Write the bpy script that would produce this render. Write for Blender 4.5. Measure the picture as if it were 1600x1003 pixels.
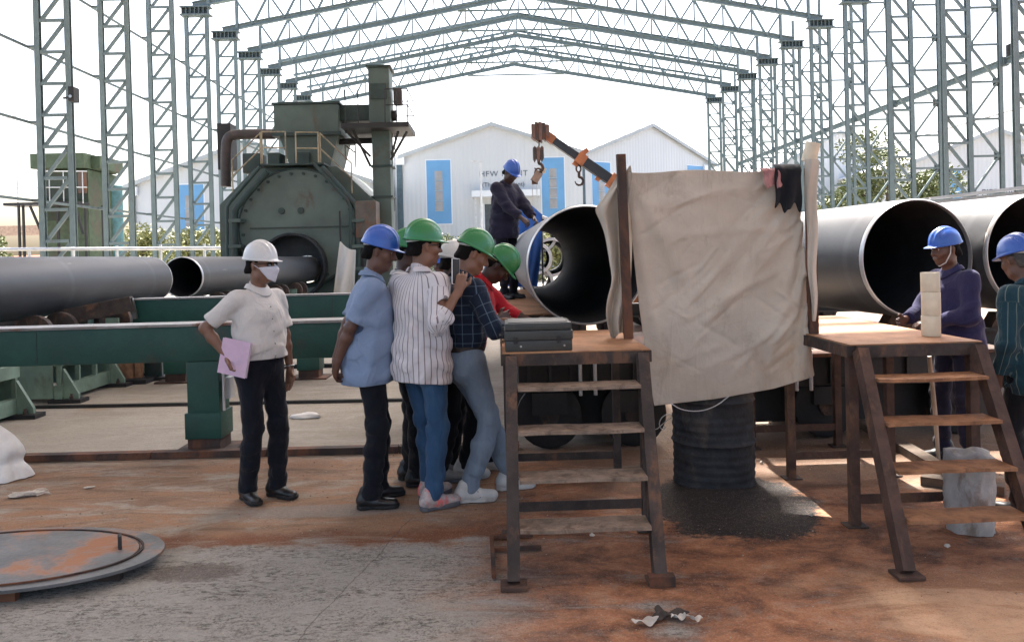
import bpy, bmesh, math, random
import numpy as np
from mathutils import Vector, Matrix, Euler

for o in list(bpy.data.objects):
    bpy.data.objects.remove(o)
scene = bpy.context.scene
COL = scene.collection
rad = math.radians
random.seed(7)
RNG = np.random.RandomState(11)

# ------------------------------------------------------------------ camera
cam_data = bpy.data.cameras.new('camera')
cam_data.sensor_width = 36.0
cam_data.lens = 27.0
cam_data.shift_y = -(501.5 - 409.3) / 1600.0
cam_data.clip_start = 0.05
cam_data.clip_end = 2000.0
camera = bpy.data.objects.new('camera', cam_data)
COL.objects.link(camera)
CAM_ROT = (Matrix.Rotation(-rad(1.12), 3, 'Z') @ Matrix.Rotation(rad(90 - 0.43), 3, 'X')
           @ Matrix.Rotation(rad(-1.45), 3, 'Z'))
CAM_POS = Vector((0, 0, 1.6))
camera.matrix_world = Matrix.Translation(CAM_POS) @ CAM_ROT.to_4x4()
scene.camera = camera

# ------------------------------------------------------------------ sky and sun
TO_SUN = Vector((0.02, 0.50, 0.865)).normalized()
world = bpy.data.worlds.new('World')
scene.world = world
world.use_nodes = True
wn = world.node_tree.nodes
wl = world.node_tree.links
wn.clear()
sky_tex = wn.new('ShaderNodeTexSky')
sky_tex.sky_type = 'NISHITA'
sky_tex.sun_disc = False
sky_tex.sun_elevation = math.asin(TO_SUN.z)
sky_tex.sun_rotation = math.atan2(TO_SUN.x, TO_SUN.y)
sky_tex.altitude = 20.0
sky_tex.air_density = 1.0
sky_tex.dust_density = 6.0
sky_tex.ozone_density = 1.0
sky_bg = wn.new('ShaderNodeBackground')
sky_bg.inputs['Strength'].default_value = 0.13
world_out = wn.new('ShaderNodeOutputWorld')
wl.new(sky_tex.outputs[0], sky_bg.inputs[0])
wl.new(sky_bg.outputs[0], world_out.inputs[0])

sun_data = bpy.data.lights.new('sun', 'SUN')
sun_data.energy = 4.6
sun_data.angle = rad(0.55)
sun_data.color = (1.0, 0.95, 0.88)
sun = bpy.data.objects.new('sun', sun_data)
sun.rotation_euler = TO_SUN.to_track_quat('Z', 'Y').to_euler()
sun.location = (10, 10, 40)
COL.objects.link(sun)

scene.view_settings.view_transform = 'Standard'
scene.view_settings.look = 'None'
scene.view_settings.gamma = 1.0
scene.view_settings.use_curve_mapping = False
scene.view_settings.exposure = 2.2
scene.render.engine = 'CYCLES'
scene.render.resolution_x = 1024
scene.render.resolution_y = 641


def at(px, py, Y):
    """point of the place at depth Y that the 1600 px wide photograph shows at px, py"""
    d = CAM_ROT @ Vector(((px - 800) / 1200.0, -(py - 409.3) / 1200.0, -1.0))
    return CAM_POS + d * (Y / d.y)


def gnd(px, py, z=0.0):
    d = CAM_ROT @ Vector(((px - 800) / 1200.0, -(py - 409.3) / 1200.0, -1.0))
    return CAM_POS + d * ((z - 1.6) / d.z)


# ------------------------------------------------------------------ materials
class NT:
    def __init__(self, m):
        self.t = m.node_tree
        self.n = self.t.nodes
        self.l = self.t.links

    def new(self, k, **kw):
        x = self.n.new(k)
        for a, b in kw.items():
            setattr(x, a, b)
        return x

    def set(self, sock, v):
        if hasattr(v, 'is_output'):
            self.l.new(v, sock)
        elif v is not None:
            if sock.type == 'RGBA' and len(v) == 3:
                v = (*v, 1)
            sock.default_value = v

    def math(self, op, a, b=None, c=None, clamp=False):
        x = self.new('ShaderNodeMath', operation=op, use_clamp=clamp)
        self.set(x.inputs[0], a)
        if b is not None: self.set(x.inputs[1], b)
        if c is not None: self.set(x.inputs[2], c)
        return x.outputs[0]

    def step(self, v, lo, hi, a=0.0, b=1.0):
        x = self.new('ShaderNodeMapRange', interpolation_type='SMOOTHSTEP')
        self.set(x.inputs[0], v)
        for i, q in enumerate((lo, hi, a, b)): self.set(x.inputs[1 + i], q)
        return x.outputs[0]

    def mix(self, fac, a, b, blend='MIX'):
        x = self.new('ShaderNodeMix', data_type='RGBA', blend_type=blend)
        self.set(x.inputs[0], fac)
        self.set(x.inputs[6], a)
        self.set(x.inputs[7], b)
        return x.outputs[2]

    def pos(self, scale=(1, 1, 1), rot=(0, 0, 0), loc=(0, 0, 0), kind='world'):
        if kind == 'world':
            v = self.new('ShaderNodeNewGeometry').outputs['Position']
        elif kind == 'uv':
            v = self.new('ShaderNodeTexCoord').outputs['UV']
        else:
            v = self.new('ShaderNodeTexCoord').outputs['Object']
        mp = self.new('ShaderNodeMapping')
        mp.inputs['Scale'].default_value = scale
        mp.inputs['Rotation'].default_value = rot
        mp.inputs['Location'].default_value = loc
        self.l.new(v, mp.inputs[0])
        return mp.outputs[0]

    def noise(self, vec, scale=5.0, detail=4.0, rough=0.55, dist=0.0):
        x = self.new('ShaderNodeTexNoise')
        self.l.new(vec, x.inputs['Vector'])
        x.inputs['Scale'].default_value = scale
        x.inputs['Detail'].default_value = detail
        x.inputs['Roughness'].default_value = rough
        x.inputs['Distortion'].default_value = dist
        return x.outputs[0]

    def bump(self, h, strength=0.3, dist=0.01, normal=None):
        x = self.new('ShaderNodeBump')
        x.inputs['Strength'].default_value = strength
        x.inputs['Distance'].default_value = dist
        self.l.new(h, x.inputs['Height'])
        if normal is not None: self.l.new(normal, x.inputs['Normal'])
        return x.outputs[0]


def new_mat(name):
    m = bpy.data.materials.new(name)
    m.use_nodes = True
    m.node_tree.nodes.clear()
    t = NT(m)
    b = t.new('ShaderNodeBsdfPrincipled')
    o = t.new('ShaderNodeOutputMaterial')
    t.l.new(b.outputs[0], o.inputs[0])
    return m, t, b


def lin(r, g, b):
    f = lambda c: (c / 255 / 12.92) if c / 255 <= 0.04045 else ((c / 255 + 0.055) / 1.055) ** 2.4
    return (f(r), f(g), f(b))


def paint(name, base, rough=0.6, metal=0.0, var=0.25, vs=3.0, dirt=None, dirt_amt=0.35, ds=2.5, fine=40.0,
          bump=0.12, spec=0.5, coat=0.0):
    """worn paint or raw surface: large tone drift, fine grain, patches of dirt or rust"""
    m, t, b = new_mat(name)
    p = t.pos()
    n1 = t.noise(p, vs, 5, 0.6)
    n2 = t.noise(p, fine, 3, 0.6)
    dark = tuple(c * (1 - var) for c in base)
    light = tuple(min(1, c * (1 + var)) for c in base)
    c = t.mix(t.step(n1, 0.3, 0.7), dark, light)
    c = t.mix(t.math('MULTIPLY', n2, var * 0.9), c, tuple(x * 0.55 for x in base))
    rg = t.math('MULTIPLY_ADD', n2, 0.25, rough - 0.12)
    if dirt is not None:
        n3 = t.noise(t.pos(scale=(1, 1, 0.55)), ds, 7, 0.68, 0.4)
        k = t.step(n3, 0.62 - dirt_amt * 0.35, 0.76 - dirt_amt * 0.3)
        k = t.math('MULTIPLY', k, 0.85)
        c = t.mix(k, c, dirt)
        rg = t.math('MAXIMUM', rg, t.math('MULTIPLY', k, 0.85))
    t.set(b.inputs['Base Color'], c)
    t.set(b.inputs['Roughness'], rg)
    b.inputs['Metallic'].default_value = metal
    b.inputs['Specular IOR Level'].default_value = spec
    if coat: b.inputs['Coat Weight'].default_value = coat; b.inputs['Coat Roughness'].default_value = 0.2
    hh = t.math('ADD', n2, t.math('MULTIPLY', n1, 0.6))
    t.set(b.inputs['Normal'], t.bump(hh, bump, 0.01))
    return m


RUST = (0.16, 0.062, 0.028)
RUSTL = (0.36, 0.17, 0.075)
M = {}
M['steel_frame'] = paint('frame_paint', (0.125, 0.17, 0.175), 0.6, var=.1, dirt=(0.10, 0.085, 0.07), dirt_amt=0.05)
M['steel_dark'] = paint('frame_paint_dark', (0.095, 0.13, 0.135), 0.6, var=.12, dirt=(0.07, 0.06, 0.05), dirt_amt=0.2)
M['green_beam'] = paint('green_enamel', (0.008, 0.058, 0.042), 0.55, var=0.2, dirt=(0.055, 0.035, 0.025), dirt_amt=0.12)
M['green_rail'] = paint('worn_bright_rail', (0.28, 0.26, 0.24), 0.4, 0.7, dirt=RUST, dirt_amt=0.3)
M['pale_green'] = paint('pale_green_enamel', (0.19, 0.28, 0.215), 0.55, dirt=(0.10, 0.085, 0.06), dirt_amt=0.25)
M['machine'] = paint('machine_green', (0.072, 0.105, 0.092), 0.6, var=0.22, vs=0.9, dirt=(0.075, 0.062, 0.045), dirt_amt=0.22, ds=1.1)
M['machine_face'] = paint('machine_pale_green', (0.095, 0.128, 0.112), 0.65, var=0.18, vs=0.9, dirt=(0.085, 0.07, 0.052), dirt_amt=0.25, ds=1.3)
M['machine_dark'] = paint('machine_dark_green', (0.022, 0.045, 0.040), 0.6, dirt=(0.04, 0.03, 0.022), dirt_amt=0.3)
M['machine_rust'] = paint('machine_rusty_plate', (0.11, 0.095, 0.08), 0.75, dirt=RUST, dirt_amt=0.45)
M['black_steel'] = paint('black_steel', (0.016, 0.016, 0.017), 0.65, var=0.3)
M['hole_dark'] = paint('dark_rubber', (0.022, 0.026, 0.03), 0.8, var=0.3)
M['yellow_rail'] = paint('faded_yellow_rail', (0.34, 0.29, 0.19), 0.6, dirt=(0.15, 0.12, 0.1), dirt_amt=0.4)
M['duct_brown'] = paint('brown_duct', (0.05, 0.040, 0.038), 0.6, dirt=RUST, dirt_amt=0.1)
M['old_green'] = paint('old_green_sheet', (0.058, 0.088, 0.048), 0.7, dirt=(0.09, 0.07, 0.05), dirt_amt=0.35, ds=0.8)
M['old_green_dark'] = paint('old_green_shadow_panel', (0.03, 0.05, 0.032), 0.7, dirt=(0.05, 0.04, 0.03), dirt_amt=0.35)
M['teal_tank'] = paint('teal_tank', (0.075, 0.19, 0.21), 0.5, dirt=(0.1, 0.1, 0.09), dirt_amt=0.2)
M['rusty'] = paint('rusty_steel', (0.050, 0.036, 0.030), 0.75, var=0.4, vs=6, dirt=(0.15, 0.075, 0.04), dirt_amt=0.3, ds=7, bump=0.3)
M['rusty_red'] = paint('red_oxide_steel', (0.078, 0.042, 0.029), 0.75, var=0.4, vs=6, dirt=(0.17, 0.085, 0.045), dirt_amt=0.3, ds=6, bump=0.3)
M['rust_dark'] = paint('dark_rusty_angle', (0.05, 0.032, 0.026), 0.8, var=0.4, vs=5, dirt=RUST, dirt_amt=0.5)
M['deck'] = paint('rusted_deck_plate', (0.40, 0.205, 0.10), 0.72, var=0.28, vs=4, dirt=(0.25, 0.115, 0.055), dirt_amt=0.28, ds=5, fine=90, bump=0.25)
M['tread_orange'] = paint('rusted_tread', (0.33, 0.16, 0.075), 0.75, var=0.3, vs=9, dirt=(0.16, 0.075, 0.04), dirt_amt=0.35, ds=12, bump=0.3)
M['tread_wood'] = paint('worn_tread', (0.25, 0.185, 0.135), 0.75, var=0.35, vs=11, dirt=(0.10, 0.065, 0.045), dirt_amt=0.35, ds=14, bump=0.35)
M['case_green'] = paint('case_enamel', (0.042, 0.045, 0.041), 0.5, var=0.2, dirt=(0.11, 0.09, 0.07), dirt_amt=0.12, ds=9)
M['chrome'] = paint('plated_catch', (0.45, 0.45, 0.44), 0.35, 0.9)
M['drum_black'] = paint('sooty_drum', (0.022, 0.024, 0.028), 0.7, var=0.5, vs=9, dirt=(0.07, 0.055, 0.045), dirt_amt=0.35, ds=5, bump=0.4)
M['cream'] = paint('cream_wrap', (0.72, 0.63, 0.47), 0.6, var=0.06, vs=20, bump=0.1)
M['cream_end'] = paint('cream_roll_end', (0.78, 0.70, 0.55), 0.8, var=0.1, vs=60)
M['white_plastic'] = paint('white_woven_sack', (0.72, 0.72, 0.70), 0.55, var=0.1, vs=8, dirt=(0.45, 0.36, 0.28), dirt_amt=0.25)
M['sack_grey'] = paint('dirty_sack', (0.40, 0.385, 0.36), 0.6, var=0.15, vs=9, dirt=(0.22, 0.16, 0.12), dirt_amt=0.35, ds=6, bump=.35)
M['grey_wall'] = paint('coated_wall_sheet', (0.60, 0.63, 0.655), 0.6, var=0.04, vs=0.2, dirt=(0.5, 0.5, 0.5), dirt_amt=0.1, ds=0.3)
M['roof_sheet'] = paint('roof_sheet', (0.62, 0.63, 0.64), 0.55, var=0.08, vs=0.3)
M['roof_trim'] = paint('roof_trim', (0.33, 0.36, 0.37), 0.6, var=0.08, vs=0.5)
M['blue_panel'] = paint('blue_wall_panel', (0.105, 0.27, 0.47), 0.55, var=0.06, vs=0.5)
M['grey_pane'] = paint('grey_louvre_pane', (0.27, 0.27, 0.27), 0.4, var=0.15, vs=0.8)
M['door_dark'] = paint('dark_doorway', (0.045, 0.06, 0.07), 0.5)
M['downpipe'] = paint('slate_downpipe', (0.045, 0.08, 0.10), 0.55)
M['lettering'] = paint('sign_lettering', (0.10, 0.12, 0.16), 0.7)
M['boom_dark'] = paint('boom_black', (0.020, 0.025, 0.032), 0.45, var=0.2)
M['boom_orange'] = paint('boom_orange', (0.46, 0.155, 0.055), 0.5, dirt=(0.16, 0.08, 0.05), dirt_amt=0.3, ds=6)
M['hook'] = paint('hook_steel', (0.07, 0.055, 0.05), 0.5, 0.3, dirt=RUST, dirt_amt=0.4, ds=8)
M['tyre'] = paint('tyre_rubber', (0.02, 0.02, 0.02), 0.85)
M['skid'] = paint('grey_trough', (0.33, 0.34, 0.34), 0.55, var=0.15, dirt=(0.2, 0.17, 0.13), dirt_amt=0.35)
M['galv'] = paint('galvanised', (0.5, 0.51, 0.52), 0.45, 0.3, var=0.15)
M['brick_wall'] = paint('far_brick_wall', (0.34, 0.235, 0.17), 0.85)
M['lid'] = paint('lid_plate', (0.135, 0.14, 0.142), 0.5, 0.25, var=0.25, vs=4, dirt=(0.36, 0.15, 0.06), dirt_amt=0.42, ds=2.0, bump=0.2)
M['bark'] = paint('bark', (0.10, 0.075, 0.055), 0.9, bump=0.5)
M['wood'] = paint('weathered_timber', (0.30, 0.16, 0.09), 0.8, var=0.35, vs=8)
M['sleeper'] = paint('sleeper_timber', (0.10, 0.07, 0.05), 0.85, var=0.35, vs=8)
M['cable'] = paint('black_cable', (0.02, 0.02, 0.02), 0.6)
M['scrap'] = paint('scrap_paper', (0.55, 0.50, 0.44), 0.8, var=0.3, vs=15)
M['scrap_dark'] = paint('scorched_scrap', (0.05, 0.04, 0.035), 0.85, var=0.4, vs=15)


def pipe_coat(name, base, rough):
    m, t, b = new_mat(name)
    p = t.pos(scale=(1, 0.35, 1))
    n1 = t.noise(p, 3.0, 6, 0.65)
    n2 = t.noise(t.pos(), 60, 3, 0.6)
    c = t.mix(t.step(n1, 0.3, 0.75), tuple(x * 0.8 for x in base), tuple(x * 1.25 for x in base))
    sep = t.new('ShaderNodeSeparateXYZ')
    t.l.new(t.pos(), sep.inputs[0])
    band = t.math('SINE', t.math('MULTIPLY', sep.outputs[1], 2.6))
    c = t.mix(t.math('MULTIPLY', t.step(band, 0.985, 1.0), 0.35), c, tuple(x * 1.9 for x in base))
    scuff = t.step(t.noise(t.pos(scale=(1, 0.12, 1)), 9, 6, 0.7), 0.64, 0.72)
    c = t.mix(t.math('MULTIPLY', scuff, 0.5), c, (0.24, 0.21, 0.18))
    t.set(b.inputs['Base Color'], c)
    t.set(b.inputs['Roughness'], t.math('MULTIPLY_ADD', n1, 0.22, rough - 0.1))
    t.set(b.inputs['Normal'], t.bump(n2, 0.06, 0.01))
    return m


M['pipe_grey'] = pipe_coat('pipe_primer_grey', (0.048, 0.053, 0.060), 0.46)
M['pipe_black'] = pipe_coat('pipe_black_coat', (0.05, 0.052, 0.056), 0.42)
M['pipe_steel'] = pipe_coat('pipe_bare_steel', (0.13, 0.137, 0.147), 0.5)
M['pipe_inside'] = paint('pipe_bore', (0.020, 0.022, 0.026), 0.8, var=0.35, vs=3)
M['pipe_bevel'] = paint('machined_bevel', (0.55, 0.55, 0.55), 0.35, 0.6, var=0.1, dirt=(0.3, 0.2, 0.13), dirt_amt=0.15)


def fabric(name, base, var=0.12, scale=9.0, bump=0.25, rough=0.9, sheen=0.15):
    m, t, b = new_mat(name)
    p = t.pos()
    n = t.noise(p, scale, 5, 0.6)
    c = t.mix(n, tuple(x * (1 - var) for x in base), tuple(min(1, x * (1 + var)) for x in base))
    t.set(b.inputs['Base Color'], c)
    b.inputs['Roughness'].default_value = rough
    b.inputs['Specular IOR Level'].default_value = 0.25
    b.inputs['Sheen Weight'].default_value = sheen
    h = t.math('ADD', t.noise(p, 22, 4, 0.6, 0.6), t.math('MULTIPLY', t.noise(p, 220, 2, 0.5), 0.25))
    t.set(b.inputs['Normal'], t.bump(h, bump, 0.012))
    return m


# ------------------------------------------------------------------ scene helpers
WORLD_SPACE = [True]          # parts are written in world coordinates unless switched off


def link(o, parent=None):
    COL.objects.link(o)
    if parent is not None:
        mb = o.matrix_basis.copy()
        o.parent = parent
        if WORLD_SPACE[0]:
            o.matrix_basis = root_matrix(parent).inverted() @ mb
    return o


def thing(name, label, cat, loc=(0, 0, 0), rotz=0.0, group=None):
    o = bpy.data.objects.new(name, None)
    o.empty_display_size = 0.2
    COL.objects.link(o)
    o.location = loc
    o.rotation_euler = (0, 0, rotz)
    tag(o, label, cat, group)
    return o


def tag(o, label=None, cat=None, group=None, kind=None):
    if label: o['label'] = label
    if cat: o['category'] = cat
    if group: o['group'] = group
    if kind: o['kind'] = kind
    return o


def mesh_obj(name, verts, faces, mat, parent=None, smooth=False, loc=None):
    me = bpy.data.meshes.new(name)
    me.from_pydata([tuple(v) for v in verts], [], faces)
    if mat is not None: me.materials.append(mat)
    if smooth:
        me.polygons.foreach_set('use_smooth', [True] * len(me.polygons))
    me.update()
    o = bpy.data.objects.new(name, me)
    if loc is not None: o.location = loc
    return link(o, parent)


def bm_obj(name, bm, mat, parent=None, smooth=False, angle=None):
    me = bpy.data.meshes.new(name)
    bm.to_mesh(me)
    bm.free()
    mats = mat if isinstance(mat, (list, tuple)) else [mat]
    for q in mats: me.materials.append(q)
    if smooth or angle:
        me.polygons.foreach_set('use_smooth', [True] * len(me.polygons))
    if angle:
        me.set_sharp_from_angle(angle=rad(angle))
    o = bpy.data.objects.new(name, me)
    return link(o, parent)


def add_box(bm, lo, hi, bevel=0.0):
    lo, hi = Vector(lo), Vector(hi)
    r = bmesh.ops.create_cube(bm, size=1.0)
    c = (lo + hi) / 2
    s = hi - lo
    for v in r['verts']:
        v.co = Vector((v.co.x * s.x, v.co.y * s.y, v.co.z * s.z)) + c
    if bevel:
        es = list({e for v in r['verts'] for e in v.link_edges})
        bmesh.ops.bevel(bm, geom=es, offset=bevel, segments=2, affect='EDGES', profile=0.6)


def box(name, lo, hi, mat, parent=None, bevel=0.0):
    bm = bmesh.new()
    add_box(bm, lo, hi, bevel)
    return bm_obj(name, bm, mat, parent, angle=40 if bevel else None)


def add_prism(bm, pts, d):
    """polygon pts (3-D, planar) pushed along vector d"""
    d = Vector(d)
    a = [bm.verts.new(p) for p in pts]
    b = [bm.verts.new(Vector(p) + d) for p in pts]
    bm.faces.new(a[::-1])
    bm.faces.new(b)
    n = len(a)
    for i in range(n):
        bm.faces.new((a[i], a[(i + 1) % n], b[(i + 1) % n], b[i]))
    bmesh.ops.recalc_face_normals(bm, faces=bm.faces[:])


# profiles along +Z, unit length, unit section
def _profile(name, poly):
    bm = bmesh.new()
    add_prism(bm, [(x, y, 0) for x, y in poly], (0, 0, 1))
    me = bpy.data.meshes.new(name)
    bm.to_mesh(me)
    bm.free()
    return me


PROF = {
    'box': [(-.5, -.5), (.5, -.5), (.5, .5), (-.5, .5)],
    'angle': [(-.5, -.5), (.5, -.5), (.5, -.38), (-.38, -.38), (-.38, .5), (-.5, .5)],
    'channel': [(-.5, -.5), (.5, -.5), (.5, -.38), (-.36, -.38), (-.36, .38), (.5, .38), (.5, .5), (-.5, .5)],
    'ibeam': [(-.5, -.5), (.5, -.5), (.5, -.36), (.07, -.36), (.07, .36), (.5, .36), (.5, .5), (-.5, .5), (-.5, .36), (-.07, .36),
              (-.07, -.36), (-.5, -.36)],
    'round': [(.5 * math.cos(a * math.pi / 6), .5 * math.sin(a * math.pi / 6)) for a in range(12)],
}
_pcache = {}


def bar(name, p, q, w, h, mat, parent=None, prof='box', up=(0, 0, 1)):
    """straight member from p to q (world), section w across and h along up"""
    key = (prof, mat.name)
    if key not in _pcache:
        me = _profile(prof + '_section', PROF[prof])
        me.materials.append(mat)
        if prof == 'round':
            me.polygons.foreach_set('use_smooth', [len(f.vertices) == 4 for f in me.polygons])
        _pcache[key] = me
    p, q = Vector(p), Vector(q)
    z = (q - p)
    L = z.length
    z = z.normalized()
    u = Vector(up)
    if abs(z.dot(u)) > 0.98: u = Vector((0, 1, 0))
    x = u.cross(z).normalized()
    y = z.cross(x).normalized()
    m = Matrix((x * w, y * h, z * L)).transposed().to_4x4()
    m.translation = p
    o = bpy.data.objects.new(name, _pcache[key])
    link(o, parent)
    if parent is not None:
        o.matrix_basis = root_matrix(parent).inverted() @ m
    else:
        o.matrix_basis = m
    return o


def root_matrix(o):
    m = o.matrix_basis.copy()
    while o.parent is not None:
        o = o.parent
        m = o.matrix_basis @ m
    return m


def tube(name, pts, r, mat, parent=None, seg=10, caps=True, smooth_path=0):
    """round bar along a polyline (points in the parent's space); r may be a list"""
    pts = [Vector(p) for p in pts]
    if smooth_path:
        for _ in range(smooth_path):
            n = [pts[0]]
            for a, b in zip(pts[:-1], pts[1:]):
                n += [a.lerp(b, .25), a.lerp(b, .75)]
            n.append(pts[-1])
            pts = n
    rs = r if isinstance(r, (list, tuple)) else [r] * len(pts)
    if len(rs) != len(pts):
        rs = list(np.interp(np.linspace(0, 1, len(pts)), np.linspace(0, 1, len(rs)), rs))
    V, F = [], []
    prev = None
    for i, p in enumerate(pts):
        d = (pts[min(i + 1, len(pts) - 1)] - pts[max(i - 1, 0)]).normalized()
        if prev is None:
            u = Vector((0, 0, 1)) if abs(d.z) < .9 else Vector((0, 1, 0))
            x = u.cross(d).normalized()
        else:
            x = (prev - d * prev.dot(d)).normalized()
        prev = x
        y = d.cross(x)
        for k in range(seg):
            a = 2 * math.pi * k / seg
            V.append(p + (x * math.cos(a) + y * math.sin(a)) * rs[i])
    n = len(pts)
    for i in range(n - 1):
        for k in range(seg):
            F.append((i * seg + k, i * seg + (k + 1) % seg, (i + 1) * seg + (k + 1) % seg, (i + 1) * seg + k))
    if caps:
        F.append(tuple(range(seg))[::-1])
        F.append(tuple((n - 1) * seg + k for k in range(seg)))
    o = mesh_obj(name, V, F, mat, parent, smooth=True)
    o.data.set_sharp_from_angle(angle=rad(50))
    return o


def lathe(name, prof, mat, parent=None, seg=32, axis='Z', loc=None, closed=False):
    """prof: list of (radius, height)"""
    V, F = [], []
    for r, h in prof:
        for k in range(seg):
            a = 2 * math.pi * k / seg
            c = (r * math.cos(a), r * math.sin(a), h)
            if axis == 'Y': c = (c[0], c[2], c[1])
            if axis == 'X': c = (c[2], c[0], c[1])
            V.append(c)
    n = len(prof)
    for i in range(n if closed else n - 1):
        j = (i + 1) % n
        for k in range(seg):
            F.append((i * seg + k, i * seg + (k + 1) % seg, j * seg + (k + 1) % seg, j * seg + k))
    if not closed:
        F.append(tuple(range(seg))[::-1])
        F.append(tuple((n - 1) * seg + k for k in range(seg)))
    o = mesh_obj(name, V, F, mat, parent, smooth=True, loc=loc)
    bm = bmesh.new()
    bm.from_mesh(o.data)
    bmesh.ops.recalc_face_normals(bm, faces=bm.faces[:])
    bm.to_mesh(o.data)
    bm.free()
    o.data.set_sharp_from_angle(angle=rad(35))
    return o


def fbm(x, y, seed=0, octs=4):
    """cheap smooth noise from sums of sines"""
    r = np.random.RandomState(seed)
    v = np.zeros_like(np.asarray(x, float))
    a, f = 1.0, 1.0
    for _ in range(octs):
        for _ in range(3):
            th = r.uniform(0, 6.28)
            v = v + a * np.sin((x * math.cos(th) + y * math.sin(th)) * f + r.uniform(0, 6.28)) / 3
        a *= 0.55
        f *= 2.1
    return v


# ------------------------------------------------------------------ cloth: position based drape
def drape(P, pins, steps=160, iters=10, rest=None, g=9.8, collide=None, stiff_bend=0.25, seed=1, wind=None):
    """P (nu,nv,3) start grid, pins bool mask; relaxes to a hanging sheet with rest lengths of grid 'rest'"""
    P = P.copy()
    R0 = P if rest is None else rest
    inv = np.where(pins, 0.0, 1.0)
    prev = P.copy()
    rs = np.random.RandomState(seed)
    P += rs.normal(0, 0.002, P.shape) * inv[..., None]
    sets = []
    nu, nv = pins.shape

    def add(di, dj, k):
        I, J = np.meshgrid(np.arange(nu - abs(di)), np.arange(nv - abs(dj)), indexing='ij')
        I = I.ravel(); J = J.ravel()
        if dj < 0:
            J0 = J + abs(dj); J1 = J
        else:
            J0 = J; J1 = J + dj
        I1 = I + di
        for par in (0, 1):
            q = ((I // max(1, di)) % 2 == par) if di else ((J // max(1, dj)) % 2 == par)
            a = I[q] * nv + J0[q]
            b = I1[q] * nv + J1[q]
            L = np.linalg.norm(R0.reshape(-1, 3)[a] - R0.reshape(-1, 3)[b], axis=1)
            sets.append((a, b, L, k))
    add(1, 0, 1.0); add(0, 1, 1.0); add(1, 1, 0.5); add(1, -1, 0.5)
    add(2, 0, stiff_bend); add(0, 2, stiff_bend)
    X = P.reshape(-1, 3)
    PV = prev.reshape(-1, 3)
    iv = inv.ravel()
    dt = 0.02
    for s in range(steps):
        vel = (X - PV) * 0.96
        PV[:] = X
        acc = np.zeros_like(X)
        acc[:, 2] = -g
        if wind is not None: acc += wind
        X += (vel + acc * dt * dt) * iv[:, None]
        for _ in range(iters):
            for a, b, L, k in sets:
                d = X[b] - X[a]
                l = np.linalg.norm(d, axis=1) + 1e-9
                w = iv[a] + iv[b]
                c = (k * (l - L) / l / np.maximum(w, 1e-9))[:, None] * d
                X[a] += c * iv[a][:, None]
                X[b] -= c * iv[b][:, None]
            if collide is not None:
                collide(X, iv)
    return X.reshape(nu, nv, 3)


def sheet(name, P, mat, parent=None, thick=0.004, sub=1, uvs=True):
    nu, nv, _ = P.shape
    V = P.reshape(-1, 3)
    F = [(i * nv + j, (i + 1) * nv + j, (i + 1) * nv + j + 1, i * nv + j + 1) for i in range(nu - 1) for j in range(nv - 1)]
    o = mesh_obj(name, V, F, mat, parent, smooth=True)
    s = o.modifiers.new('thick', 'SOLIDIFY')
    s.thickness = thick
    s.offset = 0
    if sub:
        m = o.modifiers.new('sub', 'SUBSURF')
        m.levels = sub
        m.render_levels = sub
    return o


def text_mesh(name, body, size, mat, parent, loc, rot=(math.pi / 2, 0, 0), extrude=0.02, align='CENTER', spacing=1.0):
    c = bpy.data.curves.new('lettering', 'FONT')
    c.body = body
    c.size = size
    c.extrude = extrude
    c.align_x = align
    c.space_character = spacing
    o = bpy.data.objects.new('tmp', c)
    COL.objects.link(o)
    dg = bpy.context.evaluated_depsgraph_get()
    me = bpy.data.meshes.new_from_object(o.evaluated_get(dg))
    bpy.data.objects.remove(o)
    me.materials.clear()
    me.materials.append(mat)
    t = bpy.data.objects.new(name, me)
    t.location = loc
    t.rotation_euler = rot
    return link(t, parent)

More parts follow.
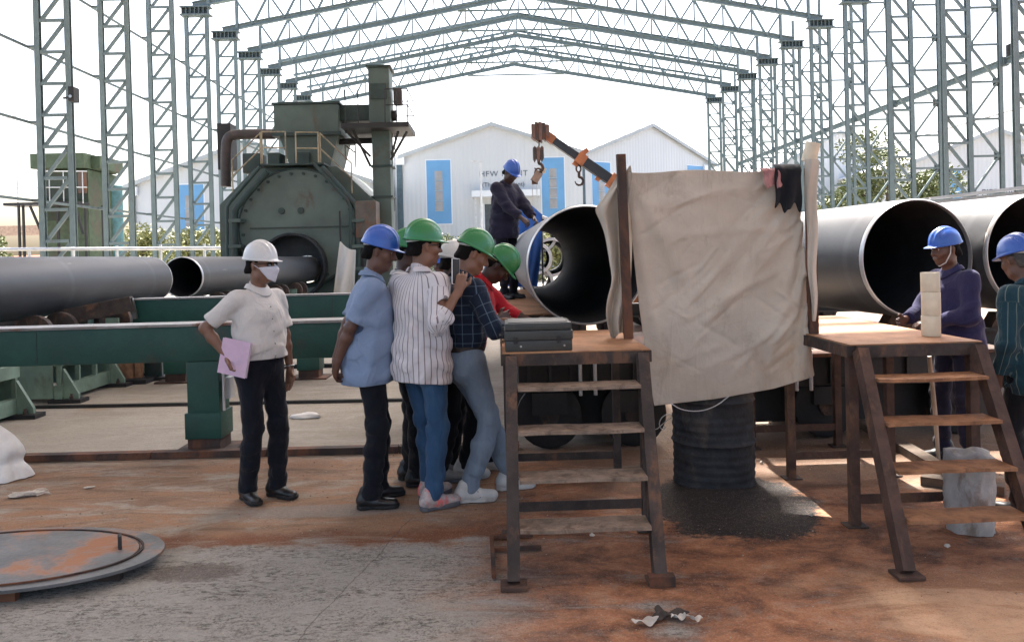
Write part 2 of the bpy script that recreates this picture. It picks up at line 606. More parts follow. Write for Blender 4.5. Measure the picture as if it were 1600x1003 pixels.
# ================================================================== the setting
def ground_material():
    m, t, b = new_mat('yard_ground')
    P = t.pos()
    sep = t.new('ShaderNodeSeparateXYZ')
    t.l.new(P, sep.inputs[0])
    X, Y = sep.outputs[0], sep.outputs[1]
    big = t.noise(P, 0.45, 5, 0.6)
    mid = t.noise(P, 2.2, 6, 0.65)
    fine = t.noise(P, 26, 5, 0.7)
    grit = t.noise(P, 130, 3, 0.7)
    streak = t.noise(t.pos(scale=(0.7, 2.4, 1), rot=(0, 0, rad(6))), 1.4, 8, 0.70, 0.9)
    streak2 = t.noise(t.pos(scale=(0.7, 2.1, 1), rot=(0, 0, rad(-9)), loc=(3, 1, 0)), 1.9, 9, 0.74, 1.0)
    wob = t.math('MULTIPLY_ADD', mid, 0.55, -0.275)
    wob2 = t.math('MULTIPLY_ADD', streak, 1.0, -0.5)
    Yw = t.math('ADD', Y, wob)
    Xw = t.math('ADD', X, t.math('MULTIPLY', wob2, 1.6))
    # clean beige slab behind the rail
    conc = t.mix(t.step(big, 0.35, 0.65), (0.27, 0.24, 0.195), (0.37, 0.335, 0.28))
    conc = t.mix(t.math('MULTIPLY', t.step(streak2, 0.45, 0.7), 0.55), conc, (0.47, 0.43, 0.38))
    conc = t.mix(t.math('MULTIPLY', t.step(streak, 0.55, 0.72), 0.5), conc, (0.23, 0.17, 0.125))
    conc = t.mix(t.math('MULTIPLY', t.step(t.noise(t.pos(scale=(1, 1.4, 1), loc=(5, 2, 0)), 0.55, 5, 0.6), 0.62, 0.72), 0.55), conc, (0.36, 0.235, 0.13))
    # grey slab in the foreground with dark flecks drawn out sideways
    grey = t.mix(mid, (0.20, 0.195, 0.178), (0.36, 0.35, 0.322))
    spk = t.noise(P, 75, 4, 0.75)
    grey = t.mix(t.math('MULTIPLY', t.step(spk, 0.50, 0.60), t.math('MULTIPLY', t.step(t.noise(t.pos(scale=(1, 1.8, 1)), 3.1, 5, 0.7), 0.42, 0.6), 0.75)), grey, (0.075, 0.068, 0.062))
    fl = t.noise(t.pos(scale=(1, 2.6, 1), rot=(0, 0, rad(10))), 17, 8, 0.85, 0.4)
    fl2 = t.noise(t.pos(scale=(1, 2.2, 1), rot=(0, 0, rad(12))), 2.2, 5, 0.65)
    flk = t.math('MULTIPLY', t.step(fl, 0.51, 0.57), t.step(fl2, 0.40, 0.58))
    grey = t.mix(t.math('MULTIPLY', flk, 0.9), grey, (0.055, 0.048, 0.043))
    grey = t.mix(t.math('MULTIPLY', t.step(fl, 0.52, 0.40), 0.35), grey, (0.42, 0.38, 0.33))
    fore = t.step(Yw, 4.55, 4.30)
    base = t.mix(fore, conc, grey)
    # brown dust swept along the rail
    dust_c = t.mix(t.step(streak2, 0.35, 0.65), (0.15, 0.078, 0.042), (0.36, 0.215, 0.125))
    dband = t.math('MULTIPLY', t.step(Yw, 6.65, 6.1), t.step(Yw, 4.25, 4.45))
    dk = t.math('MULTIPLY', dband, t.step(t.math('ADD', streak, t.math('MULTIPLY', mid, 0.25)), 0.46, 0.66))
    base = t.mix(t.math('MULTIPLY', dk, 0.9), base, dust_c)
    dk2 = t.math('MULTIPLY', dband, t.step(streak2, 0.50, 0.60))
    base = t.mix(t.math('MULTIPLY', dk2, 0.6), base, (0.27, 0.125, 0.06))
    # sharp lip of dust where the slab ends
    lip = t.math('MULTIPLY', t.step(Yw, 4.34, 4.40), t.step(Yw, 4.66, 4.46))
    base = t.mix(t.math('MULTIPLY', lip, t.step(streak, 0.30, 0.50)), base, (0.17, 0.066, 0.028))
    # orange rust scale round the steps
    rn = t.noise(t.pos(scale=(1, 1.5, 1), rot=(0, 0, rad(20))), 2.6, 10, 0.76, 0.3)
    rust_c = t.mix(t.step(rn, 0.36, 0.66), (0.105, 0.038, 0.017), (0.47, 0.195, 0.085))
    rust_c = t.mix(t.math('MULTIPLY', t.step(rn, 0.54, 0.66), 0.55), rust_c, (0.40, 0.275, 0.185))
    rust_c = t.mix(t.math('MULTIPLY', t.step(t.noise(P, 5.5, 8, 0.72), 0.55, 0.66), 0.5), rust_c, (0.25, 0.19, 0.15))
    rx = t.step(Xw, -0.45, 0.45)
    rk = t.math('MULTIPLY', rx, t.step(Yw, 6.6, 5.3))
    rk = t.math('MULTIPLY', rk, t.step(t.math('ADD', streak, t.math('MULTIPLY', mid, 0.35)), 0.46, 0.66))
    rk = t.math('MAXIMUM', rk, t.math('MULTIPLY', t.step(Xw, 0.55, 1.0), t.math('MULTIPLY', t.step(Yw, 4.9, 4.5), t.step(Yw, 3.1, 3.9))))
    base = t.mix(t.math('MULTIPLY', rk, 0.93), base, rust_c)
    # pale worn lane in front of the right-hand steps
    lane = t.math('MULTIPLY', t.step(Xw, 1.2, 1.9), t.step(Yw, 3.85, 3.55))
    lane_c = t.mix(t.step(streak, 0.4, 0.62), (0.30, 0.15, 0.078), (0.50, 0.32, 0.20))
    base = t.mix(t.math('MULTIPLY', lane, 0.85), base, lane_c)
    # dark brown ground under decks and pipes, with their shade painted in
    deck_shade = t.math('MULTIPLY', t.step(Xw, 0.2, 0.9), t.step(Yw, 4.7, 5.4))
    base = t.mix(t.math('MULTIPLY', deck_shade, t.math('MULTIPLY_ADD', mid, 0.3, 0.6)), base, t.mix(streak, (0.10, 0.062, 0.042), (0.20, 0.135, 0.095)))
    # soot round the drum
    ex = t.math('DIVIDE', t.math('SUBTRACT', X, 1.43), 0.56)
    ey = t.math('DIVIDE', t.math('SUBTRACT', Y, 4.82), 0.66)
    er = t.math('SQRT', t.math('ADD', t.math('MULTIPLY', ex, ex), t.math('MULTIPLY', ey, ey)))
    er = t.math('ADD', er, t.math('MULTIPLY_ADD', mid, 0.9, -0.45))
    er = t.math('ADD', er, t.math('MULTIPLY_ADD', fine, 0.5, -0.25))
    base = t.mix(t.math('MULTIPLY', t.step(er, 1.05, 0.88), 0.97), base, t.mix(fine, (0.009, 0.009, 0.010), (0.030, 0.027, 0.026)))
    # grey wet-cement smear and oily spot on the left
    sx = t.math('DIVIDE', t.math('SUBTRACT', X, -1.62), 0.30)
    sy = t.math('DIVIDE', t.math('SUBTRACT', Y, 4.02), 0.14)
    sr = t.math('ADD', t.math('ADD', t.math('MULTIPLY', sx, sx), t.math('MULTIPLY', sy, sy)), t.math('MULTIPLY_ADD', fine, 2.0, -1.0))
    base = t.mix(t.math('MULTIPLY', t.step(sr, 1.0, 0.35), 0.7), base, (0.085, 0.062, 0.052))
    gx = t.math('DIVIDE', t.math('SUBTRACT', X, -1.15), 0.7)
    gy = t.math('DIVIDE', t.math('SUBTRACT', Y, 4.95), 0.16)
    gr = t.math('ADD', t.math('ADD', t.math('MULTIPLY', gx, gx), t.math('MULTIPLY', gy, gy)), t.math('MULTIPLY_ADD', mid, 1.6, -0.8))
    base = t.mix(t.math('MULTIPLY', t.step(gr, 1.0, 0.4), 0.7), base, (0.245, 0.225, 0.20))
    # joint cracks in the slab
    crk = t.math('ABSOLUTE', t.math('SUBTRACT', t.math('ADD', X, t.math('MULTIPLY_ADD', mid, 0.12, 0.0)), t.math('MULTIPLY_ADD', Y, 0.22, -1.55)))
    crk = t.math('MULTIPLY', t.step(crk, 0.005, 0.002), t.step(Y, 4.9, 4.6))
    base = t.mix(t.math('MULTIPLY', crk, 0.55), base, (0.05, 0.04, 0.035))
    # grain
    base = t.mix(t.math('MULTIPLY', t.step(fine, 0.45, 0.75), 0.30), base, (0.12, 0.085, 0.065))
    base = t.mix(t.math('MULTIPLY', t.step(grit, 0.56, 0.70), 0.38), base, (0.52, 0.47, 0.41))
    base = t.mix(t.math('MULTIPLY', t.step(grit, 0.44, 0.32), 0.45), base, (0.06, 0.042, 0.032))
    far = t.step(Y, 22, 45)
    base = t.mix(t.math('MULTIPLY', far, 0.85), base, (0.36, 0.34, 0.305))
    t.set(b.inputs['Base Color'], base)
    t.set(b.inputs['Roughness'], t.math('MULTIPLY_ADD', mid, 0.2, 0.75))
    b.inputs['Specular IOR Level'].default_value = 0.3
    hh = t.math('ADD', t.math('MULTIPLY', fine, 0.8), t.math('ADD', t.math('MULTIPLY', grit, 0.35), t.math('MULTIPLY', streak, 1.5)))
    t.set(b.inputs['Normal'], t.bump(hh, 0.8, 0.016))
    return m


def build_ground():
    # fine near the camera (with slight heave), coarse towards the horizon
    xs = np.concatenate([np.linspace(-900, -60, 8), np.linspace(-40, -6, 12), np.linspace(-5.5, 5.5, 90), np.linspace(6, 40, 12), np.linspace(60, 900, 8)])
    ys = np.concatenate([np.linspace(-200, -5, 8), np.linspace(-3, 2, 8), np.linspace(2.2, 9, 80), np.linspace(9.5, 40, 16), np.linspace(60, 1500, 10)])
    gx, gy = np.meshgrid(xs, ys, indexing='ij')
    gz = np.where((np.abs(gx) < 5) & (gy > 2) & (gy < 8.5), -0.004 + 0.004 * fbm(gx * 2.2, gy * 3.0, 3), 0.0)
    gz = np.where((np.abs(gx - 1.55) < 1.2) & (np.abs(gy - 4.9) < 1),
                  gz + 0.03 * np.exp(-(((gx - 1.5) / .55) ** 2 + ((gy - 4.95) / .4) ** 2) * 1.3) * (1 + 0.4 * fbm(gx * 9, gy * 9, 5)), gz)
    P = np.stack([gx, gy, gz], -1)
    nu, nv, _ = P.shape
    F = [(i * nv + j, (i + 1) * nv + j, (i + 1) * nv + j + 1, i * nv + j + 1) for i in range(nu - 1) for j in range(nv - 1)]
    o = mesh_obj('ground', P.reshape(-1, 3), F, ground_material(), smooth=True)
    tag(o, kind='structure')
    return o


build_ground()


def gravel():
    # loose grit and rust flakes on the near slab: too many to count, one object
    rs = np.random.RandomState(3)
    n = 2600
    x = rs.uniform(-3.2, 3.6, n); y = 3.0 + 3.6 * rs.uniform(0, 1, n) ** 1.3
    keep = (fbm(x * 1.3, y * 1.8, 2) + rs.normal(0, .35, n)) > -.05
    x, y = x[keep], y[keep]
    s = .0016 + .0042 * rs.uniform(0, 1, len(x)) ** 4
    base = np.array([[1, 0, 0], [-1, 0, 0], [0, 1, 0], [0, -1, 0], [0, 0, 1], [0, 0, -1]], float)
    fc = np.array([[0, 2, 4], [2, 1, 4], [1, 3, 4], [3, 0, 4], [2, 0, 5], [1, 2, 5], [3, 1, 5], [0, 3, 5]])
    V = base[None] * s[:, None, None] * rs.uniform(.6, 1.5, (len(x), 6, 1)) * np.array([1.3, 1.1, .7])
    V[:, :, 0] += x[:, None]; V[:, :, 1] += y[:, None]; V[:, :, 2] += s[:, None] * .4 - .002
    F = (fc[None] + 6 * np.arange(len(x))[:, None, None]).reshape(-1, 3)
    m, t, b = new_mat('loose_grit')
    nn = t.noise(t.pos(), 37, 2, .5)
    c = t.mix(t.step(nn, .42, .58), (0.10, 0.05, 0.03), (0.42, 0.36, 0.30))
    t.set(b.inputs['Base Color'], c)
    b.inputs['Roughness'].default_value = .9
    o = mesh_obj('gravel', V.reshape(-1, 3), F.tolist(), m)
    tag(o, kind='stuff')


gravel()

# ---- roof over the bay the picture is taken from (above the frame; it shades the foreground)
def build_bay_roof():
    t = thing('bay_roof', 'corrugated steel roof over the foreground bay, above the picture', 'roof', (1.6, 0, 16.6))
    def slab(name, x0, x1, y0, y1):
        n = max(2, int((x1 - x0) / 0.5))
        V, F = [], []
        for i in range(n * 2 + 1):
            x = x0 + (x1 - x0) * i / (n * 2)
            z = 20.7 - abs(x - 1.6) * (3.6 / 19.6) + (0.05 if i % 2 else 0)
            V += [(x, y0, z), (x, y1, z)]
        for i in range(n * 2):
            F.append((2 * i, 2 * i + 2, 2 * i + 3, 2 * i + 1))
        o = mesh_obj(name, V, F, M['roof_sheet'], t)
        s = o.modifiers.new('thick', 'SOLIDIFY'); s.thickness = 0.02
        return o
    ROOF_X, ROOF_Y = 2.27, 16.2  # roof ends set to let the sun reach the right deck and pipes
    slab('roof_slope', -19.5, ROOF_X, -30, 37.0)
    slab('roof_slope', ROOF_X + 0.01, 23.0, -30, ROOF_Y)
    for y in (16.62, 17.12, 17.6):  # unseen strips added to cast bands of shade on the right deck
        slab('shade_strip', ROOF_X + 0.01, 4.5, y, y + 0.2)


build_bay_roof()

# ---- steel frame of the unfinished shed
XL, XR, XM = -17.45, 21.95, 2.2
EAVE, RIDGE = 16.82, 20.35
FR_Y = [31 + 5 * k for k in range(10)]
ORD = ['first', 'second', 'third', 'fourth', 'fifth', 'sixth', 'seventh', 'eighth', 'ninth', 'tenth']
S = M['steel_frame']


def build_column(X, Y, side, k):
    where = 'left' if side < 0 else 'right'
    lab = ('%s lattice steel column from the camera in the %s row of the open shed frame' % (ORD[k], where)).capitalize()
    lab = lab[0].lower() + lab[1:]
    t = thing('lattice_column', lab, 'column', (X, Y, 0), group='lattice columns of the %s row' % where)
    w = 0.6
    lean = 0.0
    for s in (-1, 1):
        bar('post', (X + s * w, Y, 0), (X + s * w, Y, EAVE - 0.55), 0.21, 0.20, S, t, 'ibeam')
        box('base_plate', (X + s * w - 0.3, Y - 0.3, 0.0), (X + s * w + 0.3, Y + 0.3, 0.04), M['steel_dark'], t)
    n = 13
    dz = (EAVE - 0.55) / n
    for i in range(n):
        z0, z1 = i * dz + 0.15, (i + 1) * dz + 0.12
        bar('horizontal_strut', (X - w + .13, Y - .06, z0), (X + w - .13, Y - .06, z0), 0.12, 0.12, S, t, 'box')
        a, b2 = (z0, z1) if side < 0 else (z1, z0)
        bar('diagonal_brace', (X - w + .12, Y + .02, a + .05 * -side * 0), (X + w - .12, Y + .02, b2), 0.12, 0.12, S, t, 'box', up=(0, 1, 0))
    # stiffened bracket on top
    cx = w + 0.28
    bm = bmesh.new()
    add_box(bm, (X - cx, Y - .3, EAVE - .55), (X + cx, Y + .3, EAVE - .47))
    add_box(bm, (X - cx, Y - .3, EAVE - .08), (X + cx, Y + .3, EAVE))
    add_box(bm, (X - cx + .1, Y - .05, EAVE - .47), (X + cx - .1, Y + .05, EAVE - .08))
    cap = bm_obj('cap_bracket', bm, M['steel_dark'], t)
    for i in range(7):
        x = X - cx + 0.12 + (2 * cx - 0.24) * i / 6
        box('stiffener', (x - .02, Y - .27, EAVE - .47), (x + .02, Y - .051, EAVE - .08), M['steel_dark'], cap)
    if side > 0:
        Xo = X + 2.15
        bar('outer_post', (Xo, Y + .05, 0), (Xo, Y + .05, EAVE + 3), 0.18, 0.16, S, t, 'ibeam')
        m = 9
        dz2 = (EAVE - 1.0) / m
        for i in range(m + 1):
            z0 = 0.5 + i * dz2
            bar('link_strut', (X + w + .1, Y + .05, z0), (Xo - .08, Y + .05, z0), 0.10, 0.10, S, t, 'box')
            if i < m:
                a, b2 = (z0, z0 + dz2) if i % 2 == 0 else (z0 + dz2, z0)
                bar('link_brace', (X + w + .12, Y + .1, a), (Xo - .1, Y + .1, b2), 0.10, 0.10, S, t, 'box', up=(0, 1, 0))
            gx = X + w + .2 if i % 2 == 0 else Xo - .16
            box('gusset_plate', (gx - .15, Y + .145, z0 - .2), (gx + .15, Y + .165, z0 + .2), S, t)
    # small brackets for side rails
    for z in (4.3, 7.4, 10.4, 13.6):
        xo = X - w - .42 if side < 0 else X + w + .1
        if side < 0:
            bar('rail_bracket', (X - w - .12, Y, z), (xo, Y, z), 0.14, 0.1, M['steel_dark'], t)
    return t


for k, y in enumerate(FR_Y):
    build_column(XL, y, -1, k)
    build_column(XR, y, 1, k)


def build_truss(k):
    Y = FR_Y[k]
    t = thing('roof_truss', '%s open roof truss from the camera, pitched across the shed frame' % ORD[k - 3], 'truss', (XM, Y, EAVE),
              group='roof trusses of the shed frame')
    D = 1.85
    n = 9
    for s, X in ((-1, XL), (1, XR)):
        xe = X - s * 0.75
        def zb(x): return EAVE + 0.17 + (RIDGE - EAVE) * (1 - (x - XM) / (xe - XM))
        bar('bottom_chord', (X + s * 0.2, Y, zb(xe) - 0.05), (XM, Y, zb(XM)), 0.22, 0.34, S, t, 'ibeam')
        bar('top_chord', (X + s * 0.8, Y, zb(xe) + D - 0.15), (XM, Y, zb(XM) + D), 0.16, 0.2, S, t, 'channel')
        bar('end_post', (X - s * 0.75, Y, EAVE), (X - s * 0.75, Y, EAVE + D + .1), 0.18, 0.2, S, t, 'ibeam')
        for i in range(1, n + 1):
            x = xe + (XM - xe) * i / n
            xp = xe + (XM - xe) * (i - 1) / n
            xm = (x + xp) / 2
            if i < n: bar('web_vertical', (x, Y, zb(x) + .1), (x, Y, zb(x) + D), 0.11, 0.11, S, t, 'box')
            bar('web_diagonal', (xp, Y - .03, zb(xp) + D), (xm, Y - .03, zb(xm) + .1), 0.14, 0.14, S, t, 'box', up=(0, 1, 0))
            bar('web_diagonal', (xm, Y + .03, zb(xm) + .1), (x, Y + .03, zb(x) + D), 0.14, 0.14, S, t, 'box', up=(0, 1, 0))
    bar('ridge_post', (XM, Y, RIDGE), (XM, Y, RIDGE + D + .2), 0.12, 0.12, S, t)
    zt = RIDGE - 0.85
    bar('collar_tie', (XM - 4.6, Y + .12, zt + .02), (XM + 4.9, Y + .12, zt + .02), 0.12, 0.14, S, t, 'channel')


for k in range(3, 10):
    build_truss(k)

# side rails tying the columns together
for i, z in enumerate((4.3, 7.4, 10.4, 13.6)):
    t = thing('side_rail', '%s long thin steel rail running back along the left columns' % ['lowest', 'second lowest', 'second highest', 'highest'][i],
              'rail', (XL - 1.0, 31, z), group='side rails on the left columns')
    ys = [20] + FR_Y
    for a, b2 in zip(ys[:-1], ys[1:]):
        bar('rail_length', (XL - 1.0, a + .05, z), (XL - 1.0, b2 - .05, z), 0.08, 0.10, M['steel_dark'], t, 'box')
t = thing('crane_girder', 'grey girder carried along the outer posts of the right row', 'girder', (XR + 2.3, 31, 10.2))
ys = [22] + FR_Y
for a, b2 in zip(ys[:-1], ys[1:]):
    bar('girder_length', (XR + 2.35, a + .2, 10.2), (XR + 2.35, b2 - .2, 10.2), 0.18, 0.32, S, t, 'ibeam')
    bar('girder_clamp', (XR + 2.32, b2 - .16, 10.2), (XR + 2.32, b2 + .16, 10.2), 0.24, 0.42, M['steel_dark'], t)
t = thing('conduit_pipe', 'thin pale conduit running back below the right-hand girder', 'conduit', (XR + 2.6, 31, 8))
for a, b2 in zip(ys[:5], ys[1:6]):
    bar('conduit_length', (XR + 2.6, a, 7.9), (XR + 2.6, b2 - .02, 7.9), 0.1, 0.1, M['galv'], t, 'round')
# two security cameras on the columns
for lab, p, s in (('black camera clamped to the nearest left lattice column', at(118, 150, 30.7), 1), ('black camera on the nearest right outer post', at(1577, 80, 36), -1)):
    t = thing('security_camera', lab, 'camera', p, group='security cameras on the frame')
    bm = bmesh.new(); add_box(bm, p + Vector((-.11, -.35, -.28)), p + Vector((.11, .1, .30)), 0.03)
    bm_obj('housing', bm, M['black_steel'], t)
    bar('mount_arm', p + Vector((0, -.1, -.05)), p + Vector((-s * .45, -.05, -.1)), .07, .07, M['black_steel'], t)
    lathe('lens', [(0.06, 0), (0.06, .04), (.03, .05)], M['chrome'], t, 12, 'Y', loc=p + Vector((0, -.4, -.1)))

# ---- buildings
def gable_building(name, label, corner, yaw, width, eave, rise, length, panels=(), downpipes=(), extra=None, trim=True, roof='roof_sheet'):
    """front-left corner at ground, front face along +X (rotated by yaw), body goes back along +Y"""
    t = thing(name, label, 'building', corner, yaw)
    WORLD_SPACE[0] = False
    w, h, L = width, eave, length
    bm = bmesh.new()
    front = [(0, 0, 0), (w, 0, 0), (w, 0, h), (w / 2, 0, h + rise), (0, 0, h)]
    add_prism(bm, front, (0, L, 0))
    bm_obj('wall', bm, M['corr_wall'], t)
    o = .45
    rt = 0.16
    sl = rise / (w / 2)
    for s in (0, 1):
        bm = bmesh.new()
        xa, xb = (-o, w / 2) if s == 0 else (w + o, w / 2)
        za, zb = h - o * sl, h + rise
        n = max(4, int(L / 2.2))
        # roof slope with standing ribs
        add_prism(bm, [(xa, -o, za + .02), (xb, -o, zb + .02), (xb, -o, zb + rt), (xa, -o, za + rt)], (0, L + o, 0))
        r = bm_obj('roof_slope', bm, M[roof], t)
        if trim:
            bm = bmesh.new()
            add_prism(bm, [(xa, -o - .03, za - .22), (xb, -o - .03, zb - .22), (xb, -o - .03, zb + .22), (xa, -o - .03, za + .22)], (0, .03, 0))
            bm_obj('barge_board', bm, M['roof_trim'], r)
    for (x0, x1, z0, z1, nw) in panels:
        p = box('blue_panel', (x0, -.06, z0), (x1, -.003, z1), M['blue_panel'], t)
        box('panel_frame', (x0 - .12, -.04, z0 - .12), (x1 + .12, -.002, z1 + .12), M['grey_wall'], p)
        if nw:
            cx = (x0 + x1) / 2
            ww = (x1 - x0) * .32
            zz0, zz1 = z0 + (z1 - z0) * .20, z1 - (z1 - z0) * .16
            for i in range(nw):
                a = zz0 + (zz1 - zz0) * i / nw
                b2 = zz0 + (zz1 - zz0) * (i + 1) / nw
                box('window_pane', (cx - ww / 2, -.075, a + .07), (cx + ww / 2, -.061, b2 - .07), M['grey_pane'], p)
                box('window_sill', (cx - ww / 2 - .05, -.12, a - .02), (cx + ww / 2 + .05, -.061, a + .05), M['roof_trim'], p)
    for x in downpipes:
        d = box('downpipe', (x - .32, -.26, 0), (x + .32, -.003, h - 1.0), M['downpipe'], t)
        box('rain_hopper', (x - .6, -.4, h - 1.0), (x + .6, -.003, h - .1), M['grey_wall'], d)
    if extra: extra(t)
    WORLD_SPACE[0] = True
    return t


def corr_wall():
    m, t, b = new_mat('corrugated_wall_sheet')
    g = t.new('ShaderNodeTexCoord').outputs['Object']
    sep = t.new('ShaderNodeSeparateXYZ')
    t.l.new(g, sep.inputs[0])
    wv = t.math('SINE', t.math('MULTIPLY', t.math('ADD', sep.outputs[0], sep.outputs[1]), 2 * math.pi / 0.5))
    n = t.noise(t.pos(scale=(1, 1, .2)), 0.6, 5, 0.6)
    c = t.mix(n, (0.43, 0.45, 0.46), (0.50, 0.52, 0.53))
    seam = t.math('FRACT', t.math('MULTIPLY', sep.outputs[0], 1 / 2.0))
    c = t.mix(t.math('MULTIPLY', t.step(seam, .04, .0), .25), c, (0.35, 0.37, 0.38))
    t.set(b.inputs['Base Color'], c)
    b.inputs['Roughness'].default_value = 0.55
    t.set(b.inputs['Normal'], t.bump(wv, 0.25, 0.03))
    return m


M['corr_wall'] = corr_wall()
M['roof_light'] = paint('bright_roof_sheet', (0.50, 0.51, 0.52), 0.6, var=.04)
M['roof_grey'] = paint('dull_roof_sheet', (0.17, 0.175, 0.18), 0.6, var=.06)


def hfw_extra(t):
    # local scale: 1 m = 1200/88 px
    bm = bmesh.new(); add_box(bm, (7.9, -1.6, 8.35), (15.6, -.003, 9.05))
    bm_obj('canopy', bm, M['grey_wall'], t)
    d = box('entrance', (9.3, -.06, 0), (13.6, -.003, 7.6), M['door_dark'], t)
    box('door_frame', (9.0, -.16, 0), (9.29, -.003, 7.7), M['grey_wall'], d)
    box('door_frame', (13.61, -.16, 0), (13.9, -.003, 7.7), M['grey_wall'], d)
    for x in (8.3, 15.2):
        bar('canopy_post', root_matrix(t) @ Vector((x, -1.4, 0)), root_matrix(t) @ Vector((x, -1.4, 8.34)), .14, .14, M['galv'], t)
    text_mesh('lettering', 'HFW PLANT', 0.92, M['lettering'], t, (11.55, -.03, 10.75), extrude=.02, spacing=1.12)
    text_mesh('lettering', '(Threading Plant)', 0.7, M['lettering'], t, (11.5, -.03, 9.6), extrude=.02)


c0 = at(632, 400, 88)
gable_building('industrial_building', 'grey gabled plant hall with blue window strips behind the man on the deck', (c0.x, 88, 0), 0,
               20.6, 13.3, 3.4, 40,
               panels=((2.75, 5.5, 5.5, 12.75, 4), (15.9, 18.5, 5.5, 12.75, 4)), downpipes=(-0.3,), extra=hfw_extra)
# lean-to at its left
box_l = gable_building('annex_building', 'narrow grey annex at the left of the gabled plant hall', (c0.x - 2.4, 89.5, 0), 0, 2.2, 12.6, 0.35, 38, trim=False)
c1 = at(908, 400, 92)
gable_building('industrial_building', 'grey gabled hall with ribbed bright roof right of the crane boom', (c1.x, 92, 0), rad(34), 24.5, 13.4, 4.6, 60,
               panels=((2.0, 5.0, 5.5, 12.8, 4), (18.9, 22.2, 5.5, 13.15, 4)), downpipes=(0.4, 22.6), roof='roof_grey')
c2 = at(205, 400, 78)
gable_building('industrial_building', 'pale hall with a blue strip seen between the left columns', (c2.x, 78, 0), 0, 24, 9.6, 4.2, 40,
               panels=((4.6, 7.4, 3.2, 9.6, 3),), downpipes=(0.3,))
c3 = at(1440, 400, 84)
def mill_extra(t):
    text_mesh('lettering', 'SPIRAL PIPE MILL-2', 0.95, M['lettering'], t, (9.2, -.03, 7.0), extrude=.02, spacing=1.1)
gable_building('industrial_building', 'pale gabled mill building behind the rightmost columns', (c3.x - 1.5, 84, 0), 0, 20, 10.6, 3.6, 40,
               panels=((2.6, 6.0, 5.5, 10.0, 2),), extra=mill_extra)
c4 = at(1215, 400, 100)
gable_building('industrial_building', 'pale far hall behind the crowded right-hand columns', (c4.x, 100, 0), 0, 17, 12.4, 4.4, 40,
               panels=((9.5, 12, 4.5, 11, 3),))

# bright ridge-wise sheets on the roof of the ribbed hall
RH = [o for o in bpy.data.objects if o.get('label', '').startswith('grey gabled hall with ribbed')][0]
WORLD_SPACE[0] = False
for i in range(5):
    s0, s1 = .06 + i * .19, .06 + i * .19 + .085
    bm = bmesh.new()
    f_ = lambda s, dz: (12.25 * s, -.44, 13.4 + 4.6 * s + dz)
    add_prism(bm, [f_(s0, .17), f_(s1, .17), f_(s1, .22), f_(s0, .22)], (0, 60.3, 0))
    bm_obj('roof_light_sheet', bm, M['roof_light'], RH)
WORLD_SPACE[0] = True
# ---- lamp post and boundary wall
t = thing('lamp_post', 'slim white lamp post in front of the plant hall', 'lamp post', at(753, 395, 70).xy.to_3d())
p = at(753, 395, 70); top = at(751, 252, 70)
tube('pole', [(p.x, 70, 0), (top.x, 70, top.z)], [.13, .08], M['galv'], t)
bar('lamp_head', (top.x - .9, 70, top.z + .02), (top.x + .25, 70, top.z - .12), .22, .16, M['galv'], t)
t = thing('lamp_post', 'street lamp arm far left above the horizon', 'lamp post', at(8, 395, 95).xy.to_3d())
p = at(-12, 395, 95); top = at(38, 179, 95)
tube('pole', [(p.x, 95, 0), (p.x, 95, top.z - .8)], [.16, .09], M['galv'], t)
tube('lamp_arm', [(p.x, 95, top.z - .9), (top.x, 95, top.z)], [.08, .06], M['galv'], t)
bw0, bw1 = at(-60, 356, 110), at(66, 366, 110)
t = thing('boundary_beam', 'tan boundary wall panel band at the far left', 'wall', (bw0.x, 110, 0))
box('wall_band', (bw0.x - 30, 110, bw1.z - .1), (bw1.x + 2, 110.4, bw0.z + .1), M['brick_wall'], t)
for i in range(6):
    x = bw1.x + 1 - i * 8
    box('pier', (x, 110.05, 0), (x + .8, 110.35, bw1.z - .1), M['brick_wall'], t)
t = thing('compound_wall', 'pale compound wall along the horizon at the far left', 'wall', (-60, 104, 0))
for i in range(7):
    x = -105 + i * 9
    box('wall_panel', (x + .02, 104, 0), (x + 8.98, 104.2, 2.5), M['grey_wall'], t)
    box('wall_pier', (x - .2, 103.9, 0), (x + .019, 104.3, 2.7), M['roof_trim'], t)
t = thing('far_shed', 'low orange roofed shed at the far left edge', 'shed', (bw0.x, 118, 0))
box('wall', (bw0.x - 20, 118, 0), (bw1.x + 6, 124, 2.2), M['grey_wall'], t)
bm = bmesh.new(); add_prism(bm, [(bw0.x - 21, 117, 2.2), (bw1.x + 7, 117, 2.2), (bw1.x + 5, 119, 3.6), (bw0.x - 21, 119, 3.6)], (0, 6, .1))
bm_obj('roof', bm, paint('clay_roof', (0.42, 0.17, 0.09), 0.8), t)

# white service pipe along the far left
t = thing('service_pipe', 'long white service pipe low behind the left columns', 'pipe', (at(-40, 388, 30).x, 30, 1.0))
a, b2 = at(-60, 390, 30), at(352, 388, 30)
tube('pipe_run', [(a.x, 30, a.z), (b2.x, 30, b2.z)], .07, M['galv'], t)
for i in range(6):
    x = a.x + (b2.x - a.x) * (i + .5) / 6
    bar('support', (x, 30.08, 0), (x, 30.08, a.z), .08, .08, M['galv'], t)


# ---- trees and shrubs
def leaf_mat(name, base):
    m, t, b = new_mat(name)
    oi = t.new('ShaderNodeObjectInfo')
    n = t.noise(t.pos(), 0.9, 4, 0.6)
    n2 = t.noise(t.pos(), 9, 2, 0.6)
    c = t.mix(n, tuple(x * 0.6 for x in base), tuple(x * 1.35 for x in base))
    c = t.mix(t.math('MULTIPLY', n2, 0.5), c, (base[0] * 1.7, base[1] * 1.35, base[2] * 0.8))
    t.set(b.inputs['Base Color'], c)
    b.inputs['Roughness'].default_value = 0.55
    b.inputs['Transmission Weight'].default_value = 0.0
    b.inputs['Subsurface Weight'].default_value = 0.0
    return m


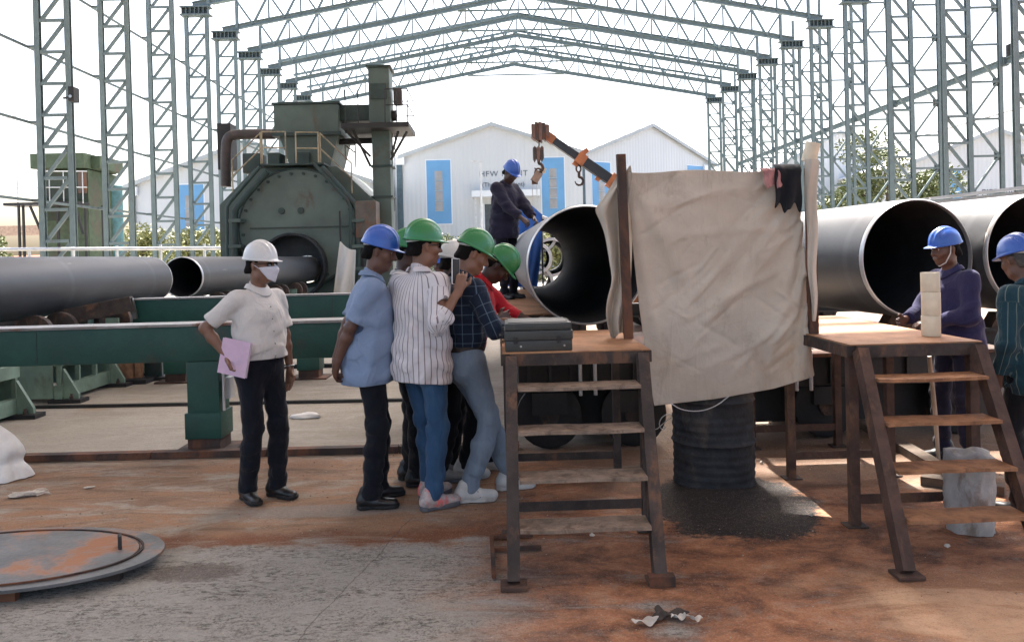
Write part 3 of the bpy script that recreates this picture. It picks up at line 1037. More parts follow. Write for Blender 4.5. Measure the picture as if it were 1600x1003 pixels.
M['leaf'] = leaf_mat('leaf_green', (0.10, 0.13, 0.045))
M['leaf_pale'] = leaf_mat('leaf_pale_green', (0.17, 0.19, 0.075))


def plant(name, label, cat, base, height, spread, n, leaf, mat, trunk=True, group=None, seed=1, lobes=9, low=0.25):
    rs = np.random.RandomState(seed)
    t = thing(name, label, cat, base, group=group)
    WORLD_SPACE[0] = False
    cs = []
    for i in range(lobes):
        a = rs.uniform(0, 6.28)
        r = spread * 0.62 * math.sqrt(rs.uniform(0, 1))
        z = height * rs.uniform(low + .12, 0.86)
        k = 1 - 0.55 * max(0, (z / height - .55) / .45)
        cs.append((r * math.cos(a) * k, r * math.sin(a) * k * .8, z, spread * rs.uniform(.25, .45)))
    if trunk:
        V = []
        tube('trunk', [(0, 0, 0), (.05 * spread, 0, height * .25), (0, .05, height * .5), (.04, 0, height * .8)], [.035 * height, .028 * height, .018 * height, .006 * height],
             M['bark'], t, smooth_path=1)
        for c in cs[:6]:
            z0 = height * rs.uniform(.2, .45)
            tube('limb', [(0, 0, z0), (c[0] * .5, c[1] * .5, (z0 + c[2]) / 2 + .1), c[:3]], [.014 * height, .009 * height, .003 * height], M['bark'], t, seg=6)
    per = n // lobes
    C, R = [], []
    for c in cs:
        d = rs.normal(size=(per, 3))
        d /= np.linalg.norm(d, axis=1)[:, None]
        rr = c[3] * rs.uniform(0.25, 1.12, per) ** .6
        C.append(np.array(c[:3]) + d * rr[:, None] * np.array([1, 1, .8]))
    C = np.concatenate(C)
    C[:, 2] = np.maximum(C[:, 2], .05)
    N = len(C)
    nrm = rs.normal(size=(N, 3)) + np.array([0, 0, .6])
    nrm /= np.linalg.norm(nrm, axis=1)[:, None]
    ax = np.cross(nrm, rs.normal(size=(N, 3)))
    ax /= np.linalg.norm(ax, axis=1)[:, None]
    bx = np.cross(nrm, ax)
    sz = leaf * rs.uniform(.6, 1.3, (N, 1))
    V = np.stack([C - ax * sz, C + bx * sz * .42 + nrm * sz * .1, C + ax * sz, C - bx * sz * .42 + nrm * sz * .1], 1).reshape(-1, 3)
    me = bpy.data.meshes.new('crown')
    me.from_pydata(V, [], np.arange(N * 4).reshape(-1, 4).tolist())
    me.materials.append(mat)
    o = bpy.data.objects.new('crown' if trunk else 'foliage', me)
    link(o, t)
    WORLD_SPACE[0] = True
    return t


def gpt(px, Y):
    p = at(px, 400, Y)
    return (p.x, Y, 0)


G1 = 'trees behind the steel frame'
plant('tree', 'leafy tree between the third and fourth right-hand columns', 'tree', gpt(1392, 62), 11.6, 5.4, 6500, .20, M['leaf'], True, G1, 3)
plant('tree', 'lower bushy tree right of the leafy tree by the right columns', 'tree', gpt(1452, 64), 8.2, 4.6, 4800, .20, M['leaf'], True, G1, 4)
plant('tree', 'small tree low behind the crowded right-hand columns', 'tree', gpt(1325, 66), 7.0, 4.0, 3600, .20, M['leaf'], True, G1, 5)
plant('tree', 'pale green tree behind the second left-hand column', 'tree', gpt(222, 58), 4.6, 3.4, 3600, .17, M['leaf_pale'], True, G1, 6, low=.1)
plant('tree', 'pale green tree between the third and fourth left-hand columns', 'tree', gpt(290, 56), 4.4, 3.6, 3600, .17, M['leaf_pale'], True, G1, 7, low=.1)
plant('tree', 'pale green tree beside the round machine housing', 'tree', gpt(345, 60), 4.6, 3.0, 3000, .17, M['leaf_pale'], True, G1, 8, low=.1)
G2 = 'shrubs in front of the plant hall'
plant('shrub', 'dark shrub left below the plant hall', 'shrub', gpt(630, 72), 4.2, 2.6, 2200, .18, M['leaf'], False, G2, 9, low=0)
plant('shrub', 'rounded green shrub below the left blue strip', 'shrub', gpt(697, 70), 3.7, 2.8, 2400, .17, M['leaf'], False, G2, 10, low=0)
plant('shrub', 'spiky thin shrub near the lamp post', 'shrub', gpt(733, 66), 4.6, 1.0, 500, .28, M['leaf'], True, G2, 12, low=.2)
plant('shrub', 'yellow green bush seen through the bore of the centre pipe', 'shrub', gpt(845, 48), 3.6, 2.6, 2600, .17, M['leaf_pale'], False, G2, 13, low=0)
plant('shrub', 'yellow green bush behind the centre pipe end', 'shrub', gpt(900, 50), 3.2, 2.6, 2000, .17, M['leaf_pale'], False, G2, 14, low=0)
plant('tree', 'small tree top at the far left edge', 'tree', gpt(-14, 70), 5.2, 2.2, 1400, .2, M['leaf'], True, G1, 15)
plant('shrub', 'bush behind the right pipe trough', 'shrub', gpt(1530, 50), 5.4, 3.2, 2400, .18, M['leaf'], False, G2, 16, low=0)

# ================================================================== machinery and pipes
def steel_pipe(label, near, direction, length, R, wall, coat, group='large steel pipes', seam=False):
    """hollow pipe; near = centre of the near end, direction = unit vector away from the camera"""
    d = Vector(direction).normalized()
    t = thing('steel_pipe', label, 'pipe', (near[0], near[1], near[2] - R), group=group)
    rot = d.to_track_quat('Y', 'Z').to_matrix().to_4x4()
    rot.translation = Vector(near)
    seg = 72
    def place(o):
        o.matrix_basis = root_matrix(t).inverted() @ rot
        return o
    ri = R - wall
    n = 8
    place(lathe('pipe_wall', [(R, .05), (R, .12)] + [(R, length * i / n) for i in range(1, n)] + [(R, length - .05), (ri, length - .05)] +
                [(ri, length * (n - i) / n) for i in range(1, n)] + [(ri, .05)], [coat][0], t, seg, 'Y', closed=True))
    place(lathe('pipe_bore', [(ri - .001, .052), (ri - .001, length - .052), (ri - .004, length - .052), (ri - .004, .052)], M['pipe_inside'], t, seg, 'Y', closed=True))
    for y0, y1, s in ((0.0, .0495, 1), (length - .0495, length, -1)):
        if s > 0:
            pr = [(R - .012, y0), (R - .002, y0 + .02), (R - .002, y1), (ri + .001, y1), (ri + .001, y0)]
        else:
            pr = [(R - .012, y1), (ri + .001, y1), (ri + .001, y0), (R - .002, y0), (R - .002, y1 - .02)]
        place(lathe('end_ring', pr, M['pipe_bevel'], t, seg, 'Y', closed=True))
    return t


PX, PZ, PR = -6.0, 1.355, 0.395
steel_pipe('long grey pipe at the left edge lying on rollers', (PX, 3.6, PZ), (0, 1, 0), 9.8, PR, .02, M['pipe_grey'])
steel_pipe('grey pipe entering the round machine housing', (PX, 14.75, PZ), (0, 1, 0), 11.4, PR, .02, M['pipe_grey'])
dC = Vector((0.623 - 0.678, 6.7, 0.036))
steel_pipe('open ended pipe in the centre beside the canvas screen', (0.70, 6.0, 1.515), dC, 6.6, .475, .018, M['pipe_steel'])
dR = Vector((-math.sin(rad(5.2)), math.cos(rad(5.2)), 0))
steel_pipe('large dark pipe behind the man with purple shirt', (4.21, 7.6, 1.475), dR, 11.5, .60, .02, M['pipe_black'])
steel_pipe('large dark pipe cut by the right edge of the picture', (5.43, 7.55, 1.50), dR, 11.5, .60, .02, M['pipe_black'])
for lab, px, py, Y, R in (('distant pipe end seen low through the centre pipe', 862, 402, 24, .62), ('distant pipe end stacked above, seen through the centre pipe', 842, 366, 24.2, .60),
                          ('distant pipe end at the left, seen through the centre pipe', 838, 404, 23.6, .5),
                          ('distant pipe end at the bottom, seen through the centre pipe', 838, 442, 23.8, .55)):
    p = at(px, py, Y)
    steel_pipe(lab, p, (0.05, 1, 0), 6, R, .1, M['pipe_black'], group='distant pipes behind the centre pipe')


# ---- roller stands under the left pipes
def roller_stand(label, Y0):
    x0, x1 = -6.75, -5.22
    t = thing('roller_stand', label, 'roller stand', ((x0 + x1) / 2, Y0 + .6, 0), group='pale green roller stands under the left pipe')
    g = M['pale_green']
    L = 1.25
    for x in (x0, x1):
        bar('bottom_rail', (x, Y0, .13), (x, Y0 + L, .13), .09, .16, g, t)
        bar('top_rail', (x, Y0 + .02, .50), (x, Y0 + L - .02, .50), .09, .13, g, t)
        for y in (Y0 + .05, Y0 + .45, Y0 + .85, Y0 + L - .05):
            bar('upright', (x, y, .21), (x, y, .435), .05, .04, g, t)
        for y in (Y0 + .07, Y0 + L - .07):
            s = 1 if x > -6 else -1
            bm = bmesh.new()
            add_prism(bm, [(x + s * .046, y - .02, .045), (x + s * .22, y - .02, .045), (x + s * .22, y - .02, .10), (x + s * .046, y - .02, .40)], (0, .04, 0))
            bm_obj('foot_gusset', bm, g, t)
            box('foot_pad', (x - .1, y - .1, .0), (x + s * .26 + .02, y + .1, .045), M['black_steel'], t)
            lathe('anchor_bolt', [(.022, .046), (.022, .085), (.014, .086), (.014, .11)], M['rusty'], t, 8, loc=(x + s * .16, y - .065, 0))
    for y in (Y0 + .0, Y0 + L):
        box('end_plate', (x0 + .05, y - .012, .06), (x1 - .05, y + .012, .52), g, t)
    box('bed', (x0 + .05, Y0 + .013, .53), (x1 - .05, Y0 + L - .013, .57), M['machine_dark'], t)
    for x in (-6.33, -5.67):
        for y in (Y0 + .35, Y0 + .9):
            w = lathe('roller_wheel', [(.06, -.05), (.21, -.05), (.225, -.04), (.225, .04), (.21, .05), (.06, .05)], M['rusty'], t, 24, 'Y', loc=(x, y, .80))
            lathe('wheel_hub', [(.07, -.075), (.07, .075)], M['black_steel'], w, 12, 'Y', loc=(x, y, .80))
            box('bearing_block', (x - .09, y - .13, .571), (x + .09, y - .08, .84), g, t)
            box('bearing_block', (x - .09, y + .08, .571), (x + .09, y + .13, .84), g, t)
    return t


for i, (y, lab) in enumerate(((7.15, 'pale green roller stand cut by the left edge'), (9.15, 'pale green roller stand second from the left edge'),
                              (11.15, 'pale green roller stand third from the left edge'), (13.1, 'pale green roller stand behind the timber post'),
                              (15.3, 'pale green roller stand below the gap between the grey pipes'), (17.5, 'roller stand under the middle of the second grey pipe'),
                              (19.3, 'roller stand nearer the round machine'), (21.2, 'roller stand right before the round machine'))):
    roller_stand(lab, y)

# ---- green transfer beams
def transfer_beam(label, x0, x1, Y, top, depth, legs, wd=.27):
    t = thing('transfer_beam', label, 'beam', ((x0 + x1) / 2, Y, 0), group='green transfer beams')
    bm = bmesh.new()
    add_box(bm, (x0, Y - wd / 2, top - depth), (x1, Y + wd / 2, top - .012), .012)
    bm_obj('beam_body', bm, M['green_beam'], t, angle=40)
    box('wear_strip', (x0 + .005, Y - wd / 2 - .012, top - .010), (x1 - .005, Y + wd / 2 + .012, top + .012), M['green_rail'], t)
    for i in range(int((x1 - x0) / 1.9)):
        x = x1 - .95 - i * 1.9
        box('weld_seam', (x - .006, Y - wd / 2 - .004, top - depth + .02), (x + .006, Y - wd / 2 + .001, top - .02), M['machine_dark'], t)
    for x in legs:
        bm = bmesh.new(); add_box(bm, (x - wd / 2, Y - wd / 2 + .008, .18), (x + wd / 2, Y + wd / 2 - .008, top - depth - .001), .01)
        l = bm_obj('leg', bm, M['green_beam'], t, angle=40)
        box('leg_sleeve', (x - wd / 2 - .018, Y - wd / 2 - .012, .12), (x + wd / 2 + .018, Y + wd / 2 + .012, .34), M['green_beam'], l, .006)
        box('leg_foot', (x - wd / 2 - .002, Y - wd / 2 + .004, .02), (x + wd / 2 + .002, Y + wd / 2 - .004, .119), M['rust_dark'], l)
        box('base_plate', (x - wd / 2 - .12, Y - wd / 2 - .08, 0.0), (x + wd / 2 + .12, Y + wd / 2 + .08, .02), M['rust_dark'], l)
        box('cable_bracket', (x + wd / 2 + .019, Y - .05, .44), (x + wd / 2 + .07, Y + .05, .62), M['galv'], l)
        tube('conduit', [(x + wd / 2 + .03, Y - .1, .35), (x + wd / 2 + .03, Y - .1, top - depth - .05)], .012, M['galv'], l, 8)
    return t


transfer_beam('long green beam in front with one thick leg near the man in white', -8.5, -1.05, 6.68, 1.085, .31, (-2.52, -6.9))
transfer_beam('green beam behind the front one with short leg on a base plate', -4.95, -1.3, 10.62, 1.14, .34, (-2.6, -4.4))
t = thing('rusty_ramp', 'rusty tilted channel resting against the rear green beam', 'ramp', at(150, 500, 10.4))
bar('channel', at(92, 497, 10.2), at(207, 474, 10.45), .24, .20, M['rusty'], t, 'channel')
bar('end_strip', at(205, 466, 10.44), at(212, 498, 10.44), .05, .05, M['green_rail'], t)

# ---- round blasting machine at the end of the left line
def blaster():
    Y = 24.0
    g = M['machine']
    c = at(462, 356, Y)
    t = thing('blasting_machine', 'large green round fronted blasting machine with hood and tall tower', 'machine', (c.x, Y + 2, 0))
    u = Y / 1200.0                           # metres per picture pixel at this depth
    hole = Vector((PX - .36, Y, PZ + .1))
    hr = .98

    def ring_plate(name, outer, inner_c, r, y, depth, mat, parent):
        """polygon plate with a round hole, given thickness"""
        n = 64
        V, F = [], []
        P = [Vector((x, 0, z)) for x, z in outer]
        def ray_hit(a):
            d = Vector((math.cos(a), 0, math.sin(a)))
            o = Vector((inner_c[0], 0, inner_c[1]))
            best = None
            for i in range(len(P)):
                p, q = P[i], P[(i + 1) % len(P)]
                e = q - p
                den = d.x * e.z - d.z * e.x
                if abs(den) < 1e-9: continue
                w = p - o
                tt = (w.x * e.z - w.z * e.x) / den
                ss = (w.x * d.z - w.z * d.x) / den
                if tt > 0 and -1e-6 <= ss <= 1 + 1e-6 and (best is None or tt > best): best = tt
            return o + d * best
        for i in range(n):
            a = 2 * math.pi * i / n
            o_ = ray_hit(a)
            i_ = (inner_c[0] + r * math.cos(a), inner_c[1] + r * math.sin(a))
            V += [(o_.x, y, o_.z), (i_[0], y, i_[1]), (o_.x, y + depth, o_.z), (i_[0], y + depth, i_[1])]
        for i in range(n):
            j = (i + 1) % n
            a, b2 = 4 * i, 4 * j
            F += [(a, b2, b2 + 1, a + 1), (a + 2, a + 3, b2 + 3, b2 + 2), (a, a + 2, b2 + 2, b2), (a + 1, b2 + 1, b2 + 3, a + 3)]
        o = mesh_obj(name, V, F, mat, parent)
        return o

    # octagonal housing behind
    def oct_(x0, x1, z0, z1, k):
        return [(x0 + k, z0), (x1 - k, z0), (x1, z0 + k), (x1, z1 - k), (x1 - k, z1), (x0 + k, z1), (x0, z1 - k), (x0, z0 + k)]
    xl, xr = at(344, 368, Y + .7).x, at(588, 368, Y + .7).x
    zt = at(455, 262, Y + .7).z
    ring_plate('housing', oct_(xl, xr, .25, zt, 1.15), (hole.x, hole.z), hr + .02, Y + .7, 4.2, g, t)
    # round front
    r = 1.86
    cz = c.z
    circ = [(c.x + r * math.cos(i * math.pi / 24), cz + r * math.sin(i * math.pi / 24)) for i in range(48)]
    f = ring_plate('round_front', circ, (hole.x, hole.z), hr, Y + .3, .39, M['machine_face'], t)
    tube('rim_flange', [(c.x + (r + .01) * math.cos(a * math.pi / 24), Y + .33, cz + (r + .01) * math.sin(a * math.pi / 24)) for a in range(49)], .05, M['machine_dark'], f, 8)
    for i in range(28):
        a = i * 2 * math.pi / 28 + .1
        lathe('flange_bolt', [(.05, 0), (.05, .06), (.02, .07)], M['machine_dark'], f, 6, 'Y', loc=(c.x + (r - .14) * math.cos(a), Y + .24, cz + (r - .14) * math.sin(a)))
    box('stiffener_bar', (c.x - 1.5, Y + .265, cz + .0), (c.x + 1.6, Y + .299, cz + .04), M['machine_dark'], f)
    for x in (c.x - .5, c.x + .1):
        lathe('lug', [(.10, 0), (.10, .05)], M['machine_dark'], f, 12, 'Y', loc=(x, Y + .245, cz + .55))
    # entry tunnel
    lathe('entry_tunnel', [(hr + .06, -.12), (hr - .01, -.12), (hr - .01, 2.6), (hr + .015, 2.6), (hr + .015, .28), (hr + .06, .28)], M['hole_dark'], t, 48, 'Y', loc=(hole.x, Y, hole.z), closed=True)
    ring_plate('curtain', [(hole.x + (hr - .015) * math.cos(i * math.pi / 24), hole.z + (hr - .015) * math.sin(i * math.pi / 24)) for i in range(48)], (PX, PZ), .43, Y + .42, .05, M['hole_dark'], t)
    # frame posts and pipework round the front
    def P(px, py, d=0.0): return at(px, py, Y + d)
    for pts in ([P(368, 470), P(367, 330), P(372, 322), P(418, 268)], [P(560, 470), P(559, 330), P(553, 318), P(502, 262)]):
        tube('hydraulic_pipe', pts, .10, M['machine_dark'], t, 10)
        tube('hydraulic_pipe', [p + Vector((-.2, -.12, .12)) for p in pts], .055, M['machine_dark'], t, 8)
    for px in (368, 560):
        for py in (345, 385, 420):
            p = P(px, py)
            box('pipe_clamp', (p.x - .2, Y - .15, p.z - .05), (p.x + .2, Y + .29, p.z + .05), g, t)
    for px in (362, 570):
        p = P(px, 330, .5)
        box('frame_post', (p.x - .14, Y + .4, 0), (p.x + .14, Y + .69, p.z), g, t)
    p0, p1 = P(557, 372), P(588, 314)
    box('side_cabinet', (p0.x, Y - .1, p0.z), (p1.x, Y + .68, p1.z), M['machine_rust'], t, .02)
    for px in (566, 575, 583):
        bar('cabinet_leg', P(px, 372), Vector((P(px, 372).x, Y, 0)), .07, .07, M['black_steel'], t)
    # hood in two tiers
    a, b2 = P(428, 208, 1.2), P(528, 162, 1.2)
    box('hood_upper', (a.x, Y + 1.2, a.z), (b2.x, Y + 3.6, b2.z), g, t, .03)
    box('hood_flange', (a.x - .06, Y + 1.14, a.z - .11), (b2.x + .08, Y + 3.66, a.z - .002), M['machine_dark'], t)
    box('hood_lid', (a.x - .05, Y + 1.15, b2.z + .002), (b2.x + .06, Y + 3.65, b2.z + .07), M['machine_dark'], t)
    bm = bmesh.new()
    z1 = a.z - .112
    add_prism(bm, [(a.x + .15, Y + 1.3, z1), (b2.x - .05, Y + 1.3, z1), (b2.x - .35, Y + 1.3, zt), (a.x + .5, Y + 1.3, zt)], (0, 2.2, 0))
    bm_obj('hood_lower', bm, g, t)
    # brown exhaust duct on the left
    q = [P(430, 210, 1.6), P(372, 210, 1.6), P(356, 214, 1.6), P(353, 232, 1.6), P(353, 292, 1.6)]
    tube('exhaust_duct', q, .17, M['duct_brown'], t, 14, smooth_path=2)
    p = P(352, 220, 2.2); box('exhaust_box', (p.x - .2, Y + 2.0, p.z - 1.0), (p.x + .25, Y + 2.6, p.z + .55), M['black_steel'], t)
    # cross duct and tower
    a, b2 = P(527, 190, 1.6), P(582, 164, 1.6)
    box('cross_duct', (a.x, Y + 1.5, a.z), (b2.x, Y + 2.3, b2.z), M['machine_dark'], t, .03)
    tube('cross_pipe', [P(527, 222, 1.8), P(584, 220, 1.8)], .1, M['black_steel'], t)
    tz = [P(594, y, 1).z for y in (192, 106)]
    x0, x1 = P(577, 150, 1).x, P(609, 150, 1).x
    box('tower_shaft', (x0 + .04, Y + 1.0, 0), (x1 - .04, Y + 1.8, tz[0]), g, t, .02)
    tw = box('tower_head', (x0 - .02, Y + .95, tz[0] + .002), (x1 + .0, Y + 1.85, tz[1]), g, t, .03)
    box('tower_cap', (x0 - .08, Y + .9, tz[1] + .002), (x1 + .06, Y + 1.9, tz[1] + .07), M['machine_dark'], tw)
    box('inspection_panel', (x0 + .05, Y + .90, tz[0] + .75), (x1 - .1, Y + .948, tz[0] + 1.25), M['machine_dark'], tw)
    for z in (3.6, 4.6):
        box('shaft_flange', (x0 - .02, Y + .95, z), (x1 + .02, Y + 1.85, z + .06), M['machine_dark'], t)
    pm = P(616, 150, 1); box('drive_motor', (pm.x - .05, Y + 1.1, pm.z - .25), (pm.x + .22, Y + 1.5, pm.z + .28), M['duct_brown'], t, .04)
    lathe('shaft_bearing', [(.18, 0), (.18, .14), (.08, .16)], M['black_steel'], t, 14, 'X', loc=(x1 + .01, Y + 1.4, P(600, 178, 1).z))
    # service platform round the tower
    a, b2 = P(536, 203, .6), P(640, 193, .6)
    pl = box('service_platform', (a.x, Y + .3, a.z), (b2.x, Y + 2.4, b2.z), M['black_steel'], t)
    for px, py in ((560, 250), (548, 235)):
        bar('platform_brace', P(540 + (px - 548), 204, .6), P(579, py + 10, 1), .06, .06, M['black_steel'], t)
    bar('platform_brace', P(636, 206, .6), P(611, 250, 1), .06, .06, M['black_steel'], t)
    bar('platform_brace', P(622, 206, .6), P(611, 246, 1.4), .06, .06, M['black_steel'], t)
    zb = b2.z
    for yy in (.35, 2.3):
        for px in (540, 560, 602, 620, 637):
            p = P(px, 190, yy)
            if px in (560, 602) and yy > 1: continue
            bar('rail_post', (p.x, Y + yy, zb), (p.x, Y + yy, zb + 1.05), .035, .035, M['black_steel'], pl, 'round')
    for h in (.55, 1.05):
        for yy in (.35, 2.3):
            a1, b1 = P(602, 190, .35), P(637, 190, .35)
            bar('guard_rail', (a1.x, Y + yy, zb + h), (b1.x, Y + yy, zb + h), .035, .035, M['black_steel'], pl, 'round')
        bar('guard_rail', (b1.x, Y + .35, zb + h), (b1.x, Y + 2.3, zb + h), .035, .035, M['black_steel'], pl, 'round')
    # hanging ladder rails right of the tower
    for px in (613, 617):
        bar('cable_drop', P(px, 206, 1.5), P(px, 330, 1.5), .02, .02, M['black_steel'], t)
    # faded yellow guard rails on top of the housing
    def rails(pts, h, n=2):
        for a, b3 in zip(pts[:-1], pts[1:]):
            for k in range(1, n + 1):
                bar('guard_rail', a + Vector((0, 0, h * k / n)), b3 + Vector((0, 0, h * k / n)), .045, .045, M['yellow_rail'], t, 'round')
        for p in pts:
            bar('rail_post', p, p + Vector((0, 0, h + .02)), .045, .045, M['yellow_rail'], t, 'round')
    rails([P(364, 300, .3), P(408, 258, .3)], 1.0)
    rails([P(410, 256, .3), P(447, 256, .3)], 1.0)
    rails([P(463, 257, .2), P(498, 257, .2)], 1.0)
    rails([P(501, 256, .3), P(550, 302, .3)], 0.95)
    rails([P(540, 250, 2.4), P(556, 262, 2.4)], 1.0)
    box('top_walkway', (P(405, 258).x, Y + .1, zt + .005), (P(505, 258).x, Y + 1.1, zt + .06), M['machine_dark'], t)
    for px, w in ((390, 14), (425, 10), (470, 12)):
        p = P(px, 240, 1.0)
        box('gear_motor', (p.x - w * u, Y + 1.12, zt - .1), (p.x + w * u, Y + 1.9, zt + .55), M['machine_dark'], t, .04)
    return t


blaster()
# pale cloth hung beside the machine
Pm = np.zeros((16, 22, 3))
a0, b0 = at(531, 376, 23.2), at(556, 390, 23.2)
for i in range(16):
    for j in range(22):
        s, v = i / 15, j / 21
        top = a0.lerp(b0, s)
        bot = at(518 + 36 * s, 470, 23.2)
        p = Vector(top).lerp(bot, v)
        Pm[i, j] = (p.x, p.y + .10 * math.sin(s * 9 + v * 1.5) * (.3 + v), p.z - (.10 * math.sin(s * math.pi) if j == 0 else 0))
M['canvas_white'] = fabric('pale_cotton', (0.62, 0.60, 0.56), .08)
tag(sheet('hanging_cloth', Pm, M['canvas_white'], None, .01), 'pale cloth hanging at the right of the round machine', 'cloth')
tag(tube('cloth_pole', [at(531, 330, 23.3), Vector((at(531, 330, 23.3).x, 23.3, 0))], .03, M['black_steel']), 'thin dark pole holding the pale cloth by the machine', 'pole')

# ---- old green plant behind the left columns
def old_plant():
    Y = 42.0
    def P(px, py, d=0.0): return at(px, py, Y + d)
    a, b2 = P(70, 400), P(136, 240)
    t = thing('dust_collector', 'old dark green boxy dust collector behind the nearest left column', 'machine', (a.x, Y, 0))
    box('body', (a.x, Y, 1.8), (b2.x, Y + 3.2, P(100, 266).z), M['old_green'], t)
    box('top_box', (P(53, 250).x, Y - .35, P(100, 264).z), (P(136, 250).x, Y + 3.2, b2.z), M['old_green'], t)
    box('top_box_side', (P(136.5, 250).x, Y + .4, P(100, 263).z), (P(150, 250).x, Y + 3, P(100, 243).z), M['old_green'], t)
    box('recess_panel', (P(72, 300).x, Y - .06, P(100, 312).z), (P(136, 300).x, Y - .003, P(100, 272).z), M['old_green_dark'], t)
    box('recess_panel', (P(72, 300).x, Y - .06, P(100, 345).z), (P(110, 300).x, Y - .003, P(100, 320).z), M['old_green_dark'], t)
    box('hatch', (P(124, 300).x, Y - .12, P(100, 303).z), (P(137, 300).x, Y - .061, P(100, 268).z), M['machine_rust'], t)
    box('platform', (P(27, 320).x, Y - 1.2, P(100, 320).z - .08), (P(140, 320).x, Y - .005, P(100, 318).z), M['black_steel'], t)
    for px in (28, 60, 78, 100, 130):
        p = P(px, 318, -1.15)
        bar('rail_post', (p.x, Y - 1.15, p.z), (p.x, Y - 1.15, P(px, 268, -1.15).z), .05, .05, M['galv'], t, 'round')
    for py in (268, 293):
        bar('guard_rail', P(28, py, -1.15), P(136, py, -1.15), .05, .05, M['galv'], t, 'round')
    for px in (29, 36, 70, 90, 133, 160):
        p = P(px, 320, -1.0)
        bar('leg', (p.x, Y - 1.0, 0), (p.x, Y - 1.0, P(px, 321).z - .09), .1, .1, M['black_steel'], t)
    bar('leg_brace', P(47, 322, -1), P(66, 366, -1), .1, .1, M['black_steel'], t)
    bar('leg_brace', P(118, 322, -1), P(130, 366, -1), .1, .1, M['black_steel'], t)
    for px in (72, 95, 120, 145, 160):
        p = P(px, 370, .3)
        bar('leg', (p.x, Y + .3, 0), (p.x, Y + .3, 1.8), .16, .16, M['black_steel'], t)
    a, b2 = P(166, 390, 3), P(190, 284, 3)
    r = (b2.x - a.x) / 2
    o = lathe('storage_tank', [(r, 0), (r, b2.z - .25), (r * .6, b2.z - .02), (.1, b2.z)], M['teal_tank'], None, 24, loc=(a.x + r, Y + 3, 0))
    tag(o, 'teal cylindrical tank beside the old green dust collector', 'tank')


old_plant()

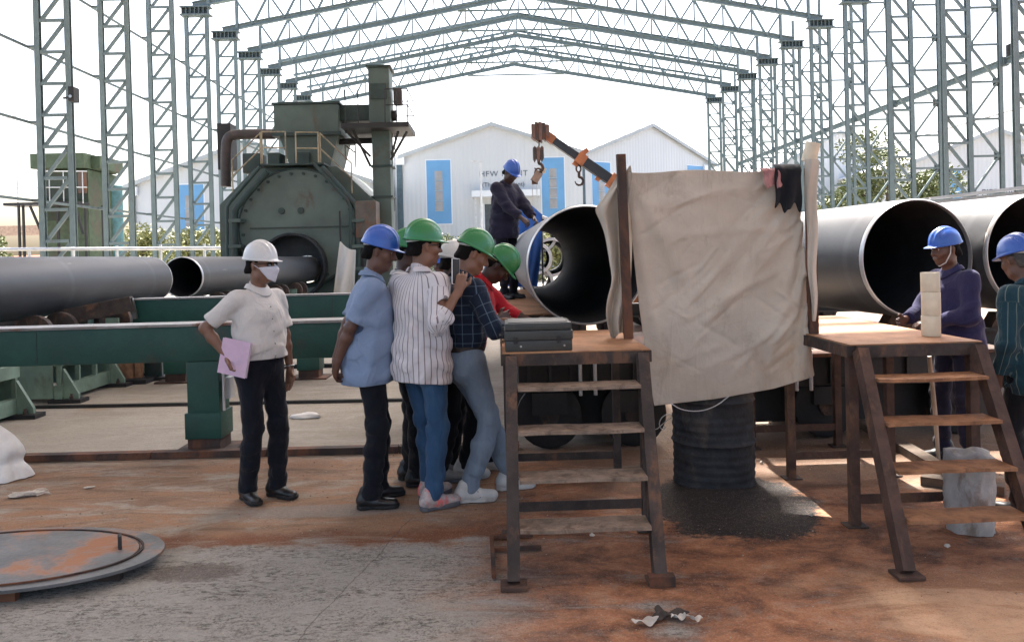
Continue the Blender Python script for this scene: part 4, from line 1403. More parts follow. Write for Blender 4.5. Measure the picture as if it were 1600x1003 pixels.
# ---- pick-and-carry crane behind the screen
def crane():
    Y = 16.0
    def P(px, py, d=0.0): return at(px, py, Y + d)
    tip, root = P(852, 211), P(1105, 386)
    t = thing('mobile_crane', 'mobile crane with black and orange boom rising from behind the canvas', 'crane', (P(1130, 400).x, Y, 0))
    ax = (root - tip).normalized()
    L = (root - tip).length
    def seg(name, s0, s1, w, mat, parent=t, ww=None):
        return bar(name, tip + ax * s0, tip + ax * s1, ww or w, w, mat, parent, up=(0, 0, 1))
    seg('boom_nose', -.02, .22, .18, M['boom_orange'])
    seg('inner_boom', .22, .87, .155, M['boom_dark'])
    c = seg('boom_collar', .80, 1.0, .23, M['boom_orange'])
    seg('middle_boom', 1.0, 1.66, .20, M['boom_dark'])
    seg('boom_collar', 1.62, 1.98, .29, M['boom_orange'])
    seg('outer_boom', 1.98, L, .30, M['boom_dark'])
    p = tip + ax * .86; u = Vector((ax.z, 0, -ax.x))
    if u.z < 0: u = -u
    bar('collar_lug', p + u * .10, p + u * .22 + Vector((.05, 0, 0)), .1, .10, M['boom_orange'], t)
    bar('collar_lug', p - u * .10, p - u * .18, .1, .12, M['boom_orange'], t)
    p = tip + ax * 1.42; bar('collar_lug', p - u * .09, p - u * .17, .1, .10, M['boom_orange'], t)
    # black and red striped sheave head
    h0 = P(843, 205)
    for i in range(5):
        x = h0.x - .17 + .075 * i
        bm = bmesh.new()
        k = (.20, .25, .25, .22, .17)[i]
        add_prism(bm, [(x, Y - .12, h0.z - k + .06), (x + .068, Y - .12, h0.z - k), (x + .068, Y - .12, h0.z + k * .62), (x, Y - .12, h0.z + k * .72)], (0, .24, 0))
        bm_obj('sheave_plate', bm, M['hook'] if i % 2 else M['boom_orange_dark'], t)
    # hook block on its rope
    hb = P(841, 241)
    bar('hoist_rope', P(843, 212), P(842, 232), .025, .025, M['cable'], t, 'round')
    for i in range(3):
        x = hb.x - .11 + .075 * i
        bm = bmesh.new()
        add_prism(bm, [(x, Y - .1, hb.z - .1), (x + .035, Y - .1, hb.z - .17), (x + .07, Y - .1, hb.z - .1), (x + .07, Y - .1, hb.z + .12), (x + .035, Y - .1, hb.z + .16), (x, Y - .1, hb.z + .12)], (0, .2, 0))
        bm_obj('hook_block_cheek', bm, M['boom_orange_dark'] if i == 1 else M['hook'], t)
    def hook(px, py, s, parent):
        c = P(px, py)
        pts = [c + Vector((0, 0, .16 * s)), c + Vector((0, 0, .06 * s))]
        for i in range(11):
            a = math.pi / 2 - (i / 10) * 1.5 * math.pi
            pts.append(c + Vector((math.cos(a) * .085 * s, 0, math.sin(a) * .085 * s - .03 * s)))
        return tube('hook', pts, [.03 * s] * 8 + [.022 * s] * 3 + [.012 * s] * 2, M['hook'], parent, 8)
    hook(842, 260, 1.0, t)
    hook(905, 281, 1.0, t)
    tube('chain_shackle', [P(904, 264) + Vector((.05 * math.cos(a), 0, .07 * math.sin(a))) for a in np.linspace(0, 6.28, 13)], .018, M['hook'], t, 6)
    bar('hook_link', P(904, 257), P(904, 260), .06, .06, M['hook'], t)
    # carrier
    b = P(1130, 400)
    box('chassis', (b.x - 2.2, Y - .75, .55), (b.x + 2.4, Y + .75, 1.15), M['boom_orange'], t, .05)
    box('engine_cover', (b.x + .7, Y - .7, 1.151), (b.x + 2.3, Y + .7, 1.75), M['boom_orange'], t, .08)
    box('cabin', (b.x + 1.0, Y - .6, 1.752), (b.x + 1.9, Y + .2, 2.15), M['boom_dark'], t, .05)
    bar('boom_mount', (root.x - .1, Y, 1.15), (root.x - .02, Y, root.z + .05), .5, .4, M['boom_orange'], t)
    for x in (b.x - 1.5, b.x + 1.5):
        for y in (Y - .85, Y + .85):
            w = lathe('wheel', [(.22, -.13), (.42, -.15), (.48, -.1), (.48, .1), (.42, .15), (.22, .13)], M['tyre'], t, 24, 'Y', loc=(x, y, .48))
            lathe('rim', [(.0, -.1), (.22, -.1), (.22, .1), (.0, .1)], M['boom_orange'], w, 16, 'Y', loc=(x, y, .48))
    # lifting clamp hanging from the hook
    k = thing('lifting_clamp', 'small lifting beam with a pale clamp hanging from the crane hook', 'clamp', P(838, 285))
    tube('master_link', [P(841, 268) + Vector((.07 * math.cos(a), 0, .10 * math.sin(a) - .04)) for a in np.linspace(0, 6.28, 13)], .02, M['hook'], k, 6)
    bar('rusty_arm', P(843, 270), P(834, 284), .13, .16, paint('pale_rusty_clamp', (.33, .23, .17), .7), k)
    bm = bmesh.new()
    add_prism(bm, [P(846, 252), P(850, 262), P(854, 264), P(852, 270), P(843, 270)], (0, .12, 0))
    bm_obj('pale_clamp', bm, M['cream'], k)
    a, b2 = P(831, 288), P(840, 282); box('spreader_plate', (a.x, Y - .05, a.z), (b2.x, Y + .05, b2.z), M['hook'], k)
    for px in (832, 839):
        bar('sling', P(px, 288), P(px, 352), .018, .018, M['galv'], k, 'round')


M['boom_orange_dark'] = paint('faded_red_stripe', (0.20, 0.115, 0.09), 0.6, dirt=(.1, .07, .06), dirt_amt=.3)
crane()

# ---- pipe racks and trolleys under the centre and right pipes
def rack(label, x0, x1, Y, zt, zpipe, sup, n):
    t = thing('pipe_rack', label, 'rack', ((x0 + x1) / 2, Y, 0), group='dark steel pipe racks')
    bar('cross_beam', (x0, Y, zt - .13), (x1, Y, zt - .13), .24, .26, M['black_steel'], t, 'ibeam')
    for x in n:
        bar('leg', (x, Y, 0), (x, Y, zt - .26), .18, .18, M['black_steel'], t, 'ibeam')
        box('foot_plate', (x - .18, Y - .18, 0), (x + .18, Y + .18, .03), M['rust_dark'], t)
    for x in sup:
        bm = bmesh.new()
        add_prism(bm, [(x - .22, Y - .1, zt + .001), (x + .22, Y - .1, zt + .001), (x + .12, Y - .1, zpipe(x)), (x - .12, Y - .1, zpipe(x))], (0, .2, 0))
        bm_obj('pipe_chock', bm, M['rusty'], t)
    return t


rack('dark steel rack under the near ends of the right pipes', 1.75, 7.4, 8.6, .66, lambda x: .83 + abs(((x - 3.4) % 1.22) - .61) * .0 , (3.72, 4.52, 4.94, 5.74), (1.9, 3.1, 4.7, 6.4))
rack('dark steel rack under the far ends of the right pipes', 1.2, 7.2, 14.4, .66, lambda x: .83, (3.2, 4.0, 4.42, 5.2), (1.4, 2.9, 4.6, 6.2))
def trolley(label, x0, x1, y0, y1, z0, z1, wheel):
    t = thing('roller_trolley', label, 'trolley', ((x0 + x1) / 2, (y0 + y1) / 2, 0), group='dark roller trolleys')
    box('frame', (x0, y0, z0), (x1, y1, z1), M['black_steel'], t, .015)
    nr = 7
    for i in range(nr):
        x = x0 + (x1 - x0) * (i + .5) / nr
        box('web_stiffener', (x - .012, y0 - .04, z0 + .02), (x + .012, y0 - .002, z1 - .02), M['black_steel'], t)
    box('top_plate', (x0 - .06, y0 - .06, z1 + .002), (x1 + .06, y1 + .06, z1 + .03), M['rust_dark'], t)
    for x in wheel:
        for y in (y0 + .12, y1 - .12):
            w = lathe('wheel', [(.05, -.06), (.24, -.06), (.27, -.05), (.27, .03), (.22, .04), (.22, .06), (.05, .06)], M['black_steel'], t, 24, 'Y', loc=(x, y, .275))
            lathe('wheel_hub', [(.08, -.09), (.08, .09)], M['rusty'], w, 12, 'Y', loc=(x, y, .275))
        box('axle_box', (x - .14, y0 - .02, .30), (x + .14, y1 + .02, z0 - .001), M['black_steel'], t)
    box('dark_fill_plate', (x0 + .05, y0 + .3, .1), (x1 - .05, y0 + .33, z0 - .002), M['black_steel'], t)  # black plate added to darken the space under the frame
    for x in (x0 + .5, x0 + .62):
        bar('grease_nipple', (x, y0 - .06, z0 - .02), (x, y0 - .06, z1 + .06), .03, .03, M['galv'], t, 'round')
    return t


trolley('dark roller trolley with wheels under the right deck', 1.95, 4.2, 6.35, 7.3, .45, .70, (2.75, 3.9))
trolley('dark trolley carrying the near end of the centre pipe', .15, 1.35, 6.25, 7.2, .48, .82, (.4, 1.1))
trolley('dark trolley under the far half of the centre pipe', .15, 1.25, 10.9, 11.9, .48, .82, (.4, 1.05))
for y, lab in ((6.7, 'pair of rollers cradling the near end of the centre pipe'), (11.4, 'pair of rollers cradling the far half of the centre pipe')):
    t = thing('pipe_cradle', lab, 'cradle', (.68, y, .85), group='pipe cradles')
    for s in (-1, 1):
        w = lathe('cradle_roller', [(.03, -.14), (.09, -.14), (.09, .14), (.03, .14)], M['rusty'], t, 20, 'Y', loc=(.68 + s * .28, y, 1.01 - .04))
        box('roller_bracket', (.68 + s * .28 - .06, y - .2, .853), (.68 + s * .28 + .06, y - .15, 1.0), M['black_steel'], t)
        box('roller_bracket', (.68 + s * .28 - .06, y + .15, .853), (.68 + s * .28 + .06, y + .2, 1.0), M['black_steel'], t)

# grey trough running back behind the right pipes
t = thing('cable_trough', 'grey metal trough on posts behind the right pipes', 'trough', (8.2, 12, 0))
q0 = Vector((8.6, 10.0, 2.36)); dd = dR
for i in range(6):
    a, b2 = q0 + dd * (i * 4), q0 + dd * (i * 4 + 3.96)
    bar('trough_length', a, b2, .5, .10, M['skid'], t, 'box', up=(0, 0, 1))
    bar('trough_lip', a + Vector((-.24, 0, .10)), b2 + Vector((-.24, 0, .10)), .04, .05, M['galv'], t)
    p = a + dd * .2
    bar('post', (p.x, p.y, 0), (p.x, p.y, 2.30), .12, .12, M['steel_dark'], t, 'ibeam')

# ---- things on the left ground
def flat_rail(label, a, b2, w, h, mat, name='floor_rail', cat='rail', joints=(), group=None):
    t = thing(name, label, cat, ((a[0] + b2[0]) / 2, (a[1] + b2[1]) / 2, 0), group=group)
    A, B = Vector((*a, h / 2)), Vector((*b2, h / 2))
    n = len(joints) + 1
    js = [0] + list(joints) + [1]
    for s, e in zip(js[:-1], js[1:]):
        p, q = A.lerp(B, s), A.lerp(B, e)
        d = (B - A).normalized() * .004
        bar('rail_length', p + d, q - d, w, h, mat, t)
    return t


flat_rail('brown steel bar laid along the slab behind the men', (-4.4, 6.47), (.15, 6.36), .09, .055, M['rust_dark'], joints=(.33, .54, .78))
flat_rail('thin black rail across the pale slab behind the front green beam', (-5.3, 8.86), (-.6, 8.62), .05, .035, M['cable'], joints=(.5,))
flat_rail('dark pipe lying under the rear green beam', (-4.2, 11.6), (-.9, 11.55), .07, .06, M['black_steel'], joints=(.6,))
for lab, a, b2 in (('white tube lying on the slab beside the timber post', gnd(254, 579), gnd(316, 560)),):
    o = tube('floor_tube', [(a.x, a.y, .05), (b2.x, b2.y, .05)], .05, M['galv'])
    tag(o, lab, 'tube')
p = gnd(205, 597)
t = thing('timber_post', 'short bundle of reddish timber offcuts standing on the slab', 'timber', (p.x, p.y, 0))
for i, (dx, dy, h, w) in enumerate(((-.1, 0, .42, .09), (0, -.02, .45, .1), (.1, .02, .40, .09), (.05, .1, .47, .08), (-.06, .1, .44, .09))):
    bar('plank', (p.x + dx, p.y + dy, .06), (p.x + dx * 1.15, p.y + dy, h), w, .07, M['wood'], t)
box('pallet', (p.x - .3, p.y - .22, 0), (p.x + .3, p.y + .22, .06), M['black_steel'], t)
p = gnd(245, 592)
t = thing('control_post', 'small dark green control post beside the timber offcuts', 'post', (p.x, p.y, 0))
box('post_box', (p.x - .12, p.y - .1, .05), (p.x + .10, p.y + .1, .62), M['machine_dark'], t, .01)
box('base', (p.x - .2, p.y - .18, 0), (p.x + .2, p.y + .18, .049), M['black_steel'], t)
tube('conduit', [(p.x + .13, p.y - .08, .05), (p.x + .13, p.y - .08, .7)], .02, M['galv'], t, 8)
pts = [gnd(x, y) for x, y in ((205, 596), (222, 588), (240, 593), (262, 596), (268, 589), (255, 583), (240, 586))]
tag(tube('loose_cable', [(q.x, q.y, .015) for q in pts], .012, M['cable'], smooth_path=2), 'thin dark cable coiled by the control post', 'cable')

# brown angle lying by the cable and scattered bits
p = gnd(480, 652)
bm = bmesh.new()
bmesh.ops.create_icosphere(bm, subdivisions=3, radius=1)
for v in bm.verts:
    n = 1 + .14 * math.sin(v.co.x * 5 + v.co.y * 3) + .1 * math.sin(v.co.y * 11 + 1)
    v.co = Vector((v.co.x * .155 * n, v.co.y * .09 * n, max(-.0, v.co.z) * .045 * n))
o = bm_obj('flattened_sack', bm, M['white_plastic'], smooth=True); o.location = (p.x, p.y, .004); tag(o, 'flat white sack lying on the slab behind the men', 'sack')


def crumple(name, label, cat, loc, size, mat, seed, flat=.35, rot=0.0, n=3):
    rs = np.random.RandomState(seed)
    bm = bmesh.new()
    bmesh.ops.create_icosphere(bm, subdivisions=n, radius=1)
    ph = rs.uniform(0, 6.28, 9)
    for v in bm.verts:
        c = v.co
        f = 1 + .22 * math.sin(c.x * 4 + ph[0]) * math.sin(c.y * 5 + ph[1]) + .16 * math.sin(c.z * 9 + c.x * 7 + ph[2]) + .10 * math.sin(c.y * 15 + c.x * 9 + ph[3]) + .05 * rs.normal()
        z = c.z * f
        v.co = Vector((c.x * f * size[0], c.y * f * size[1], (z + 1) * .5 * size[2]))
    o = bm_obj(name, bm, mat)
    o.location = loc
    o.rotation_euler = (0, 0, rot)
    if label: tag(o, label, cat)
    return o


# white sack at the left edge: upright, slumped, cinched
def sack(name, label, loc, r, h, mat, seed, lean=(0, 0)):
    rs = np.random.RandomState(seed)
    nu, nv = 40, 26
    V, F = [], []
    for j in range(nv):
        v = j / (nv - 1)
        for i in range(nu):
            a = 2 * math.pi * i / nu
            prof = (.82 + .26 * math.sin(min(1, v * 1.6) * math.pi * .62)) * (1 if v < .72 else max(.08, 1 - ((v - .72) / .28) ** 1.5 * .9))
            if v < .06: prof *= .75 + v * 4
            k = 1 + .09 * math.sin(3 * a + 4 * v + seed) + .06 * abs(math.sin(5 * a - 7 * v)) + .05 * abs(math.sin(9 * a + 10 * v + 2)) * v + .015 * rs.normal()
            rr = r * prof * k
            z = h * v + .02 * h * math.sin(5 * a + seed) * v
            V.append((rr * math.cos(a) + lean[0] * v * v, rr * .85 * math.sin(a) + lean[1] * v * v, max(0.002, z)))
    for j in range(nv - 1):
        for i in range(nu):
            F.append((j * nu + i, j * nu + (i + 1) % nu, (j + 1) * nu + (i + 1) % nu, (j + 1) * nu + i))
    F.append(tuple(range(nu))[::-1])
    F.append(tuple((nv - 1) * nu + i for i in range(nu)))
    o = mesh_obj(name, V, F, mat, None, smooth=True, loc=loc)
    return tag(o, label, 'sack')


p = gnd(-8, 752)
nu, nv = 72, 30
V, F = [], []
for j in range(nv):
    v = j / (nv - 1)
    for i in range(nu):
        a = 2 * math.pi * i / nu
        fold = abs(math.sin(2.5 * a + .9)) + .5 * abs(math.sin(5.5 * a + 1.4 * v + 2)) + .3 * abs(math.sin(9.5 * a - 2 * v))
        r = .06 + .15 * math.sin(min(1, v * 1.5) * math.pi / 2) - .03 * math.exp(-((v - .72) / .12) ** 2) + .05 * max(0, v - .75) * 4
        r *= 1 - .28 * v * (1 - fold / 1.8) + .03 * math.sin(7 * a + 9 * v)
        z = .40 * (1 - v) ** .85 - .03 * (fold - .9) * v * (1 - v) * 2
        V.append((p.x - .03 + r * math.cos(a) - .05 * (1 - v), p.y + .1 + r * .8 * math.sin(a), max(.004, z)))
for j in range(nv - 1):
    for i in range(nu):
        F.append((j * nu + i, (j + 1) * nu + i, (j + 1) * nu + (i + 1) % nu, j * nu + (i + 1) % nu))
F.append(tuple(range(nu)))
tag(mesh_obj('woven_sack', V, F, M['white_plastic'], None, smooth=True), 'white slumped plastic sack at the left edge', 'sack')
p = gnd(1542, 842)
t = thing('wrapped_roll', 'dirty white plastic wrapped roll standing behind the right steps', 'bundle', (p.x, p.y + .15, 0))
for i, (dx, dy, r, h) in enumerate(((.0, .15, .122, .44),)):
    rs = np.random.RandomState(30 + i)
    nu, nv = 44, 26
    V, F = [], []
    for j in range(nv):
        v = j / (nv - 1)
        for k in range(nu):
            a = 2 * math.pi * k / nu
            rr = r * (1 + .05 * math.sin(4 * a + 6 * v + i) + .035 * math.sin(9 * a - 13 * v) + .025 * math.sin(17 * a + 21 * v) + .012 * rs.normal())
            if v > .93: rr *= max(.1, 1 - (v - .93) / .07 * .8)
            V.append((p.x + dx + rr * math.cos(a), p.y + dy + rr * math.sin(a), .002 + h * min(1, v * 1.06) + .012 * math.sin(3 * a + i) * v))
    for j in range(nv - 1):
        for k in range(nu):
            F.append((j * nu + k, j * nu + (k + 1) % nu, (j + 1) * nu + (k + 1) % nu, (j + 1) * nu + k))
    F.append(tuple((nv - 1) * nu + k for k in range(nu)))
    mesh_obj('plastic_wrap', V, F, M['sack_grey'], t, smooth=True)

# litter
def scrap_sheet(name, label, loc, w, mat, seed):
    rs = np.random.RandomState(seed)
    n, m = 12, 7
    Q = np.zeros((n, m, 3))
    ph = rs.uniform(0, 6.28, 6)
    a = rs.uniform(-.5, .5)
    for i in range(n):
        for j in range(m):
            s, v = i / (n - 1) - .5, j / (m - 1) - .5
            x = s * 2 * w * (1 + .15 * math.sin(v * 9 + ph[0]))
            y = v * w * (.75 + .35 * math.sin(s * 8 + ph[1]))
            z = .004 + .010 * (1 + math.sin(s * 7 + ph[2] + v * 3)) + .012 * max(0, math.sin(v * 5 + ph[3])) * (1 + math.sin(s * 11 + ph[4])) * .6
            Q[i, j] = (loc[0] + x * math.cos(a) - y * math.sin(a), loc[1] + x * math.sin(a) + y * math.cos(a), z)
    o = sheet(name, Q, mat, None, .002, 1)
    return tag(o, label, 'litter')


for i, (px, py, w, lab) in enumerate(((40, 775, .1, 'frayed pale rag near the white sack at the left edge'), (140, 762, .035, 'small flat paper scrap on the brown dust'))):
    p = gnd(px, py)
    crumple('rag' if i == 0 else 'paper_scrap', lab, 'litter', (p.x, p.y, 0.002), (w, w * .45, .03 if i == 0 else .01), M['scrap'], 20 + i, rot=.3)
t = thing('twine_scrap', 'frayed twine trailing from the pale rag', 'litter', gnd(60, 768))
for k in range(5):
    a = gnd(45 + 3 * k, 772 + 1.2 * k); b2 = gnd(72 + 2 * k, 764 + 2.2 * k)
    tube('strand', [(a.x, a.y, .012), ((a.x + b2.x) / 2, (a.y + b2.y) / 2 + .01 * math.sin(k * 2), .02), (b2.x, b2.y, .008)], .004, M['scrap'], t, 5)
for i, (px, py, w, mt) in enumerate(((1008, 975, .055, 'scrap'), (1050, 962, .07, 'scrap_dark'), (1085, 970, .035, 'scrap'), (1035, 966, .05, 'scrap_dark'), (1060, 968, .03, 'scrap'))):
    p = gnd(px, py)
    scrap_sheet('torn_scrap', ['pale torn scrap, leftmost of the burnt litter in the foreground', 'scorched scrap in the middle of the burnt litter', 'pale torn scrap, rightmost of the burnt litter',
                           'scorched scrap left in the burnt litter', 'small pale scrap among the burnt litter'][i], (p.x, p.y, .001), w, M[mt], 40 + i)
for i, (px, py) in enumerate(((1113, 779), (1268, 806), (1190, 724), (925, 838), (1480, 855))):
    p = gnd(px, py)
    crumple('paper_crumb', ['white crumb in front of the black drum', 'white crumb beside the sunlit patch', 'white scrap behind the drum', 'pebble under the left steps',
                            'white crumb under the right steps'][i], 'litter', (p.x, p.y, .002), (.014, .012, .018), M['scrap'], 60 + i, n=2)

# flat bar scrap frame by the left steps
t = thing('bar_frame', 'rusty bar frame lying at the foot of the left steps', 'scrap', gnd(775, 880))
for a, b2 in (((768, 843), (772, 905)), ((768, 843), (832, 839)), ((772, 862), (846, 860))):
    p, q = gnd(*a), gnd(*b2)
    bar('frame_bar', (p.x, p.y, .016), (q.x, q.y, .016), .022, .022, M['rust_dark'], t)


# ---- round steel lid, left foreground
def lid():
    c = (-2.66, 4.12)
    t = thing('steel_disc', 'round steel plate on blocks at the lower left', 'plate', (*c, 0))
    R, z = .455, .055
    lathe('outer_ring', [(R * .845, z), (R, z), (R, z + .016), (R * .845, z + .016)], M['lid'], t, 64, loc=(*c, 0), closed=True)
    lathe('inner_plate', [(.0, z - .006), (R * .838, z - .006), (R * .838, z + .020), (.0, z + .020)], M['lid'], t, 64, loc=(*c, 0))
    lathe('rim_bead', [(R * .855, z + .0165), (R * .87, z + .0165), (R * .87, z + .026), (R * .855, z + .026)], M['rust_dark'], t, 64, loc=(*c, 0), closed=True)
    p = gnd(192, 850)
    hx, hy = c[0] + .31, c[1] + .10
    tube('handle', [(hx, hy, z + .02), (hx, hy, z + .085), (hx + .014, hy - .05, z + .085), (hx + .014, hy - .05, z + .02)], .006, M['black_steel'], t, 8)
    for a in range(8):
        an = a * math.pi / 4 + .35
        x, y = c[0] + R * .86 * math.cos(an), c[1] + R * .86 * math.sin(an)
        box('support_block', (x - .03, y - .02, 0), (x + .03, y + .02, z - .001), M['rust_dark'], t)
    t.scale = (1.82, 1, 1)


lid()

# ================================================================== decks, screen, drum
def stepped_platform(label, x0, x1, y0, y1, z, fx0, fx1, fy, tread, legs_y, mat_leg):
    t = thing('stepped_platform', label, 'platform', ((x0 + x1) / 2, (y0 + y1) / 2, 0), group='rusty stepped platforms')
    box('deck_plate', (x0 - .012, y0 - .012, z - .008), (x1 + .012, y1, z), M['deck'], t, .002)
    # angle skirt
    for a, b2 in (((x0, y0), (x1, y0)), ((x0, y1), (x1, y1)), ((x0, y0), (x0, y1)), ((x1, y0), (x1, y1))):
        A, B = Vector((*a, z - .042)), Vector((*b2, z - .042))
        if a[1] == b2[1]:
            A.x += .03; B.x -= .03
        bar('skirt_angle', A, B, .045, .066, M['rusty'], t)
    for x in (x0 + .02, x1 - .02):
        for y in legs_y:
            bar('leg', (x, y, 0.008), (x, y, z - .076), .052, .052, mat_leg, t, 'box')
            box('foot_plate', (x - .06, y - .05, 0), (x + .06, y + .05, .008), M['rusty'], t)
    for y in legs_y:
        for h in (.16,):
            bar('stretcher', (x0 + .05, y, h), (x1 - .05, y, h), .045, .055, mat_leg, t, 'angle')
    # steps
    top = z - .03
    for xt, xb in ((x0 + .035, fx0), (x1 - .04, fx1)):
        bar('stringer', (xb, fy, .02), (xt, y0 - .045, top), .062, .075, mat_leg, t, 'box', up=(0, 1, 0))
        box('foot_plate', (xb - .065, fy - .06, 0), (xb + .065, fy + .05, .018), M['rusty_red'], t, .003)
    rs = random.Random(int(x0 * 10) + 3)
    for h in (.88, .67, .455, .245):
        s = h / top
        y = fy + (y0 - .045 - fy) * s
        xl = fx0 + (x0 + .035 - fx0) * s + .034
        xr = fx1 + (x1 - .04 - fx1) * s - .034
        bm = bmesh.new()
        n = 8
        d = .085
        rows = []
        for i in range(n + 1):
            x = xl + (xr - xl) * i / n
            zz = h + rs.uniform(-.0012, .0012) + .0015 * math.sin(i * .9 + h * 9)
            rows.append([bm.verts.new((x, y - d + rs.uniform(-.003, .003), zz)), bm.verts.new((x, y + d, zz + .002)), bm.verts.new((x, y + d, zz - .016)), bm.verts.new((x, y - d + rs.uniform(-.002, .002), zz - .018))])
        for i in range(n):
            for k in range(4):
                bm.faces.new((rows[i][k], rows[i][(k + 1) % 4], rows[i + 1][(k + 1) % 4], rows[i + 1][k]))
        bm.faces.new(rows[0]); bm.faces.new(rows[-1][::-1])
        bmesh.ops.recalc_face_normals(bm, faces=bm.faces[:])
        bm_obj('tread', bm, tread, t)
    return t


stepped_platform('rusty platform with four worn treads carrying the green case', .03, .85, 4.38, 5.55, 1.05, .042, .752, 3.71, M['tread_wood'], (4.42, 5.50), M['rusty'])
stepped_platform('rusty platform with four orange treads in front of the man in purple', 2.0, 2.74, 4.33, 6.2, 1.05, 1.948, 2.64, 3.68, M['tread_orange'], (4.37, 5.32, 6.15), M['rusty_red'])
box_ = box('foot_block', (.69, 3.645, .0), (.815, 3.70, .05), M['rust_dark']); tag(box_, 'dark packing block at the right foot of the left steps', 'block')

t = thing('walkway', 'rusty plank walkway on which the man in navy stands', 'walkway', (.2, 9.8, 0))
for i, (a, b2) in enumerate(((7.1, 8.95), (8.96, 10.85), (10.9, 12.4))):
    box('deck_plate', (-.38, a, 1.05), (.52, b2 - .01, 1.06), M['deck'], t)
    for x in (-.34, .42):
        for y in (a + .06, b2 - .08):
            bar('leg', (x, y, 0), (x, y, 1.0), .05, .05, M['rusty'], t)
    for x in (-.36, .49):
        bar('edge_angle', (x, a + .01, 1.022), (x, b2 - .02, 1.022), .05, .05, M['rusty'], t)
    bar('end_angle', (-.33, a + .01, 1.020), (.46, a + .01, 1.020), .05, .05, M['rust_dark'], t)

# ---- screen posts
for lab, x, zt, tilt in (('dark rusty post at the left edge of the canvas screen', .835, 2.235, -.022), ('rusty post inside the canvas strip at the right edge of the screen', 2.035, 2.12, .0)):
    o = bar('screen_post', (x, 4.93, 1.052), (x + tilt, 4.93, zt), .056, .05, M['rust_dark'])
    tag(o, lab, 'post', 'posts of the canvas screen')


def canvas_mat():
    m, t, b = new_mat('soiled_canvas')
    p = t.pos()
    n = t.noise(p, 2.0, 6, 0.62)
    st = t.noise(t.pos(scale=(1, 1, .45)), 3.6, 7, 0.7, .6)
    c = t.mix(t.step(n, .3, .7), (0.54, 0.478, 0.395), (0.66, 0.592, 0.50))
    c = t.mix(t.math('MULTIPLY', t.step(st, .54, .70), .55), c, (0.30, 0.235, 0.175))
    sep = t.new('ShaderNodeSeparateXYZ'); t.l.new(p, sep.inputs[0])
    low = t.math('MULTIPLY', t.step(sep.outputs[2], 1.1, .65), t.step(sep.outputs[0], 1.5, 1.95))
    c = t.mix(t.math('MULTIPLY', t.math('MULTIPLY', low, t.step(st, .42, .6)), .6), c, (0.36, 0.21, 0.11))
    spots = t.step(t.noise(p, 38, 4, .7), .68, .74)
    c = t.mix(t.math('MULTIPLY', spots, .5), c, (0.15, 0.125, 0.10))
    t.set(b.inputs['Base Color'], c)
    b.inputs['Roughness'].default_value = .92
    b.inputs['Specular IOR Level'].default_value = .2
    # a little light comes through the cloth
    tr = t.new('ShaderNodeBsdfTranslucent')
    t.set(tr.inputs['Color'], t.mix(.5, c, (0.5, 0.40, 0.30)))
    mx = t.new('ShaderNodeMixShader'); mx.inputs[0].default_value = .18
    out = [q for q in t.n if q.type == 'OUTPUT_MATERIAL'][0]
    t.l.new(b.outputs[0], mx.inputs[1]); t.l.new(tr.outputs[0], mx.inputs[2]); t.l.new(mx.outputs[0], out.inputs[0])
    # crush creases: ridges along drawn-out diagonals
    ridg = []
    for i, (ang, sc, fq) in enumerate(((rad(-52), (3.2, 1, .55), 1.6), (rad(28), (4, 1, .4), 4.5), (rad(-38), (3.0, 1, .6), 3.2))):
        nn = t.noise(t.pos(scale=sc, rot=(0, ang, 0), loc=(i * 3.1, 0, i)), fq, 3, .5, .8)
        r = t.math('ABSOLUTE', t.math('SUBTRACT', nn, .5))
        ridg.append(t.step(r, .06, 0))
    h = t.math('MULTIPLY', ridg[0], .25)
    h = t.math('ADD', h, t.math('MULTIPLY', t.noise(p, 9, 6, .62, .7), 1.8))
    n1 = t.bump(h, .45, .012)
    nb = t.bump(t.noise(p, 420, 2, .5), .25, .002, n1)
    t.set(b.inputs['Normal'], nb)
    return m


M['canvas'] = canvas_mat()


